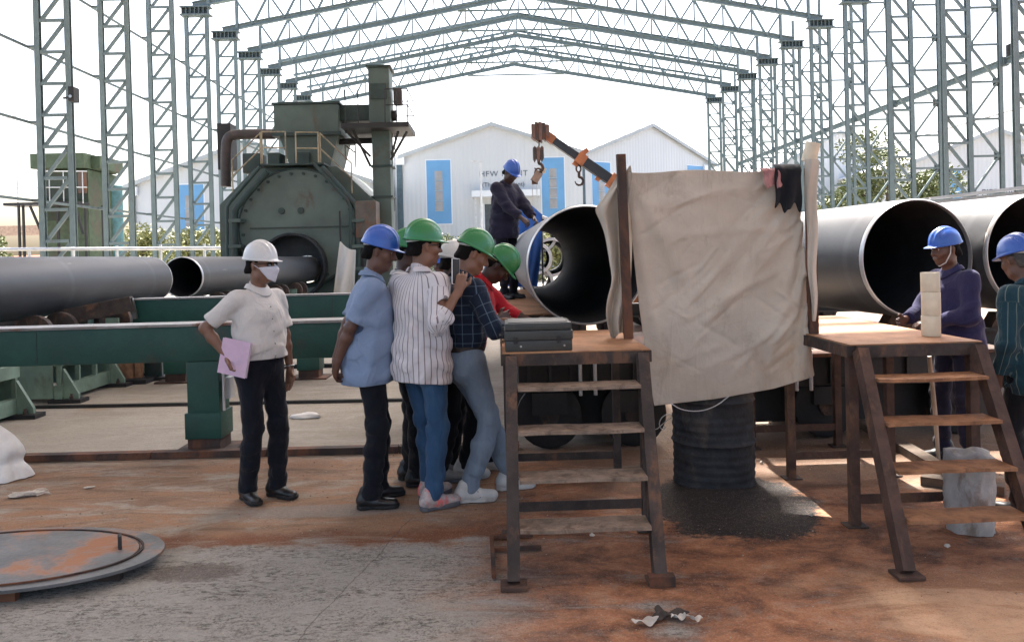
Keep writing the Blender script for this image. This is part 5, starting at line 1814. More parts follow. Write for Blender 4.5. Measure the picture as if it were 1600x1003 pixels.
def main_canvas():
    nu, nv = 58, 66
    Wd, Hl, Hr = 1.20, 1.56, 1.36
    u = np.linspace(0, 1, nu)[:, None]
    v = np.linspace(0, 1, nv)[None, :]
    H = Hl + (Hr - Hl) * u ** 1.6
    R = np.zeros((nu, nv, 3))
    R[..., 0] = u * Wd
    R[..., 2] = -v * H
    P0 = R.copy()
    xl, xr = .862, 1.985
    P0[..., 0] = xl + (xr - xl) * u + 0 * v
    P0[..., 1] = 4.965 + .03 * np.sin(u * 17) * np.minimum(1, v * 4) + 0 * v
    sag = .018 * np.sin(u * np.pi) + .012 * np.sin(u * 9 + 1)
    P0[..., 2] = 2.135 - sag - v * H
    pins = np.zeros((nu, nv), bool)
    pins[:, 0] = True
    P0[:, 0, 1] = 4.968 + .010 * np.sin(u[:, 0] * 13)
    # top edge gathered a little towards the left post
    P0[:, 0, 0] = xl + (xr - xl) * (u[:, 0] ** 1.05)
    # right edge tied to the post part way down
    for j in range(0, nv, 9):
        if v[0, j] < .75:
            pins[-1, j] = True
            P0[-1, j, 0] = 1.985 + .03 * v[0, j]
            P0[-1, j, 1] = 4.95
            P0[-1, j, 2] = 2.125 - v[0, j] * (Hr + .05)
    X = drape(P0, pins, steps=130, iters=12, rest=R, stiff_bend=.3, wind=np.array([.0, .25, 0]), seed=4)
    # bring the hem to its measured line
    hem = np.interp(u[:, 0], [0, .33, .66, 1], [.60, .632, .69, .80])
    for i in range(nu):
        zt_, zb_ = X[i, 0, 2], X[i, -1, 2]
        X[i, :, 2] = zt_ - (zt_ - X[i, :, 2]) * (zt_ - hem[i]) / (zt_ - zb_)
    # finer grid
    def up2(A):
        B = np.zeros((A.shape[0] * 2 - 1, A.shape[1], 3)); B[::2] = A; B[1::2] = (A[1:] + A[:-1]) / 2
        D = np.zeros((B.shape[0], B.shape[1] * 2 - 1, 3)); D[:, ::2] = B; D[:, 1::2] = (B[:, 1:] + B[:, :-1]) / 2
        return D
    X = up2(X)
    # drawn creases from the tied corners
    gx, gz = X[..., 0], X[..., 2]
    def crease(p, q, amp, wdt):
        p, q = np.array(p), np.array(q)
        d = q - p
        L = np.hypot(*d)
        s = ((gx - p[0]) * d[0] + (gz - p[1]) * d[1]) / L / L
        dist = ((gx - p[0]) * d[1] - (gz - p[1]) * d[0]) / L
        return amp * np.exp(-(dist / wdt) ** 2) * np.clip(np.minimum(s, 1 - s) * 6, 0, 1)
    w = np.zeros_like(gx)
    rc = np.random.RandomState(5)
    for _ in range(34):
        p = np.array([rc.uniform(.9, 1.9), rc.uniform(.75, 2.05)])
        an = rc.choice([.55, .62, .7, -.5, .3]) + rc.normal(0, .12)
        L = rc.uniform(.15, .5)
        w += crease(p, p + L * np.array([math.cos(an), math.sin(an)]), rc.uniform(.006, .013) * rc.choice([-1, 1]), rc.uniform(.010, .020))
    for p, q, a, wd in (((1.97, 2.08), (1.05, 1.05), .022, .05), ((1.98, 1.95), (1.2, .95), .018, .035), ((1.97, 1.8), (1.1, .80), .02, .04), ((.87, 2.12), (1.25, 1.35), .03, .06),
                        ((.88, 2.0), (1.05, .9), .03, .05), ((.9, 1.9), (1.7, 2.02), .018, .05), ((1.0, 1.70), (1.9, 1.75), .010, .03), ((1.1, 1.1), (1.9, 1.5), .014, .03),
                        ((1.2, .78), (1.95, 1.1), .016, .04), ((1.95, 1.6), (1.75, .8), .022, .05), ((1.5, .75), (1.98, 1.35), .014, .03), ((.92, .8), (1.5, 1.0), .012, .03)):
        w += crease(p, q, a, wd)
    X[..., 1] -= w
    X[..., 1] += .006 * fbm(gx * 9, gz * 9, 8)
    X[..., 1] = 4.945 + .055 * np.tanh((X[..., 1] - 4.945) / .055)
    o = sheet('canvas_sheet', X, M['canvas'], None, .004, 1)
    tag(o, 'large soiled beige canvas hung between two posts as a screen', 'canvas')
    return X


CANVAS = main_canvas()
# left flap thrown over the post
rows = [(264, 970, 986), (280, 958, 988), (300, 946, 988), (318, 935, 988), (332, 928, 988), (345, 934, 988), (362, 944, 988), (385, 949, 988), (410, 953, 987), (435, 957, 986),
        (455, 953, 984), (475, 948, 982), (492, 946, 981), (508, 949, 979), (526, 956, 978)]
F_ = np.zeros((14, len(rows), 3))
for j, (y, xa, xb) in enumerate(rows):
    for i in range(14):
        s = i / 13
        yy = 4.985 + .012 * math.sin(s * 23 + j * 1.3) + .036 * math.sin(s * 11 + j * .42) * min(1, .25 + j * .12) + .012 * math.sin(j * 1.1 + s * 3)
        p = at(xa + (xb - xa) * s, y + 6 * math.sin(s * 5 + j), yy)
        F_[i, j] = p
tag(sheet('canvas_flap', F_, M['canvas'], None, .004, 2), 'crumpled canvas flap hanging left of the screen post', 'canvas')
# folded strip round the right post
rows = [(248, 1256, 1279), (262, 1256, 1279), (285, 1257, 1278), (310, 1258, 1277), (340, 1259, 1277), (370, 1261, 1278), (400, 1262, 1277), (430, 1263, 1276), (455, 1265, 1277), (480, 1268, 1277), (503, 1270, 1276)]
F_ = np.zeros((10, len(rows), 3))
for j, (y, xa, xb) in enumerate(rows):
    for i in range(10):
        s = i / 9
        p = at(xa + (xb - xa) * s + 1.5 * math.sin(j * 1.7), y, 4.885 - .03 * math.sin(s * math.pi) + .012 * math.sin(s * 9 + j * .8))
        F_[i, j] = p
tag(sheet('canvas_strip', F_, M['canvas'], None, .004, 2), 'narrow folded canvas strip wrapped on the right screen post', 'canvas')
# cream roll on top of the right post
p = at(1267, 238, 4.93)
o = lathe('packing_roll', [(.028, -.062), (.046, -.062), (.047, -.055), (.047, .055), (.046, .062), (.028, .062)], M['cream'], None, 28, loc=p, closed=True)
o.rotation_euler = (rad(8), rad(12), 0)
tag(o, 'short cream roll stuck on top of the right screen post', 'roll')

M['rag_pink'] = fabric('faded_pink_cloth', (0.42, 0.20, 0.19), .45, 24, .5)
M['rag_black'] = fabric('black_garment', (0.010, 0.011, 0.014), .2, 9, .3)


def hung(name, label, xs, ys, mat, Y, seed, cut=None):
    rs = np.random.RandomState(seed)
    n, m = 16, 22
    Q = np.zeros((n, m, 3))
    for i in range(n):
        for j in range(m):
            s, v = i / (n - 1), j / (m - 1)
            px = xs[0] + (xs[1] - xs[0]) * s + (xs[2] * v) + 2.0 * math.sin(v * 6 + seed)
            e = 1 + .10 * math.sin(s * 11 + seed) + .06 * math.sin(s * 23 + seed * 2)
            py = ys[0] + (ys[1] - ys[0]) * v * e
            Q[i, j] = at(px, py, Y - .006 + .012 * math.sin(s * 10 + v * 3 + seed) * (.4 + v))
            if j < 3: Q[i, j, 1] += (3 - j) * .03; Q[i, j, 2] = Q[i, 3, 2] if False else Q[i, j, 2] + (.006 * j)
    return tag(sheet(name, Q, mat, None, .004, 1), label, 'cloth')


hung('hung_garment', 'black garment slung over the top right of the canvas', (1213, 1255, -4), (254, 326), M['rag_black'], 4.868, 3)
hung('hung_rag', 'crumpled pink rag slung beside the black garment', (1188, 1214, 10), (262, 292), M['rag_pink'], 4.862, 6)

# ---- drum
def drum():
    c = (1.475, 5.32)
    t = thing('steel_drum', 'soot black dented steel drum below the canvas', 'drum', (*c, 0))
    R = .275
    prof = [(0, .004), (R - .02, .004), (R, .0), (R + .006, .012), (R, .024)]
    z = .03
    for i in range(56):
        z = .03 + .82 * i / 55
        r = R
        for zc, a in ((.30, .014), (.585, .014)):
            r += a * math.exp(-((z - zc) / .013) ** 2)
        if .04 < z < .26 or .33 < z < .50: r += .0035 * math.sin(z * 2 * math.pi / .055)
        prof.append((r, z))
    prof += [(R + .006, .862), (R + .006, .876), (R - .012, .876), (R - .012, .85), (0, .85)]
    o = lathe('drum_shell', prof, M['drum_black'], t, 72, loc=(*c, 0))
    me = o.data
    V = np.zeros(len(me.vertices) * 3)
    me.vertices.foreach_get('co', V)
    V = V.reshape(-1, 3)
    ang = np.arctan2(V[:, 1], V[:, 0])
    dent = .012 * fbm(ang * 2.2, V[:, 2] * 6, 4) + .006 * fbm(ang * 6, V[:, 2] * 13, 9)
    dent -= .03 * np.exp(-(((ang + 1.2) / .35) ** 2 + ((V[:, 2] - .45) / .1) ** 2))
    rr = np.hypot(V[:, 0], V[:, 1])
    f = np.where(rr > .2, 1 + dent / np.maximum(rr, .01) * np.clip((V[:, 2] - .03) * 8, 0, 1), 1)
    V[:, 0] *= f; V[:, 1] *= f
    me.vertices.foreach_set('co', V.ravel())
    me.update()
    tube('rim_ring', [(c[0] + (R + .004) * math.cos(a), c[1] + (R + .004) * math.sin(a), .868) for a in np.linspace(0, 2 * math.pi, 49)], .010, M['drum_black'], t, 6)


drum()
pts = [at(1045, 628, 4.93), at(1065, 641, 4.93), at(1095, 643, 4.93), at(1120, 634, 4.93), at(1140, 618, 4.93)]
tag(tube('tie_wire', pts, .0035, M['galv'], smooth_path=2, seg=6), 'loose wire loop hanging from the canvas hem', 'wire')
pts = [at(1030 + 9 * math.cos(a) + 3 * a, 665 + 9 * math.sin(a) - 2 * a, 5.9) for a in np.linspace(0, 9, 16)] + [at(1020, 676, 5.9), at(980, 672, 5.9)]
tag(tube('tie_wire', pts, .004, M['galv'], smooth_path=1, seg=6), 'tangled wire coil left behind the drum', 'wire')

# ---- hoses under the right deck
for lab, ps in (('thick black hose sagging under the left edge of the right deck', ((1256, 540), (1275, 552), (1300, 562), (1330, 566), (1380, 564))),
                ('black hose lying behind the right steps', ((1530, 585), (1560, 598), (1590, 610), (1640, 620)))):
    pts = [at(x, y, 6.6) for x, y in ps]
    tag(tube('hose', pts, .022, M['cable'], smooth_path=2, seg=8), lab, 'hose')
# ---- stack of cream rolls on the right platform
t = thing('roll_stack', 'tall stack of cream packing rolls standing on the right platform', 'roll', (2.63, 4.62, 1.05))
for i, (z0, z1, dx) in enumerate(((1.052, 1.176, 0), (1.178, 1.318, .003), (1.320, 1.437, .001))):
    lathe('roll', [(.018, z0), (.052, z0), (.0535, z0 + .003), (.0535, z1 - .003), (.052, z1), (.018, z1)], M['cream'], t, 32, loc=(2.63 + dx, 4.62, 0), closed=True)

# ---- green instrument case
def case():
    x0, x1, y0, y1, z0 = .025, .425, 4.40, 4.72, 1.051
    t = thing('instrument_case', 'low dark green metal case on the left platform', 'case', ((x0 + x1) / 2, (y0 + y1) / 2, z0))
    box('case_base', (x0 + .01, y0, z0), (x1 - .004, y1, z0 + .062), M['case_green'], t, .006)
    box('case_middle', (x0 + .006, y0 - .004, z0 + .064), (x1, y1 + .004, z0 + .118), M['case_green'], t, .006)
    l = box('case_lid', (x0 + .012, y0 + .006, z0 + .120), (x1 - .006, y1, z0 + .162), M['case_green'], t, .006)
    box('lid_plate', (x0 + .03, y0 + .03, z0 + .1625), (x1 - .03, y1 - .02, z0 + .168), M['case_top'], l, .003)
    for x in (x0 + .07, x1 - .08):
        bm = bmesh.new(); add_box(bm, (x - .012, y0 - .010, z0 + .045), (x + .012, y0 - .0045, z0 + .085), .002)
        bm_obj('catch', bm, M['black_steel'], t)
        lathe('rivet', [(.006, 0), (.006, .004), (.002, .005)], M['chrome'], t, 10, 'Y', loc=(x + .03, y0 - .0055, z0 + .03))
    tube('handle', [(x0 + .005, y0 + .10, z0 + .09), (x0 - .018, y0 + .10, z0 + .08), (x0 - .018, y0 + .20, z0 + .08), (x0 + .005, y0 + .20, z0 + .09)], .006, M['black_steel'], t, 8)
    for y in (y0 + .04, y1 - .05):
        box('hinge', (x0 - .002, y, z0 + .10), (x0 + .0055, y + .03, z0 + .14), M['black_steel'], t)


M['case_top'] = paint('case_lid_plate', (0.12, 0.125, 0.115), 0.5, var=.15)
case()

# ---- blue tarpaulin beyond the centre pipe
M['tarp_blue'] = fabric('blue_tarpaulin', (0.035, 0.13, 0.45), .12, 6, .35, .5)
Yt = 12.9
t = thing('tarp_stand', 'thin stand holding the blue tarpaulin beyond the centre pipe', 'stand', (at(820, 445, Yt).x, Yt, 0))
tl, tr = at(801, 296, Yt + .06), at(846, 335, Yt + .06)
for q in (tl, tr):
    bar('stand_leg', (q.x, Yt + .08, 0), (q.x, Yt + .08, q.z), .03, .03, M['black_steel'], t, 'round')
bar('stand_rail', (tl.x, Yt + .05, tl.z - .01), (tr.x, Yt + .05, tr.z - .01), .025, .025, M['black_steel'], t, 'round')
Q = np.zeros((26, 30, 3))
for i in range(26):
    for j in range(30):
        s, v = i / 25, j / 29
        top = Vector(tl).lerp(tr, s)
        px = 797 + 46 * s + 3 * math.sin(v * 5)
        bot = at(px, 449, Yt)
        p = Vector(top).lerp(bot, v)
        Q[i, j] = (p.x, Yt + .05 * math.sin(s * 15 + v * 1.5) * (.25 + v) + .03 * math.sin(s * 6), p.z)
tag(sheet('tarpaulin', Q, M['tarp_blue'], None, .006, 1), 'bright blue tarpaulin hanging beyond the centre pipe', 'tarpaulin')

# ---- bamboo staff held by the man in purple
a, b2 = at(1452, 556, 5.25), gnd(1467, 726)
o = tube('staff', [(a.x, a.y, a.z), ((a.x + b2.x) / 2 + .006, (a.y + b2.y) / 2, a.z / 2), (b2.x, b2.y, .0)], [.014, .015, .013], paint('pale_staff', (.38, .31, .24), .7), seg=10)
tag(o, 'pale wooden staff standing behind the right steps', 'staff')
# timber sleepers behind the right steps
for i, (a, b2) in enumerate(((gnd(1330, 655), gnd(1530, 775)), (gnd(1440, 755), gnd(1570, 772)))):
    o = bar('sleeper', (a.x, a.y, .03), (b2.x, b2.y, .03), .11, .06, M['sleeper'])
    tag(o, ['dark timber sleeper running back under the right deck', 'short dark timber sleeper beside the sack'][i], 'timber')

# ================================================================== people
# bodies and clothes are grown from rounded limbs blended on a voxel grid
class Field:
    def __init__(self, lo, hi, h):
        self.h = h
        self.lo = np.array(lo, float)
        self.n = np.ceil((np.array(hi) - self.lo) / h).astype(int) + 1
        self.d = np.full(self.n, 0.25, np.float32)

    def _sub(self, lo, hi):
        a = np.clip(np.floor((np.array(lo) - self.lo) / self.h).astype(int), 0, self.n)
        b = np.clip(np.ceil((np.array(hi) - self.lo) / self.h).astype(int) + 1, 0, self.n)
        if np.any(b <= a): return None, None
        ax = [self.lo[i] + np.arange(a[i], b[i]) * self.h for i in range(3)]
        g = np.stack(np.meshgrid(*ax, indexing='ij'), -1).astype(np.float32)
        return tuple(slice(a[i], b[i]) for i in range(3)), g

    def _smin(self, sl, d, k):
        c = self.d[sl]
        if k > 0:
            h = np.maximum(k - np.abs(c - d), 0) / k
            self.d[sl] = np.minimum(c, d) - h * h * k * 0.25
        else:
            self.d[sl] = np.minimum(c, d)

    def cone(self, a, b, r1, r2, k=.03, flat=None, squash=1.0):
        """rounded cone a-b; flat: axis along which it is squashed by factor squash"""
        a = np.array(a, float); b = np.array(b, float)
        m = max(r1, r2) + k + 2 * self.h
        sl, g = self._sub(np.minimum(a, b) - m, np.maximum(a, b) + m)
        if sl is None: return
        ab = b - a
        L2 = max(ab @ ab, 1e-9)
        p = g - a
        t = np.clip((p @ ab) / L2, 0, 1)
        q = p - t[..., None] * ab
        if flat is not None:
            f = np.array(flat, float); f /= np.linalg.norm(f)
            s = q @ f
            q = q + (s * (1 / squash - 1))[..., None] * f
        self._smin(sl, np.linalg.norm(q, axis=-1) - (r1 + (r2 - r1) * t), k)

    def ell(self, c, r, R=None, k=.03, sub=False):
        c = np.array(c, float); r = np.array(r, float)
        m = r.max() + k + 2 * self.h
        sl, g = self._sub(c - m, c + m)
        if sl is None: return
        p = g - c
        if R is not None: p = p @ R
        k0 = np.linalg.norm(p / r, axis=-1)
        k1 = np.linalg.norm(p / (r * r), axis=-1) + 1e-9
        d = k0 * (k0 - 1) / k1
        if sub:
            c0 = self.d[sl]
            h = np.maximum(k - np.abs(c0 + d), 0) / max(k, 1e-6)
            self.d[sl] = np.maximum(c0, -d) + h * h * k * .25
        else:
            self._smin(sl, d, k)

    def cut(self, p, n):
        """remove everything on the side n points to"""
        ax = [self.lo[i] + np.arange(self.n[i]) * self.h for i in range(3)]
        g = (ax[0][:, None, None] - p[0]) * n[0] + (ax[1][None, :, None] - p[1]) * n[1] + (ax[2][None, None, :] - p[2]) * n[2]
        self.d = np.maximum(self.d, g.astype(np.float32))

    def grid(self):
        ax = [self.lo[i] + np.arange(self.n[i]) * self.h for i in range(3)]
        return np.meshgrid(*[a.astype(np.float32) for a in ax], indexing='ij')

    def mesh(self, relax=1):
        d = self.d
        d = np.pad(d, 1, constant_values=.25)
        s = d < 0
        nx, ny, nz = d.shape
        shp = (nx - 1, ny - 1, nz - 1)
        FI, FO = [], []
        for ax in range(3):
            o = [q for q in range(3) if q != ax]
            sl0 = [slice(None)] * 3; sl1 = [slice(None)] * 3
            sl0[ax] = slice(0, -1); sl1[ax] = slice(1, None)
            A, B = d[tuple(sl0)], d[tuple(sl1)]
            x = (A < 0) != (B < 0)
            idx = np.argwhere(x)
            tt = A[x] / (A[x] - B[x])
            for u in (0, 1):
                for v in (0, 1):
                    c = idx.copy()
                    c[:, o[0]] -= u; c[:, o[1]] -= v
                    ok = np.all(c >= 0, 1) & (c[:, 0] < nx - 1) & (c[:, 1] < ny - 1) & (c[:, 2] < nz - 1)
                    off = np.zeros((len(idx), 3), np.float32)
                    off[:, ax] = tt
                    off[:, o[0]] = u; off[:, o[1]] = v
                    cc = c[ok]
                    FI.append((cc[:, 0] * shp[1] + cc[:, 1]) * shp[2] + cc[:, 2])
                    FO.append(off[ok])
        FI = np.concatenate(FI); FO = np.concatenate(FO)
        uq, inv = np.unique(FI, return_inverse=True)
        cn = np.bincount(inv, minlength=len(uq)).astype(float)
        cells = np.stack(np.unravel_index(uq, shp), 1)
        vid = np.full(shp, -1, np.int64)
        vid.ravel()[uq] = np.arange(len(uq))
        V = cells + np.stack([np.bincount(inv, FO[:, c], len(uq)) for c in range(3)], 1) / cn[:, None]
        V = self.lo + (V - 1) * self.h
        F = []
        for ax in range(3):
            o = [q for q in range(3) if q != ax]
            sl0 = [slice(1, -1)] * 3; sl1 = [slice(1, -1)] * 3
            sl0[ax] = slice(0, -1); sl1[ax] = slice(1, None)
            A, B = s[tuple(sl0)], s[tuple(sl1)]
            for flip in (False, True):
                x = (A & ~B) if not flip else (~A & B)
                i = np.argwhere(x)
                i[:, o[0]] += 1; i[:, o[1]] += 1
                def q(u, v):
                    c = i.copy(); c[:, o[0]] -= u; c[:, o[1]] -= v
                    return vid[c[:, 0], c[:, 1], c[:, 2]]
                quad = np.stack([q(1, 1), q(0, 1), q(0, 0), q(1, 0)], 1)
                if flip != (ax == 1): quad = quad[:, ::-1]
                F.append(quad)
        F = np.concatenate(F)
        F = F[np.all(F >= 0, 1)]
        for _ in range(relax):
            e = np.concatenate([F[:, [0, 1]], F[:, [1, 2]], F[:, [2, 3]], F[:, [3, 0]]])
            a2 = np.zeros_like(V); n2 = np.zeros(len(V))
            for c in range(3): a2[:, c] = np.bincount(e[:, 0], V[e[:, 1], c], len(V)) + np.bincount(e[:, 1], V[e[:, 0], c], len(V))
            n2 = np.bincount(e[:, 0], minlength=len(V)) + np.bincount(e[:, 1], minlength=len(V))
            V = V * .5 + .5 * a2 / np.maximum(n2, 1)[:, None]
        return V, F


def field_obj(name, V, F, mat, parent, uv=None):
    me = bpy.data.meshes.new(name)
    me.vertices.add(len(V)); me.vertices.foreach_set('co', V.astype(np.float32).ravel())
    me.loops.add(len(F) * 4); me.loops.foreach_set('vertex_index', F.astype(np.int32).ravel())
    me.polygons.add(len(F))
    me.polygons.foreach_set('loop_start', (np.arange(len(F)) * 4).astype(np.int32))
    me.polygons.foreach_set('loop_total', np.full(len(F), 4, np.int32))
    if uv is not None:
        l = me.uv_layers.new(name='cloth')
        l.data.foreach_set('uv', uv[F.ravel()].astype(np.float32).ravel())
    me.update(calc_edges=True)
    me.polygons.foreach_set('use_smooth', [True] * len(me.polygons))
    if mat is not None: me.materials.append(mat)
    o = bpy.data.objects.new(name, me)
    return link(o, parent)


def V3(*a): return np.array(a, float)


def unit(v): return v / (np.linalg.norm(v) + 1e-9)


def rotm(ax, a):
    return np.array(Matrix.Rotation(a, 3, ax))


def ik(a, c, l1, l2, hint):
    """middle joint between a and c, bent towards hint; also returns the reached end"""
    d = c - a
    L = np.linalg.norm(d)
    if L > (l1 + l2) * .995:
        c = a + d / L * (l1 + l2) * .995
        d = c - a; L = np.linalg.norm(d)
    x = (l1 * l1 - l2 * l2 + L * L) / (2 * L)
    y = math.sqrt(max(l1 * l1 - x * x, 0))
    u = d / L
    h = hint - (hint @ u) * u
    return a + u * x + unit(h) * y, c


# ---- shared hard hat, shoes
def build_helmet_mesh():
    h = .0045
    f = Field((-.17, -.20, -.06), (.17, .23, .19), h)
    X, Y, Z = f.grid()
    # dome shell
    def dome(rx, ry, rz):
        q = np.sqrt((X / rx) ** 2 + ((Y - .0) / ry) ** 2 + (Z / rz) ** 2)
        return (q - 1) * min(rx, ry, rz)
    outer = dome(.118, .142, .152)
    # raised centre rib and two side ribs running front to back
    for x0, w, hgt in ((0, .017, .010), (.042, .010, .007), (-.042, .010, .007)):
        outer -= hgt * np.exp(-((X - x0) / w) ** 2) * np.clip((Z - .03) * 14, 0, 1)
    inner = dome(.111, .135, .145)
    shell = np.maximum(np.maximum(outer, -inner), -Z)
    # brim with peak
    rr = np.sqrt((X / .1195) ** 2 + (Y / .144) ** 2)
    yy = Y - .10
    peak = np.sqrt((X / .096) ** 2 + ((Y - .08) / .112) ** 2)
    edge = np.minimum((rr - 1) * .12, (peak - 1) * .100)
    slope = -.018 - .10 * np.clip(Y - .12, 0, 1) + .008 * np.exp(-(X / .06) ** 2)
    brim = np.maximum(np.maximum(edge, np.abs(Z - slope - .018) - .0045), -(np.sqrt((X / .110) ** 2 + (Y / .134) ** 2) - 1) * .11)
    k = .012
    hh = np.maximum(k - np.abs(shell - brim), 0) / k
    f.d = (np.minimum(shell, brim) - hh * hh * k * .25).astype(np.float32)
    return f.mesh(1)


def build_shoe_mesh(kind):
    h = .0045
    f = Field((-.07, -.12, -.01), (.07, .22, .17), h)
    if kind == 'leather':
        f.cone((0, -.055, .055), (0, .03, .050), .046, .044, .02, (0, 0, 1), 1.0)
        f.cone((0, .03, .040), (.004, .145, .030), .046, .040, .03, (0, 0, 1), .75)
        f.cone((0, -.045, .06), (0, -.035, .115), .043, .046, .03)
    else:
        f.cone((0, -.05, .055), (0, .03, .055), .047, .048, .02)
        f.cone((0, .03, .045), (.004, .155, .036), .049, .043, .03, (0, 0, 1), .85)
        f.cone((0, -.045, .06), (0, -.03, .105), .045, .048, .03)
        f.cone((0, .03, .10), (0, -.01, .125), .022, .02, .02)
    f.cut((0, 0, .012), (0, 0, -1))
    up = f.mesh(1)
    s = Field((-.075, -.13, -.01), (.075, .225, .06), h)
    X, Y, Z = s.grid()
    t = 1.0 if kind == 'leather' else 1.25
    cx = .004 * np.clip(Y * 6, 0, 1)
    w = .043 + .009 * np.exp(-((Y - .10) / .07) ** 2) - .003 * np.exp(-((Y - .0) / .04) ** 2)
    y0, y1 = -.098, .192
    q = np.maximum(np.abs(X - cx) - w, 0)
    e1 = np.sqrt(np.maximum(Y - (y1 - .06), 0) ** 2 + (X - cx) ** 2 * 1.1) - .055
    dd = np.abs(X - cx) - w
    dd = np.where(Y > y1 - .06, np.maximum(dd, np.sqrt(np.maximum(Y - (y1 - .058), 0) ** 2 + (X - cx) ** 2) - .056), dd)
    dd = np.where(Y < y0 + .045, np.maximum(dd, np.sqrt((Y - (y0 + .045)) ** 2 + (X - cx) ** 2) - .045), dd)
    top = .024 * t + .010 * np.clip(-Y * 8, 0, 1) + .006 * np.clip((Y - .1) * 8, 0, 1)
    bot = .0 + .006 * np.exp(-((Y - .01) / .03) ** 2) * (1 if kind == 'leather' else .3) + .010 * np.clip((Y - .14) * 12, 0, 1)
    s.d = np.maximum(np.maximum(dd, Z - top), bot - Z).astype(np.float32)
    return up, s.mesh(1)


HELMET = build_helmet_mesh()
SHOES = {k: build_shoe_mesh(k) for k in ('leather', 'sneaker')}
_shared = {}


def shared_obj(key, VF, name, mat, parent):
    """object on shared mesh data, own material on the object slot"""
    if key not in _shared:
        o = field_obj(name, VF[0], VF[1], None, None)
        _shared[key] = o.data
        o.data.materials.append(mat)
        bpy.data.objects.remove(o)
    o = bpy.data.objects.new(name, _shared[key])
    o.material_slots[0].link = 'OBJECT'
    o.material_slots[0].material = mat
    return link(o, parent)


def gloss(name, base, rough=.32, coat=.3):
    m, t, b = new_mat(name)
    n = t.noise(t.pos(), 16, 5, .65)
    c = t.mix(t.math('MULTIPLY', t.step(n, .5, .75), .45), base, tuple(x * .6 + .03 for x in base))
    t.set(b.inputs['Base Color'], c)
    t.set(b.inputs['Roughness'], t.math('MULTIPLY_ADD', n, .3, rough - .1))
    b.inputs['Coat Weight'].default_value = coat
    b.inputs['Coat Roughness'].default_value = .25
    t.set(b.inputs['Normal'], t.bump(n, .03, .01))
    return m


M['hat_green'] = gloss('hard_hat_green', (0.012, 0.19, 0.055))
M['hat_blue'] = gloss('hard_hat_blue', (0.02, 0.10, 0.42))
M['hat_white'] = gloss('hard_hat_white', (0.62, 0.62, 0.60))
M['strap'] = fabric('hat_strap', (0.55, 0.55, 0.52), .1)
M['hair'] = paint('black_hair', (0.006, 0.005, 0.0045), .85, fine=220, bump=.5, spec=.15)
M['hair_grey'] = paint('grey_hair', (0.06, 0.055, 0.05), .6, fine=220, bump=.5)
M['eye'] = paint('eye_white', (0.45, 0.42, 0.40), .25, var=.02)
M['iris'] = paint('dark_iris', (0.01, 0.008, 0.006), .15, var=.02)
M['belt'] = paint('belt_leather', (0.03, 0.018, 0.012), .5)
M['shoe_black'] = paint('black_leather', (0.014, 0.014, 0.015), .38, var=.3, vs=20)
M['shoe_white'] = paint('white_sneaker', (0.52, 0.52, 0.50), .6, var=.12, vs=12, dirt=(.3, .24, .19), dirt_amt=.2)
M['shoe_grey'] = paint('grey_sneaker', (0.24, 0.23, 0.22), .6, var=.2, vs=14)
M['shoe_coral'] = paint('two_tone_sneaker', (0.42, 0.36, 0.34), .6, var=.3, vs=30, dirt=(.75, .10, .09), dirt_amt=.35, ds=14)
M['sole_black'] = paint('black_sole', (0.012, 0.012, 0.012), .7)
M['sole_white'] = paint('pale_sole', (0.5, 0.49, 0.47), .65, dirt=(.25, .2, .16), dirt_amt=.3)
M['sole_grey'] = paint('grey_sole', (0.11, 0.11, 0.12), .65)
M['mask'] = fabric('face_mask', (0.62, 0.61, 0.66), .03, 9, .1)
M['lens'] = gloss('dark_lens', (0.02, 0.02, 0.02), .12, .5)
M['button'] = paint('shirt_button', (0.5, 0.48, 0.45), .4)


def skin(name, base):
    m, t, b = new_mat(name)
    n = t.noise(t.pos(), 22, 4, .6)
    c = t.mix(n, tuple(x * .78 for x in base), tuple(x * 1.2 for x in base))
    t.set(b.inputs['Base Color'], c)
    b.inputs['Roughness'].default_value = .5
    t.set(b.inputs['Normal'], t.bump(t.noise(t.pos(), 160, 3, .6), .15, .004))
    return m


M['skin_a'] = skin('skin_brown', (0.20, 0.098, 0.060))
M['skin_b'] = skin('skin_dark_brown', (0.115, 0.055, 0.036))
M['skin_c'] = skin('skin_deep_brown', (0.062, 0.032, 0.024))


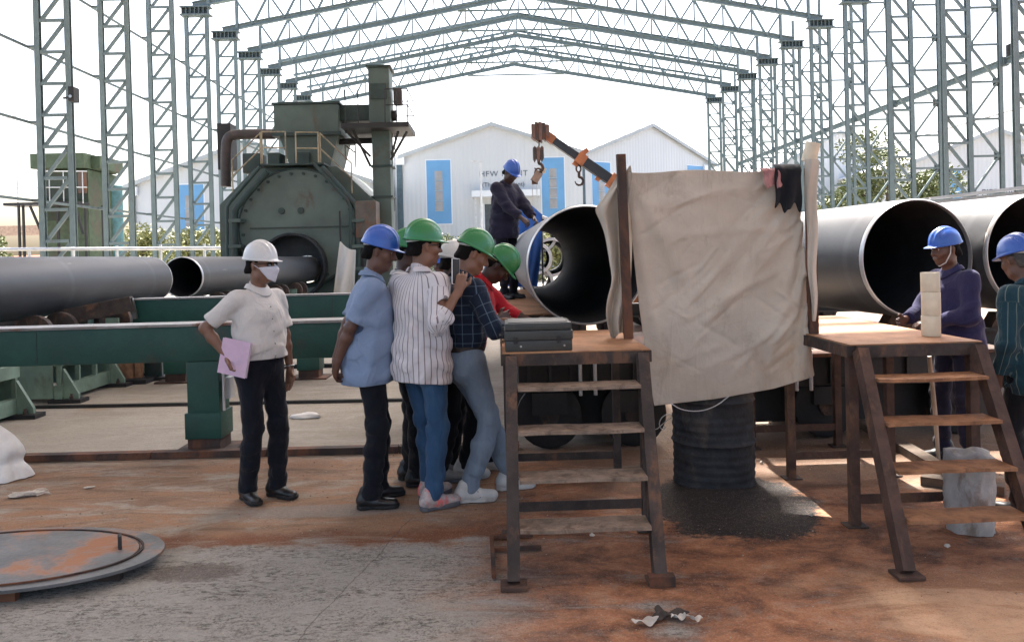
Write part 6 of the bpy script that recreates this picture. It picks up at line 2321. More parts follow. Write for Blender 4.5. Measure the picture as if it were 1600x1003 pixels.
def cloth_pattern(name, base, kind=None, c2=None, pitch=.03, width=.12, var=.10, rough=.9, c3=None, wash=None):
    """woven cloth; kind stripe / check / gingham drawn along the garment"""
    m, t, b = new_mat(name)
    p = t.pos()
    n = t.noise(p, 7, 5, .6)
    c = t.mix(n, tuple(x * (1 - var) for x in base), tuple(min(1, x * (1 + var)) for x in base))
    if wash:
        w = t.noise(t.pos(scale=(1, 1, .35)), 6, 5, .65)
        c = t.mix(t.math('MULTIPLY', t.step(w, .42, .7), .65), c, wash)
    if kind:
        uvn = t.new('ShaderNodeTexCoord').outputs['UV']
        sep = t.new('ShaderNodeSeparateXYZ')
        t.l.new(uvn, sep.inputs[0])
        def lines(v, pt, wd):
            fr = t.math('FRACT', t.math('DIVIDE', v, pt))
            return t.step(t.math('ABSOLUTE', t.math('SUBTRACT', fr, .5)), wd * .5 + .04, wd * .5 - .02)
        if kind == 'stripe':
            c = t.mix(t.math('MULTIPLY', lines(sep.outputs[0], pitch, width), .85), c, c2)
        elif kind == 'check':
            c = t.mix(t.math('MULTIPLY', lines(sep.outputs[0], pitch, width), .7), c, c2)
            c = t.mix(t.math('MULTIPLY', lines(sep.outputs[1], pitch, width), .6), c, c2)
            if c3: c = t.mix(t.math('MULTIPLY', lines(t.math('ADD', sep.outputs[0], pitch * .5), pitch * 2, width), .6), c, c3)
        elif kind == 'gingham':
            a = lines(sep.outputs[0], pitch, .5)
            d = lines(sep.outputs[1], pitch, .5)
            c = t.mix(t.math('MULTIPLY', a, .6), c, c2)
            c = t.mix(t.math('MULTIPLY', d, .6), c, c2)
    t.set(b.inputs['Base Color'], c)
    b.inputs['Roughness'].default_value = rough
    b.inputs['Specular IOR Level'].default_value = .2
    b.inputs['Sheen Weight'].default_value = .1
    fo = t.noise(t.pos(scale=(1, 1, .5)), 8, 3, .5, .8)
    fo = t.step(t.math('ABSOLUTE', t.math('SUBTRACT', fo, .5)), .12, 0)
    h = t.math('ADD', t.math('MULTIPLY', fo, .45), t.math('ADD', t.noise(t.pos(scale=(1, 1, .6)), 15, 4, .5, .6), t.math('MULTIPLY', t.noise(p, 300, 2, .5), .2)))
    t.set(b.inputs['Normal'], t.bump(h, .45, .012))
    return m


def hand(f, wrist, fwd, palm_n, side, curl=.5, spread=.0, s=1.0, thumb_in=.4):
    """palm and five fingers; fwd along the forearm, palm_n out of the palm, side +1 = thumb towards +cross"""
    fwd = unit(fwd)
    n = unit(palm_n - (palm_n @ fwd) * fwd)
    lat = np.cross(fwd, n) * side                  # towards the thumb
    c = wrist + fwd * .045 * s
    f.cone(wrist - fwd * .02, wrist + fwd * .02, .024 * s, .027 * s, .015, n, .75)
    for o in (-.026, -.008, .010, .026):
        f.cone(wrist + fwd * .02 * s + lat * o * .7 * s, wrist + fwd * .085 * s + lat * o * s, .017 * s, .0125 * s, .012)
    ln = (.060, .072, .078, .070)
    for i, o in enumerate((-.0335, -.0115, .0105, .0325)):
        b0 = wrist + fwd * .085 * s + lat * o * s
        L = ln[i] * s
        ang = curl * .75 + .05 * i * spread
        d1 = unit(fwd * math.cos(ang) + n * math.sin(ang) + lat * spread * o * 6)
        a2 = ang + curl * 1.1
        d2 = unit(fwd * math.cos(a2) + n * math.sin(a2) + lat * spread * o * 6)
        a3 = a2 + curl * .7
        d3 = unit(fwd * math.cos(a3) + n * math.sin(a3))
        p1 = b0 + d1 * L * .45; p2 = p1 + d2 * L * .32; p3 = p2 + d3 * L * .24
        f.cone(b0, p1, .0086 * s, .0082 * s, .002)
        f.cone(p1, p2, .0082 * s, .0077 * s, .002)
        f.cone(p2, p3, .0077 * s, .0068 * s, .002)
    b0 = wrist + fwd * .028 * s + lat * .026 * s + n * .006 * s
    d1 = unit(lat * .75 + fwd * .65 + n * .35 * thumb_in)
    p1 = b0 + d1 * .042 * s
    p2 = p1 + unit(fwd * .85 + lat * (.35 - .6 * thumb_in) + n * .5 * thumb_in) * .034 * s
    f.cone(b0, p1, .0135 * s, .0108 * s, .010)
    f.cone(p1, p2, .0105 * s, .0088 * s, .004)
    return c


def wrinkle(X, Y, Z, seed, fx=1.0):
    r = np.random.RandomState(seed)
    w = 0
    for _ in range(4):
        a = r.uniform(-.5, .5)
        w = w + np.sin(Z * r.uniform(22, 58) * fx + (X * r.uniform(-22, 22) + Y * r.uniform(-22, 22)) + 1.8 * np.sin(X * 17 + Y * 13 + Z * 9 + r.uniform(0, 6)) + r.uniform(0, 6))
    w = w / 4
    return (1.15 * np.sign(w) * np.sqrt(np.abs(w))).astype(np.float32)


def person(label, pos, yaw, S, vox=.0065):
    """S: pose and dress. local frame: +Y forward, +X right, origin between the feet"""
    WORLD_SPACE[0] = False
    H = S.get('h', 1.70)
    k = H / 1.72
    t = thing('person', label, 'person', pos, yaw, group=S.get('group'))
    skinm = M[S.get('skin', 'skin_b')]
    fat = S.get('fat', 0.0)
    lean = S.get('lean', 0.0)            # forward lean of the chest in metres at the neck
    side_l = S.get('tilt', 0.0)
    px, py, pz = S.get('pelvis', (0, 0, .952 * k))
    pel = V3(px, py, pz)
    up = unit(V3(side_l, lean, .53))
    spine = lambda d: pel + up * d * k
    chest = spine(.32)
    neck = spine(.535) + V3(0, -.005, 0)
    fw = unit(V3(0, 1, 0) - up * up[1])      # chest forward
    rt = np.cross(fw, up)
    tw = S.get('twist', 0.0)
    if tw:
        q = np.array(Matrix.Rotation(tw, 3, Vector(up)))
        rt, fw = q @ rt, q @ fw
    sh = {s: spine(.458) + rt * s * .176 * k + fw * -.01 for s in (-1, 1)}
    hip = {s: pel + V3(s * .088 * k, 0, -.02) for s in (-1, 1)}
    foot = {-1: V3(*S.get('foot_l', (-.11, .02, 0))), 1: V3(*S.get('foot_r', (.11, -.02, 0)))}
    footyaw = {-1: S.get('yaw_l', .15), 1: S.get('yaw_r', -.15)}
    ank, knee = {}, {}
    for s in (-1, 1):
        a = foot[s] + V3(0, 0, .095)
        knee[s], ank[s] = ik(hip[s], a, .42 * k, .42 * k, V3(s * .12, 1, 0))
    wr = {-1: S.get('hand_l'), 1: S.get('hand_r')}
    elb, wri, fdir = {}, {}, {}
    for s in (-1, 1):
        w = wr[s]
        if w is None: w = tuple(sh[s] + V3(s * .05, .04, -.52 * k))
        hint = V3(*S.get('elbow_l' if s < 0 else 'elbow_r', (s * .5, -1, -.2)))
        elb[s], wri[s] = ik(sh[s], V3(*w), .285 * k, .255 * k, hint)
        fdir[s] = unit(wri[s] - elb[s])
    # head frame
    hp, hy, hr = S.get('head', (0, 0, 0))     # pitch down, yaw (left +), roll
    HR = rotm('Z', hy + tw) @ rotm('X', -hp) @ rotm('Y', hr)
    hc = neck + V3(0, .012, .03) + HR @ V3(0, .022, .125 * k)      # centre of cranium
    hs = k * S.get('head_s', 1.0)

    def hl(v): return hc + HR @ (np.array(v, float) * hs)

    allp = np.array([pel, neck, hc, *sh.values(), *elb.values(), *wri.values(), *knee.values(), *ank.values(), *foot.values()])
    lo = allp.min(0) - V3(.26, .24, .02); hi = allp.max(0) + V3(.26, .24, .2)

    # ------------------------------------------------ body
    f = Field(lo, hi, vox)
    f.ell(pel, (.135 * k, .10 * k, .11 * k), None, .04)
    f.cone(spine(.05), spine(.40), .095 * k, .105 * k, .05, fw, .8)
    f.cone(sh[-1], sh[1], .036, .036, .03)
    f.cone(neck - up * .05, neck + (hc - neck) * .55, .060 * k, .052 * k, .03)
    for s in (-1, 1):
        f.cone(sh[s], elb[s], .040 * k, .038 * k, .02)
        mid = elb[s] + fdir[s] * .08
        f.cone(elb[s], mid, .037 * k, .037 * k, .02)
        f.cone(mid, wri[s], .037 * k, .024 * k, .02)
        f.cone(hip[s], knee[s], .072 * k, .050 * k, .03)
        f.cone(knee[s], knee[s] + (ank[s] - knee[s]) * .35, .048 * k, .050 * k, .03)
        f.cone(knee[s] + (ank[s] - knee[s]) * .35, ank[s], .048 * k, .034 * k, .03)
        f.cone(ank[s], foot[s] + V3(0, .02, .045), .034, .034, .02)
        pn = S.get('palm_l' if s < 0 else 'palm_r')
        pn = V3(*pn) if pn else V3(-s, .1, 0)
        hd = S.get('hdir_l' if s < 0 else 'hdir_r')
        hd = V3(*hd) if hd else fdir[s]
        cu = S.get('curl_l' if s < 0 else 'curl_r', .45)
        lat = np.cross(unit(hd), unit(pn))
        want = V3(0, 1, .2) if S.get('thumb_l' if s < 0 else 'thumb_r') is None else V3(*S['thumb_l' if s < 0 else 'thumb_r'])
        hand(f, wri[s], hd, pn, 1 if lat @ want > 0 else -1, cu, .3, k * 1.03)
    # head
    e = lambda c, r, kk=.02, sub=False: f.ell(hl(c), np.array(r) * hs, HR, kk, sub)
    e((0, 0, .02), (.076, .096, .098))
    e((0, .012, -.055), (.060, .074, .065), .03)
    f.cone(hl((0, .045, -.098)), hl((0, .068, -.098)), .030 * hs, .020 * hs, .03)          # chin
    f.cone(hl((-.045, .01, -.085)), hl((.045, .01, -.085)), .022 * hs, .022 * hs, .03)       # jaw
    f.cone(hl((0, .090, .012)), hl((0, .111, -.030)), .009 * hs, .0135 * hs, .014)           # nose
    f.cone(hl((-.012, .098, -.034)), hl((.012, .098, -.034)), .009 * hs, .009 * hs, .008)
    f.cone(hl((-.034, .080, .028)), hl((.034, .080, .028)), .013 * hs, .013 * hs, .018)      # brow
    f.cone(hl((-.018, .089, -.062)), hl((.018, .089, -.062)), .0085 * hs, .0085 * hs, .008)  # lips
    f.cone(hl((-.015, .088, -.074)), hl((.015, .088, -.074)), .009 * hs, .009 * hs, .008)
    for s in (-1, 1):
        e((s * .033, .096, .004), (.017, .016, .012), .012, True)                           # eye sockets
        f.ell(hl((s * .033, .074, .004)), np.array((.0145, .0145, .0135)) * hs, HR, .004)
        f.cone(hl((s * .046, .060, -.025)), hl((s * .040, .07, -.035)), .020 * hs, .018 * hs, .025)  # cheek
        f.cone(hl((s * .079, -.004, .012)), hl((s * .079, -.002, -.026)), .014 * hs, .009 * hs, .008, HR @ V3(1, 0, 0), .6)   # ear
    V, F = f.mesh(1)
    body = field_obj('body', V, F, skinm, t)
    for s in (-1, 1):
        if S.get('eyes', True):
            o = mesh_ball('eye', hl((s * .033, .0765, .004)), .0128 * hs, M['eye'], t)
            mesh_ball('iris', hl((s * .0335, .0845, .003)), .0062 * hs, M['iris'], o)

    # ------------------------------------------------ trousers
    leg_w = S.get('leg_w', 1.0)
    f = Field(np.array([lo[0], lo[1], 0.0]), np.array([hi[0], hi[1], pel[2] + .25]), vox * 1.15)
    waist = S.get('waist', .095)
    f.ell(pel + V3(0, -.012, -.02), ((.162 + fat * .3) * k, (.122 + fat * .4) * k, .15 * k), None, .05)
    f.cone(pel, spine(waist + .06), .118 * k + fat * .4, .118 * k + fat * .6, .05, fw, .82)
    for s in (-1, 1):
        f.ell(pel + V3(s * .068, -.055, -.055), (.080 * k, .075 * k, .09 * k), None, .05)
        f.cone(hip[s] + V3(0, .0, 0), knee[s], .094 * k * leg_w, .066 * k * leg_w, .045)
        kk = knee[s] + (ank[s] - knee[s]) * .35
        f.cone(knee[s], kk, .066 * k * leg_w, .066 * k * leg_w, .04)
        f.cone(kk, ank[s] + V3(0, 0, -.02), .066 * k * leg_w, S.get('hem', .056) * k, .03)
    X, Y, Z = f.grid()
    amp = .0035 * np.clip((.95 - Z) * 3, .25, 1) + .0065 * np.exp(-((Z - .16) / .11) ** 2) + .004 * np.exp(-((Z - knee[1][2]) / .1) ** 2)
    f.d -= amp * wrinkle(X, Y, Z, S.get('seed', 3))
    f.cut(spine(waist), up)
    # hems a little above the sole, sloping down at the heel
    f.cut(V3(0, 0, S.get('hem_z', .062)), V3(0, 0, -1))
    V, F = f.mesh(1)
    uvt = np.stack([np.arctan2(V[:, 0], V[:, 1]) * .15, V[:, 2]], 1)
    field_obj('trousers', V, F, S['trousers'], t, uvt)

    # ------------------------------------------------ shirt
    hem = S.get('shirt_hem', .78)         # height of the hem, or above the waist when tucked
    f = Field(lo, hi, vox * 1.1)
    loose = S.get('loose', .012)
    f.ell(spine(.30) , ((.160 + loose + fat * .3) * k, (.112 + loose + fat * .25) * k, .20 * k), np.stack([rt, fw, up], 1), .06)
    f.ell(spine(.13) + fw * (.012 + fat * .45), ((.148 + loose + fat * .5) * k, (.108 + loose + fat * .6) * k, .15 * k), np.stack([rt, fw, up], 1), .06)
    f.cone(spine(.450) - rt * .11 * k, spine(.450) + rt * .11 * k, .062 * k, .062 * k, .06, fw, .95)
    for s in (-1, 1):
        f.ell(spine(.40) + rt * s * .075 - fw * .055, (.085 * k, .05 * k, .10 * k), np.stack([rt, fw, up], 1), .05)   # shoulder blades
        sl_ = S.get('sleeve_l' if s < 0 else 'sleeve_r', S.get('sleeve', .7))     # share of upper arm (<1) or 1 + share of forearm
        sw = S.get('sleeve_w', 1.0)
        if sl_ <= 1:
            end = sh[s] + (elb[s] - sh[s]) * sl_
            f.cone(sh[s], end, .061 * k * sw, .063 * k * sw, .05)
        else:
            f.cone(sh[s], elb[s], .061 * k * sw, .053 * k * sw, .05)
            end = elb[s] + (wri[s] - elb[s]) * (sl_ - 1)
            f.cone(elb[s], end, .053 * k * sw, (.053 - .012 * (sl_ - 1)) * k * sw, .025)
            if S.get('rolled'):
                d_ = unit(wri[s] - elb[s])
                f.cone(end - d_ * .045, end - d_ * .012, .056 * k * sw, .056 * k * sw, .006)
    if hem < pel[2] + .05:
        f.ell(pel + V3(0, -.012, -.04), ((.176 + loose * .7 + fat * .4) * k, (.144 + loose * .7 + fat * .5) * k, .30 * k), None, .06)
        f.cone(spine(.30), V3(pel[0], pel[1] - .006, hem + .02), (.150 + loose + fat * .4) * k, (.160 + loose + fat * .4) * k, .05, fw, .82)
    f.cone(spine(.48), neck + (hc - neck) * .12 , .075 * k, .060 * k, .03, fw, .95)        # collar stand
    X, Y, Z = f.grid()
    amp = .0085 * np.clip((1.45 * k - Z) * 3, .3, 1) * S.get('crease', 1.0)
    for s in (-1, 1):
        dd = (X - elb[s][0]) ** 2 + (Y - elb[s][1]) ** 2 + (Z - elb[s][2]) ** 2
        amp = amp + .005 * np.exp(-dd / .006)
        dd = (X - sh[s][0]) ** 2 + (Y - sh[s][1]) ** 2 + (Z - sh[s][2] + .06) ** 2
        amp = amp + .003 * np.exp(-dd / .008)
    f.d -= (amp * wrinkle(X, Y, Z, S.get('seed', 3) + 5, .85)).astype(np.float32)
    # drape folds running down below the chest
    f.d -= (.004 * np.sin(np.arctan2(X - pel[0], Y - pel[1]) * 9 + Z * 6) * np.clip((1.25 * k - Z) * 3, 0, 1)).astype(np.float32)
    hemn = unit(-up)
    f.cut(V3(pel[0], pel[1], hem), V3(.0, S.get('hem_slope', 0.0), -1))
    for s in (-1, 1):                     # flat sleeve ends (only near that arm)
        sl_ = S.get('sleeve_l' if s < 0 else 'sleeve_r', S.get('sleeve', .7))
        if sl_ <= 1:
            end = sh[s] + (elb[s] - sh[s]) * sl_; d_ = unit(elb[s] - sh[s])
        else:
            d_ = unit(wri[s] - elb[s]); end = elb[s] + (wri[s] - elb[s]) * (sl_ - 1)
        pl = (X - end[0]) * d_[0] + (Y - end[1]) * d_[1] + (Z - end[2]) * d_[2]
        near = np.sqrt((X - end[0]) ** 2 + (Y - end[1]) ** 2 + (Z - end[2]) ** 2)
        f.d = np.where((near < .08) & (pl > 0), np.maximum(f.d, pl), f.d).astype(np.float32)
    # neck opening
    f.cut(neck + up * .028 + fw * .0, unit(up * 1.0 + fw * .55))
    V, F = f.mesh(1)
    # garment coordinates: torso by angle and height, sleeves round the arm
    dt = V - chest
    u = np.arctan2(dt @ rt, -(dt @ fw)) * .155
    v = dt @ up
    best = np.full(len(V), 1e9)
    for s in (-1, 1):
        for a, b2, r0 in ((sh[s] + unit(elb[s] - sh[s]) * .09, elb[s], .065), (elb[s], wri[s], .06)):
            ab = b2 - a
            L = np.linalg.norm(ab)
            tt = np.clip(((V - a) @ ab) / L / L, 0, 1)
            w = V - a - tt[:, None] * ab
            dist = np.linalg.norm(w, axis=1)
            m_ = (dist < r0 + .012) & (dist < best) & (np.abs((V - spine(.3)) @ rt) > (.13 if a is not elb[s] else .0))
            best = np.where(m_, dist, best)
            x_ = unit(np.cross(ab, fw + V3(.01, 0, .02))); y_ = np.cross(ab / L, x_)
            au = np.arctan2(w @ y_, w @ x_) * .055
            u = np.where(m_, au, u)
            v = np.where(m_, .3 + tt * L, v)
    shirt = field_obj('shirt', V, F, S['shirt'], t, np.stack([u, v], 1))
    # turned-down collar
    cp, cq = [], []
    n = 28
    cr = .064 * k
    base = neck + up * -.004
    Vc, Fc = [], []
    for i in range(n):
        a = -math.pi * .5 + .28 + (2 * math.pi - .56) * i / (n - 1)        # open at the front
        d = rt * math.cos(a - math.pi) * 1.0 + fw * math.sin(a - math.pi) * 1.0
        d = rt * math.sin(a + math.pi / 2) + fw * -math.cos(a + math.pi / 2)
        fr = max(0, (d @ fw))
        drop = .034 + .028 * fr ** 3
        Vc.append(base + d * cr + up * (.026 - .030 * fr))
        Vc.append(base + d * (cr + .006) + up * (.030 - .034 * fr))
        Vc.append(base + d * (cr + .024 + .012 * fr) + up * (.030 - .034 * fr - drop))
    for i in range(n - 1):
        for j in range(2):
            Fc.append((i * 3 + j, (i + 1) * 3 + j, (i + 1) * 3 + j + 1, i * 3 + j + 1))
    if S.get('collar', True):
        co = mesh_obj('collar', Vc, Fc, S.get('collar_mat', S['shirt']), shirt, smooth=True)
        sm = co.modifiers.new('thick', 'SOLIDIFY'); sm.thickness = .004
        sb = co.modifiers.new('sub', 'SUBSURF'); sb.levels = 1; sb.render_levels = 1
    if S.get('buttons'):
        for i in range(5):
            dd = .40 - i * .085
            q = spine(dd)
            # march to the front surface
            mask = np.abs((V - q) @ rt - .004) < .012
            mask &= np.abs((V - q) @ up) < .012
            if mask.any():
                d = ((V - q) @ fw)[mask].max()
                mesh_ball('button', q + fw * (d + .001) + rt * .004, .0058, M['button'], shirt)
    if S.get('belt'):
        wl_ = spine(waist - .018)
        ring = []
        Vt = V
        nseg = 40
        for i in range(nseg + 1):
            a = 2 * math.pi * i / nseg
            d = rt * math.cos(a) * (.141 + fat * .5) * k + fw * math.sin(a) * (.121 + fat * .6) * k
            ring.append(wl_ + d)
        Vb, Fb = [], []
        for q in ring[:-1]:
            o_ = unit(q - wl_)
            for du, dr in ((-.017, .0), (-.017, .010), (.017, .010), (.017, .0)):
                Vb.append(q + o_ * dr + up * du)
        for i in range(nseg):
            j = (i + 1) % nseg
            for c in range(4):
                Fb.append((i * 4 + c, j * 4 + c, j * 4 + (c + 1) % 4, i * 4 + (c + 1) % 4))
        mesh_obj('belt', Vb, Fb, S.get('belt_mat', M['belt']), t, smooth=False)
        bq = wl_ + fw * ((.121 + fat * .6) * k + .012)
        bo = mesh_ball('buckle', bq, .016, M['chrome'], t)
    # ------------------------------------------------ hair
    f = Field(hc - .16, hc + .16, .006)
    f.ell(hl((0, -.008, .022)), np.array((.0815, .100, .102)) * hs, HR, .01)
    f.cone(hl((-.03, -.075, -.045)), hl((.03, -.075, -.045)), .035 * hs, .035 * hs, .03)
    X, Y, Z = f.grid()
    L = np.stack([X - hc[0], Y - hc[1], Z - hc[2]], -1) @ HR / hs
    hairline = np.maximum(L[..., 1] - (.030 + .5 * np.clip(L[..., 2] - .03, 0, 1)), -(L[..., 2] + .062 + .3 * np.clip(L[..., 1] + .02, 0, 1)))
    hairline = np.maximum(hairline, np.where(np.abs(L[..., 0]) > .06, np.where((L[..., 1] > -.03) & (L[..., 2] < .012), .02, -.02), -.02) * .6)
    f.d = np.maximum(f.d, hairline.astype(np.float32))
    f.d += (.0016 * np.sin(X * 400 + Z * 130) * np.sin(Y * 390 + Z * 170)).astype(np.float32)
    V, F = f.mesh(1)
    field_obj('hair', V, F, M[S.get('hair', 'hair')], t)
    if S.get('moustache'):
        o = tube_local('moustache', [hl((-.030, .084, -.058)), hl((-.012, .1015, -.051)), hl((.012, .1015, -.051)), hl((.030, .084, -.058))], .0075 * hs, M['hair'], t)
    # ------------------------------------------------ hard hat
    o = shared_obj('helmet', HELMET, 'helmet', S['hat'], t)
    R4 = Matrix(HR.tolist()).to_4x4() @ Matrix.Rotation(rad(S.get('hat_tilt', -4)), 4, 'X')
    o.matrix_basis = Matrix.Translation(Vector(hl((0, -.004, .034)))) @ R4 @ Matrix.Scale(hs * S.get('hat_s', .88), 4)
    pts = []
    for i in range(25):
        a = 2 * math.pi * i / 24
        pts.append(hl((.083 * math.cos(a), .104 * math.sin(a) - .003, .048 - .018 * (math.sin(a) < -.2) * abs(math.sin(a)))))
    tube_local('headband', pts, .007, M['strap'], t, flat=True)
    if S.get('chinstrap'):
        for s in (-1, 1):
            tube_local('chin_strap', [hl((s * .084, .012, .045)), hl((s * .079, .02, -.03)), hl((s * .055, .05, -.10)), hl((0, .066, -.125))], .0042, M['strap'], t)
    # ------------------------------------------------ shoes
    kind, um, sm_ = S.get('shoe', ('leather', 'shoe_black', 'sole_black'))
    for s in (-1, 1):
        o = shared_obj(kind + '_upper', SHOES[kind][0], 'shoe', M[um], t)
        mb = Matrix.Translation(Vector(foot[s])) @ Matrix.Rotation(footyaw[s], 4, 'Z') @ Matrix.Scale(k * S.get('shoe_s', .94), 4)
        o.matrix_basis = mb
        p_ = shared_obj(kind + '_sole', SHOES[kind][1], 'sole', M[sm_], o)
        tube_local('laces', [(-.018, .055, .082 if kind == 'leather' else .093), (.018, .062, .078 if kind == 'leather' else .088), (-.018, .072, .073 if kind == 'leather' else .083), (.018, .08, .068 if kind == 'leather' else .078),
                             (-.016, .09, .064 if kind == 'leather' else .074)], .003, M['strap'] if kind != 'leather' else M['sole_black'], o)
        if S.get('stripes'):
            for sx in (-1, 1):
                for i in range(3):
                    tube_local('side_stripe', [(sx * .047, .035 + .018 * i, .035), (sx * .040, .018 + .018 * i, .078)], .0042, M['sole_black'], o)
    info = dict(t=t, hl=hl, HR=HR, hs=hs, wri=wri, fdir=fdir, elb=elb, sh=sh, neck=neck, up=up, fw=fw, rt=rt, spine=spine, body=body)
    WORLD_SPACE[0] = True
    return info


def mesh_ball(name, c, r, mat, parent):
    key = ('ball', mat.name)
    if key not in _shared:
        bm = bmesh.new()
        bmesh.ops.create_uvsphere(bm, u_segments=12, v_segments=8, radius=1)
        me = bpy.data.meshes.new('ball')
        bm.to_mesh(me); bm.free()
        me.materials.append(mat)
        me.polygons.foreach_set('use_smooth', [True] * len(me.polygons))
        _shared[key] = me
    o = bpy.data.objects.new(name, _shared[key])
    link(o, parent)
    m = Matrix.Translation(Vector(c)) @ Matrix.Scale(r, 4)
    if parent is not None and parent.parent is not None:
        m = parent.matrix_basis.inverted() @ m
    o.matrix_basis = m
    return o


def tube_local(name, pts, r, mat, parent, flat=False):
    pts = [Vector(p) for p in pts]
    o = tube(name, pts, r, mat, parent, 8)
    return o


# ---- who stands where
TR_NAVY = cloth_pattern('navy_trousers', (0.0075, 0.009, 0.0145), var=.25)
TR_BLACK = cloth_pattern('black_trousers', (0.010, 0.010, 0.012), var=.25)
JEAN_DARK = cloth_pattern('blue_jeans', (0.030, 0.075, 0.150), var=.25, wash=(0.075, 0.15, 0.25))
JEAN_PALE = cloth_pattern('grey_blue_jeans', (0.155, 0.20, 0.255), var=.18, wash=(0.24, 0.29, 0.34))
SH_WHITE = cloth_pattern('white_shirt_cloth', (0.60, 0.575, 0.54), var=.05)
SH_BLUE = cloth_pattern('pale_blue_shirt_cloth', (0.20, 0.27, 0.395), var=.06)
SH_STRIPE = cloth_pattern('striped_shirt_cloth', (0.62, 0.59, 0.60), 'stripe', (0.12, 0.085, 0.09), .030, .14, .04)
SH_GING = cloth_pattern('gingham_shirt_cloth', (0.42, 0.43, 0.44), 'gingham', (0.012, 0.016, 0.03), .026, .5)
SH_CHECK = cloth_pattern('navy_check_shirt_cloth', (0.012, 0.020, 0.038), 'check', (0.13, 0.18, 0.23), .062, .05)
SH_CREAM = cloth_pattern('cream_shirt_cloth', (0.52, 0.48, 0.38), var=.06)
SH_RED = cloth_pattern('red_shirt_cloth', (0.42, 0.018, 0.030), var=.12)
SH_DNAVY = cloth_pattern('dark_navy_overall', (0.022, 0.020, 0.038), var=.2)
SH_PURPLE = cloth_pattern('purple_shirt_cloth', (0.030, 0.028, 0.078), var=.15)
SH_TEAL = cloth_pattern('dark_teal_plaid', (0.014, 0.045, 0.062), 'stripe', (0.16, 0.20, 0.17), .040, .07)
TR_TRACK = cloth_pattern('navy_track_trousers', (0.018, 0.018, 0.040), var=.2)
_t = NT(TR_TRACK)
_b = [n for n in _t.n if n.type == 'BSDF_PRINCIPLED'][0]
_sep = _t.new('ShaderNodeSeparateXYZ')
_t.l.new(_t.new('ShaderNodeTexCoord').outputs['UV'], _sep.inputs[0])
_m = _t.step(_t.math('ABSOLUTE', _t.math('ADD', _sep.outputs[0], .285)), .034, .028)
_m = _t.math('MULTIPLY', _m, _t.math('MULTIPLY', _t.step(_sep.outputs[1], .44, .46), _t.step(_sep.outputs[1], .80, .78)))
_c = _b.inputs['Base Color'].links[0].from_socket
_t.set(_b.inputs['Base Color'], _t.mix(_m, _c, (0.45, .015, .02)))


def face_dir(x, y): return math.atan2(-x, y)


P = {}
# man in white with mask and folder
P['white'] = person('man in white shirt, white helmet and face mask, holding a pink folder', (-1.63, 5.25, 0), face_dir(.84, -.54), dict(
    h=1.66, skin='skin_a', hat=M['hat_white'], shirt=SH_WHITE, trousers=TR_NAVY, shirt_hem=.955, sleeve=.80, sleeve_w=1.02, fat=.022, loose=.016, belt=True, buttons=True, hem=.062,
    foot_l=(-.07, .06, 0), foot_r=(.085, -.05, 0), yaw_l=.10, yaw_r=-.30, head=(.02, .25, 0), seed=21, pelvis=(0, 0, .918),
    hand_r=(.235, -.03, .985), elbow_r=(.6, -1, 0), hand_l=(-.215, .06, .83), elbow_l=(-1, -.6, 0), palm_r=(-.3, .5, .2), hdir_r=(-.10, .35, -.75), curl_r=.9, curl_l=.25, palm_l=(1, 0, 0),
    hdir_l=(.25, .15, -1), waist=.07, eyes=False), .006)
# group round the case
P['blue'] = person('man in pale blue shirt and blue helmet with hands clasped behind his back', (-.855, 5.06, 0), face_dir(.95, .24), dict(
    h=1.74, skin='skin_b', hat=M['hat_blue'], shirt=SH_BLUE, trousers=TR_NAVY, shirt_hem=.80, sleeve=.85, sleeve_w=1.03, fat=.035, loose=.018, hem=.064,
    foot_l=(-.11, .05, 0), foot_r=(.10, -.02, 0), head=(.22, -.28, 0), lean=.03, seed=31, hand_r=(.08, -.235, .89), elbow_r=(.75, -.9, 0), hand_l=(-.02, -.245, .89), elbow_l=(-.75, -.9, 0),
    palm_r=(0, 1, .2), palm_l=(0, 1, .2), hdir_r=(-.5, -.15, -.75), hdir_l=(.5, -.1, -.75), curl_r=.7, curl_l=.6, hem_slope=.04), .006)
P['stripe'] = person('man in striped white shirt and green helmet raising a phone', (-.50, 4.98, 0), face_dir(.62, .74), dict(
    h=1.76, skin='skin_a', hat=M['hat_green'], shirt=SH_STRIPE, trousers=JEAN_DARK, shirt_hem=.80, sleeve=1.38, sleeve_w=1.18, rolled=True, loose=.022, fat=.02, hem=.056, leg_w=.98,
    foot_l=(-.09, .13, 0), foot_r=(.09, -.02, 0), yaw_r=-.35, yaw_l=.0, head=(.02, -.50, .02), seed=41, hand_r=(.305, .035, 1.395), elbow_r=(.25, -.55, -1), hand_l=(-.16, .26, 1.10), elbow_l=(-.7, -.5, -.6),
    palm_r=(-.55, .6, .1), hdir_r=(-.05, .28, 1), curl_r=.75, curl_l=.5, shoe=('sneaker', 'shoe_coral', 'sole_grey'), hem_slope=-.12), .006)
P['navy_check'] = person('man in navy check shirt, pale jeans and green helmet leaning to the case', (-.265, 5.10, 0), face_dir(.80, .52), dict(
    h=1.77, skin='skin_a', hat=M['hat_green'], shirt=SH_CHECK, trousers=JEAN_PALE, shirt_hem=.995, sleeve=1.75, sleeve_w=1.08, loose=.020, belt=True, hem=.054, leg_w=1.03,
    foot_r=(.08, .0, 0), foot_l=(.02, .36, 0), yaw_r=-.45, yaw_l=-.35, pelvis=(0, .035, .93), lean=.0, head=(.42, -.35, 0), seed=51, hand_r=(.22, .33, 1.10), elbow_r=(.6, -1, -.4), hand_l=(-.12, .40, 1.14),
    elbow_l=(-.6, -1, -.3), palm_r=(-.6, 0, -1), hdir_r=(-.1, 1, .05), curl_r=.35, hdir_l=(.1, 1, 0), palm_l=(.6, 0, -1), shoe=('sneaker', 'shoe_white', 'sole_white'), stripes=True, waist=.085), .006)
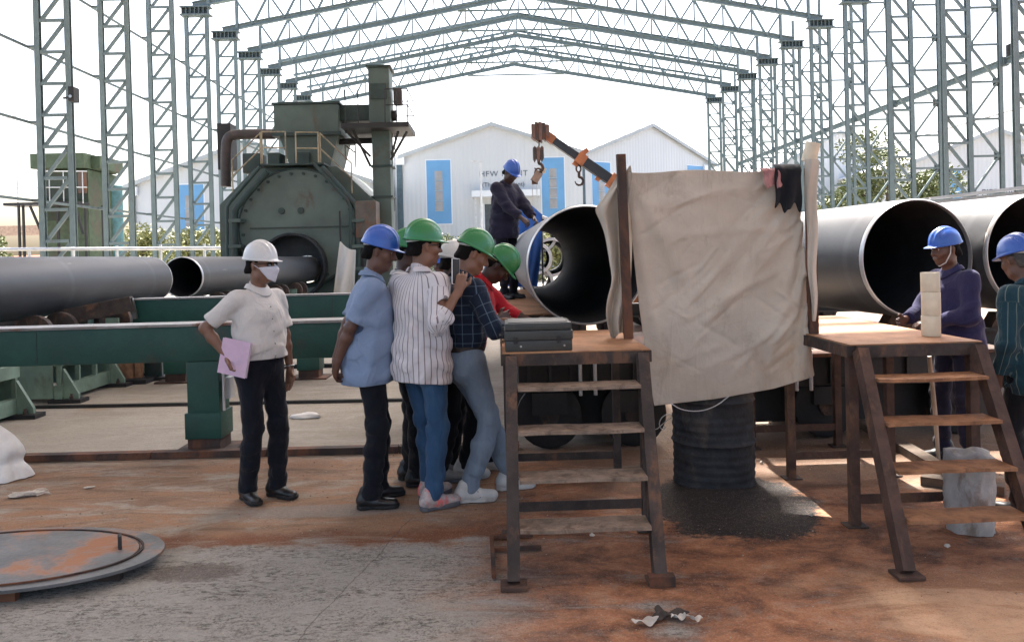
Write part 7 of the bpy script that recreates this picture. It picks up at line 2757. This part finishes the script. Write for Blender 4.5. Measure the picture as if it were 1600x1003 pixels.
P['gingham'] = person('man in gingham shirt and green helmet half hidden behind the man in blue', (-.68, 5.5, 0), face_dir(.95, .10), dict(
    h=1.73, skin='skin_c', hat=M['hat_green'], shirt=SH_GING, trousers=TR_BLACK, shirt_hem=.82, sleeve=1.9, loose=.016, foot_l=(-.10, .02, 0), foot_r=(.10, .08, 0), head=(.15, 0, 0), seed=61,
    hem=.062), .0085)
P['cream'] = person('man in cream shirt and white helmet behind the raised phone', (-.36, 5.62, 0), face_dir(.96, .2), dict(
    h=1.64, skin='skin_c', hat=M['hat_white'], shirt=SH_CREAM, trousers=TR_BLACK, shirt_hem=.86, sleeve=1.8, loose=.016, foot_l=(-.10, .0, 0), foot_r=(.10, -.10, 0), head=(.15, 0, 0), seed=71,
    hand_r=(.12, .34, 1.15), elbow_r=(.5, -.8, -.5), shoe=('sneaker', 'shoe_grey', 'sole_grey')), .0085)
P['red'] = person('man in red shirt and green helmet bending over behind the navy check shirt', (-.205, 5.70, 0), face_dir(.92, -.10), dict(
    h=1.72, skin='skin_c', hat=M['hat_green'], shirt=SH_RED, trousers=TR_BLACK, shirt_hem=.90, sleeve=1.35, sleeve_w=1.12, loose=.016, foot_l=(-.10, .10, 0), foot_r=(.10, -.05, 0), lean=.17, pelvis=(0, -.06, .93),
    head=(.85, .1, .1), seed=81, hand_r=(.14, .42, 1.06), elbow_r=(.6, -.7, -.8), hand_l=(-.1, .5, 1.08), elbow_l=(-.6, -.6, -.6), palm_r=(-.3, 0, -1), hdir_r=(0, 1, .1),
    shoe=('sneaker', 'shoe_white', 'sole_white')), .0085)
P['far'] = person('man in blue helmet and red shirt far behind, between the other helmets', (-.55, 7.9, 0), face_dir(-.5, -.85), dict(
    h=1.60, skin='skin_b', hat=M['hat_blue'], shirt=SH_RED, trousers=TR_NAVY, seed=91), .011)
# man on the walkway
P['deck'] = person('man in dark navy overalls and blue helmet standing on the walkway by the pipe', (.12, 9.75, 1.062), face_dir(.72, -.62), dict(
    h=1.70, skin='skin_c', hat=M['hat_blue'], shirt=SH_DNAVY, trousers=TR_NAVY, shirt_hem=.76, sleeve=1.85, sleeve_w=1.32, loose=.035, foot_l=(-.10, .02, 0), foot_r=(.10, .04, 0), lean=.05, pelvis=(0, -.02, .94),
    head=(.60, -.2, 0), seed=101, hand_r=(.12, .36, 1.0), elbow_r=(.8, -.5, -.4), hand_l=(-.10, .40, .98), elbow_l=(-.8, -.5, -.4), palm_r=(-.5, 0, -1), palm_l=(.5, 0, -1), curl_r=.7, curl_l=.7), .0085)
# right-hand side
P['purple'] = person('man in purple shirt and blue helmet in profile behind the right platform', (3.40, 5.62, 0), face_dir(-.98, -.12), dict(
    h=1.65, skin='skin_b', hat=M['hat_blue'], shirt=SH_PURPLE, trousers=TR_TRACK, shirt_hem=.80, sleeve=1.85, sleeve_w=1.2, loose=.024, fat=.01, lean=.05, foot_l=(-.11, .0, 0), foot_r=(.11, .06, 0), head=(.10, 0, 0), seed=111,
    hand_l=(-.12, .30, 1.05), elbow_l=(-.7, -.8, -.5), hand_r=(.10, .36, 1.05), elbow_r=(.7, -.8, -.5), palm_l=(.2, 0, -1), chinstrap=True), .007)
P['edge'] = person('person in dark teal striped shirt and blue helmet cut by the right edge', (3.15, 4.46, 0), face_dir(-.30, .95), dict(
    h=1.58, skin='skin_b', hair='hair_grey', hat=M['hat_blue'], shirt=SH_TEAL, trousers=TR_BLACK, shirt_hem=.72, sleeve=1.9, sleeve_w=1.15, loose=.022, lean=.04, foot_l=(-.11, .02, 0), foot_r=(.11, .0, 0), head=(.2, 0, 0), seed=121), .008)

# ---- mask, glasses, folder, phone, watch
q = P['white']
WORLD_SPACE[0] = False
hl = q['hl']
n_, m_ = 15, 13
Vm, Fm = [], []
for i in range(n_):
    for j in range(m_):
        v = j / (m_ - 1)
        a = (-1.18 + 2.36 * i / (n_ - 1)) * (1 - .42 * v ** 2)
        z = -.010 - (.112 - .030 * abs(a)) * v
        half = 1 - .30 * v * (1 if v > .5 else .6)
        bulge = .020 * math.sin(min(1, v * 1.15) * math.pi) * math.cos(a * .9) ** 2
        rx = .088 - .016 * v
        ry = .100 + .036 * math.exp(-(a / .5) ** 2 - ((v - .22) / .30) ** 2) + .014 * math.exp(-(a / .6) ** 2 - ((v - .7) / .28) ** 2)
        edge_z = z + .016 * abs(a) ** 1.5 * (1 - 2 * v) * -.35
        Vm.append(hl((rx * math.sin(a) * (1 - .10 * v), ry * math.cos(a) * 1.0 + .006, edge_z)))
for i in range(n_ - 1):
    for j in range(m_ - 1):
        Fm.append((i * m_ + j, (i + 1) * m_ + j, (i + 1) * m_ + j + 1, i * m_ + j + 1))
mk = mesh_obj('face_mask', Vm, Fm, M['mask'], q['t'], smooth=True)
s_ = mk.modifiers.new('thick', 'SOLIDIFY'); s_.thickness = .003; s_.offset = 1
for s in (-1, 1):
    tube_local('ear_loop', [hl((s * .073, .045, -.03)), hl((s * .082, .015, -.008)), hl((s * .084, -.008, .004))], .0022, M['mask'], mk)


def glasses(q, tint):
    hl = q['hl']
    g = None
    for s in (-1, 1):
        pts = [hl((s * (.034 + .024 * math.cos(a)), .101 - .006 * abs(math.cos(a)), .004 + .016 * math.sin(a))) for a in np.linspace(0, 2 * math.pi, 17)]
        if g is None:
            g = tube_local('glasses', pts, .0026, M['sole_black'], q['t'])
        else:
            tube_local('glasses_rim', pts, .0026, M['sole_black'], g)
        c = [hl((s * (.034 + .023 * math.cos(a)), .1005 - .006 * abs(math.cos(a)), .004 + .015 * math.sin(a))) for a in np.linspace(0, 2 * math.pi, 17)[:-1]]
        mesh_obj('lens', c, [tuple(range(16))], tint, g)
        tube_local('temple', [hl((s * .058, .095, .008)), hl((s * .079, .05, .008)), hl((s * .083, -.01, .004))], .0024, M['sole_black'], g)
    tube_local('bridge', [hl((-.010, .106, .008)), hl((.010, .106, .008))], .0024, M['sole_black'], g)


glasses(P['white'], M['lens'])
glasses(P['stripe'], M['lens'])
# wrist watch on the left hand of the man in white
w = q['wri'][-1]; fd = q['fdir'][-1]
ax1 = unit(np.cross(fd, V3(0, 1, 0))); ax2 = np.cross(fd, ax1)
tube_local('watch', [w - fd * .025 + (ax1 * math.cos(a) + ax2 * math.sin(a)) * .031 for a in np.linspace(0, 2 * math.pi, 17)], .006, M['chrome'], q['t'])
WORLD_SPACE[0] = True


def to_world(q, v): return q['t'].matrix_basis @ Vector(v)


# pink folder under his right hand
M['folder'] = paint('pink_folder', (0.60, 0.42, 0.54), .6, var=.06, vs=12)
M['paper'] = paint('paper_edge', (0.72, 0.68, 0.68), .8, var=.05, vs=40)
wr_ = to_world(q, q['wri'][1])
t = thing('folder', 'pink folder held against the hip of the man in white', 'folder', wr_)
c = at(367, 559, wr_.y - .035)
ex = (at(388, 541, wr_.y - .06) - at(351, 533, wr_.y - .01)).normalized()
ez = (at(362, 533, wr_.y - .03) - at(352, 584, wr_.y - .03)).normalized()
ez = (ez - ex * ez.dot(ex)).normalized()
ey = ez.cross(ex)
mt = Matrix((ex, ey, ez)).transposed().to_4x4()
mt.translation = c
for nm, w2, h2, y0, y1, mat in (('cover', .105, .115, -.011, -.009, 'folder'), ('papers', .101, .111, -.0088, .0088, 'paper'), ('cover', .105, .115, .009, .011, 'folder')):
    o = box(nm, (-w2, y0, -h2), (w2, y1, h2), M[mat])
    o.parent = t
    o.matrix_basis = t.matrix_basis.inverted() @ mt
M['phone_edge'] = paint('white_phone_case', (.75, .75, .74), .4, var=.03)
# phone in the right hand of the man in stripes
q = P['stripe']
wr_ = to_world(q, q['wri'][1])
t = thing('phone', 'dark phone held up by the man in the striped shirt', 'phone', wr_)
fdw = (q['t'].matrix_basis.to_3x3() @ Vector((-.05, .28, 1))).normalized()
c = at(712, 424, wr_.y + .01)
ez = Vector((.02, .05, 1)).normalized()
ex = Vector((.55, .83, 0)).normalized()
ex = (ex - ez * ex.dot(ez)).normalized()
mt = Matrix((ex, ez.cross(ex), ez)).transposed().to_4x4()
mt.translation = c
for nm, lo_, hi_, mat in (('phone_body', (-.037, -.004, -.078), (.037, .004, .078), M['black_steel']), ('edge_frame', (-.0395, -.0030, -.0805), (.0395, .0030, .0805), M['phone_edge']),
                          ('screen', (-.034, .0042, -.074), (.034, .0048, .074), M['lens'])):
    o = box(nm, lo_, hi_, mat, None, .002 if nm != 'screen' else 0)
    o.parent = t
    o.matrix_basis = t.matrix_basis.inverted() @ mt
# red stripe down the track trousers
q = P['purple']
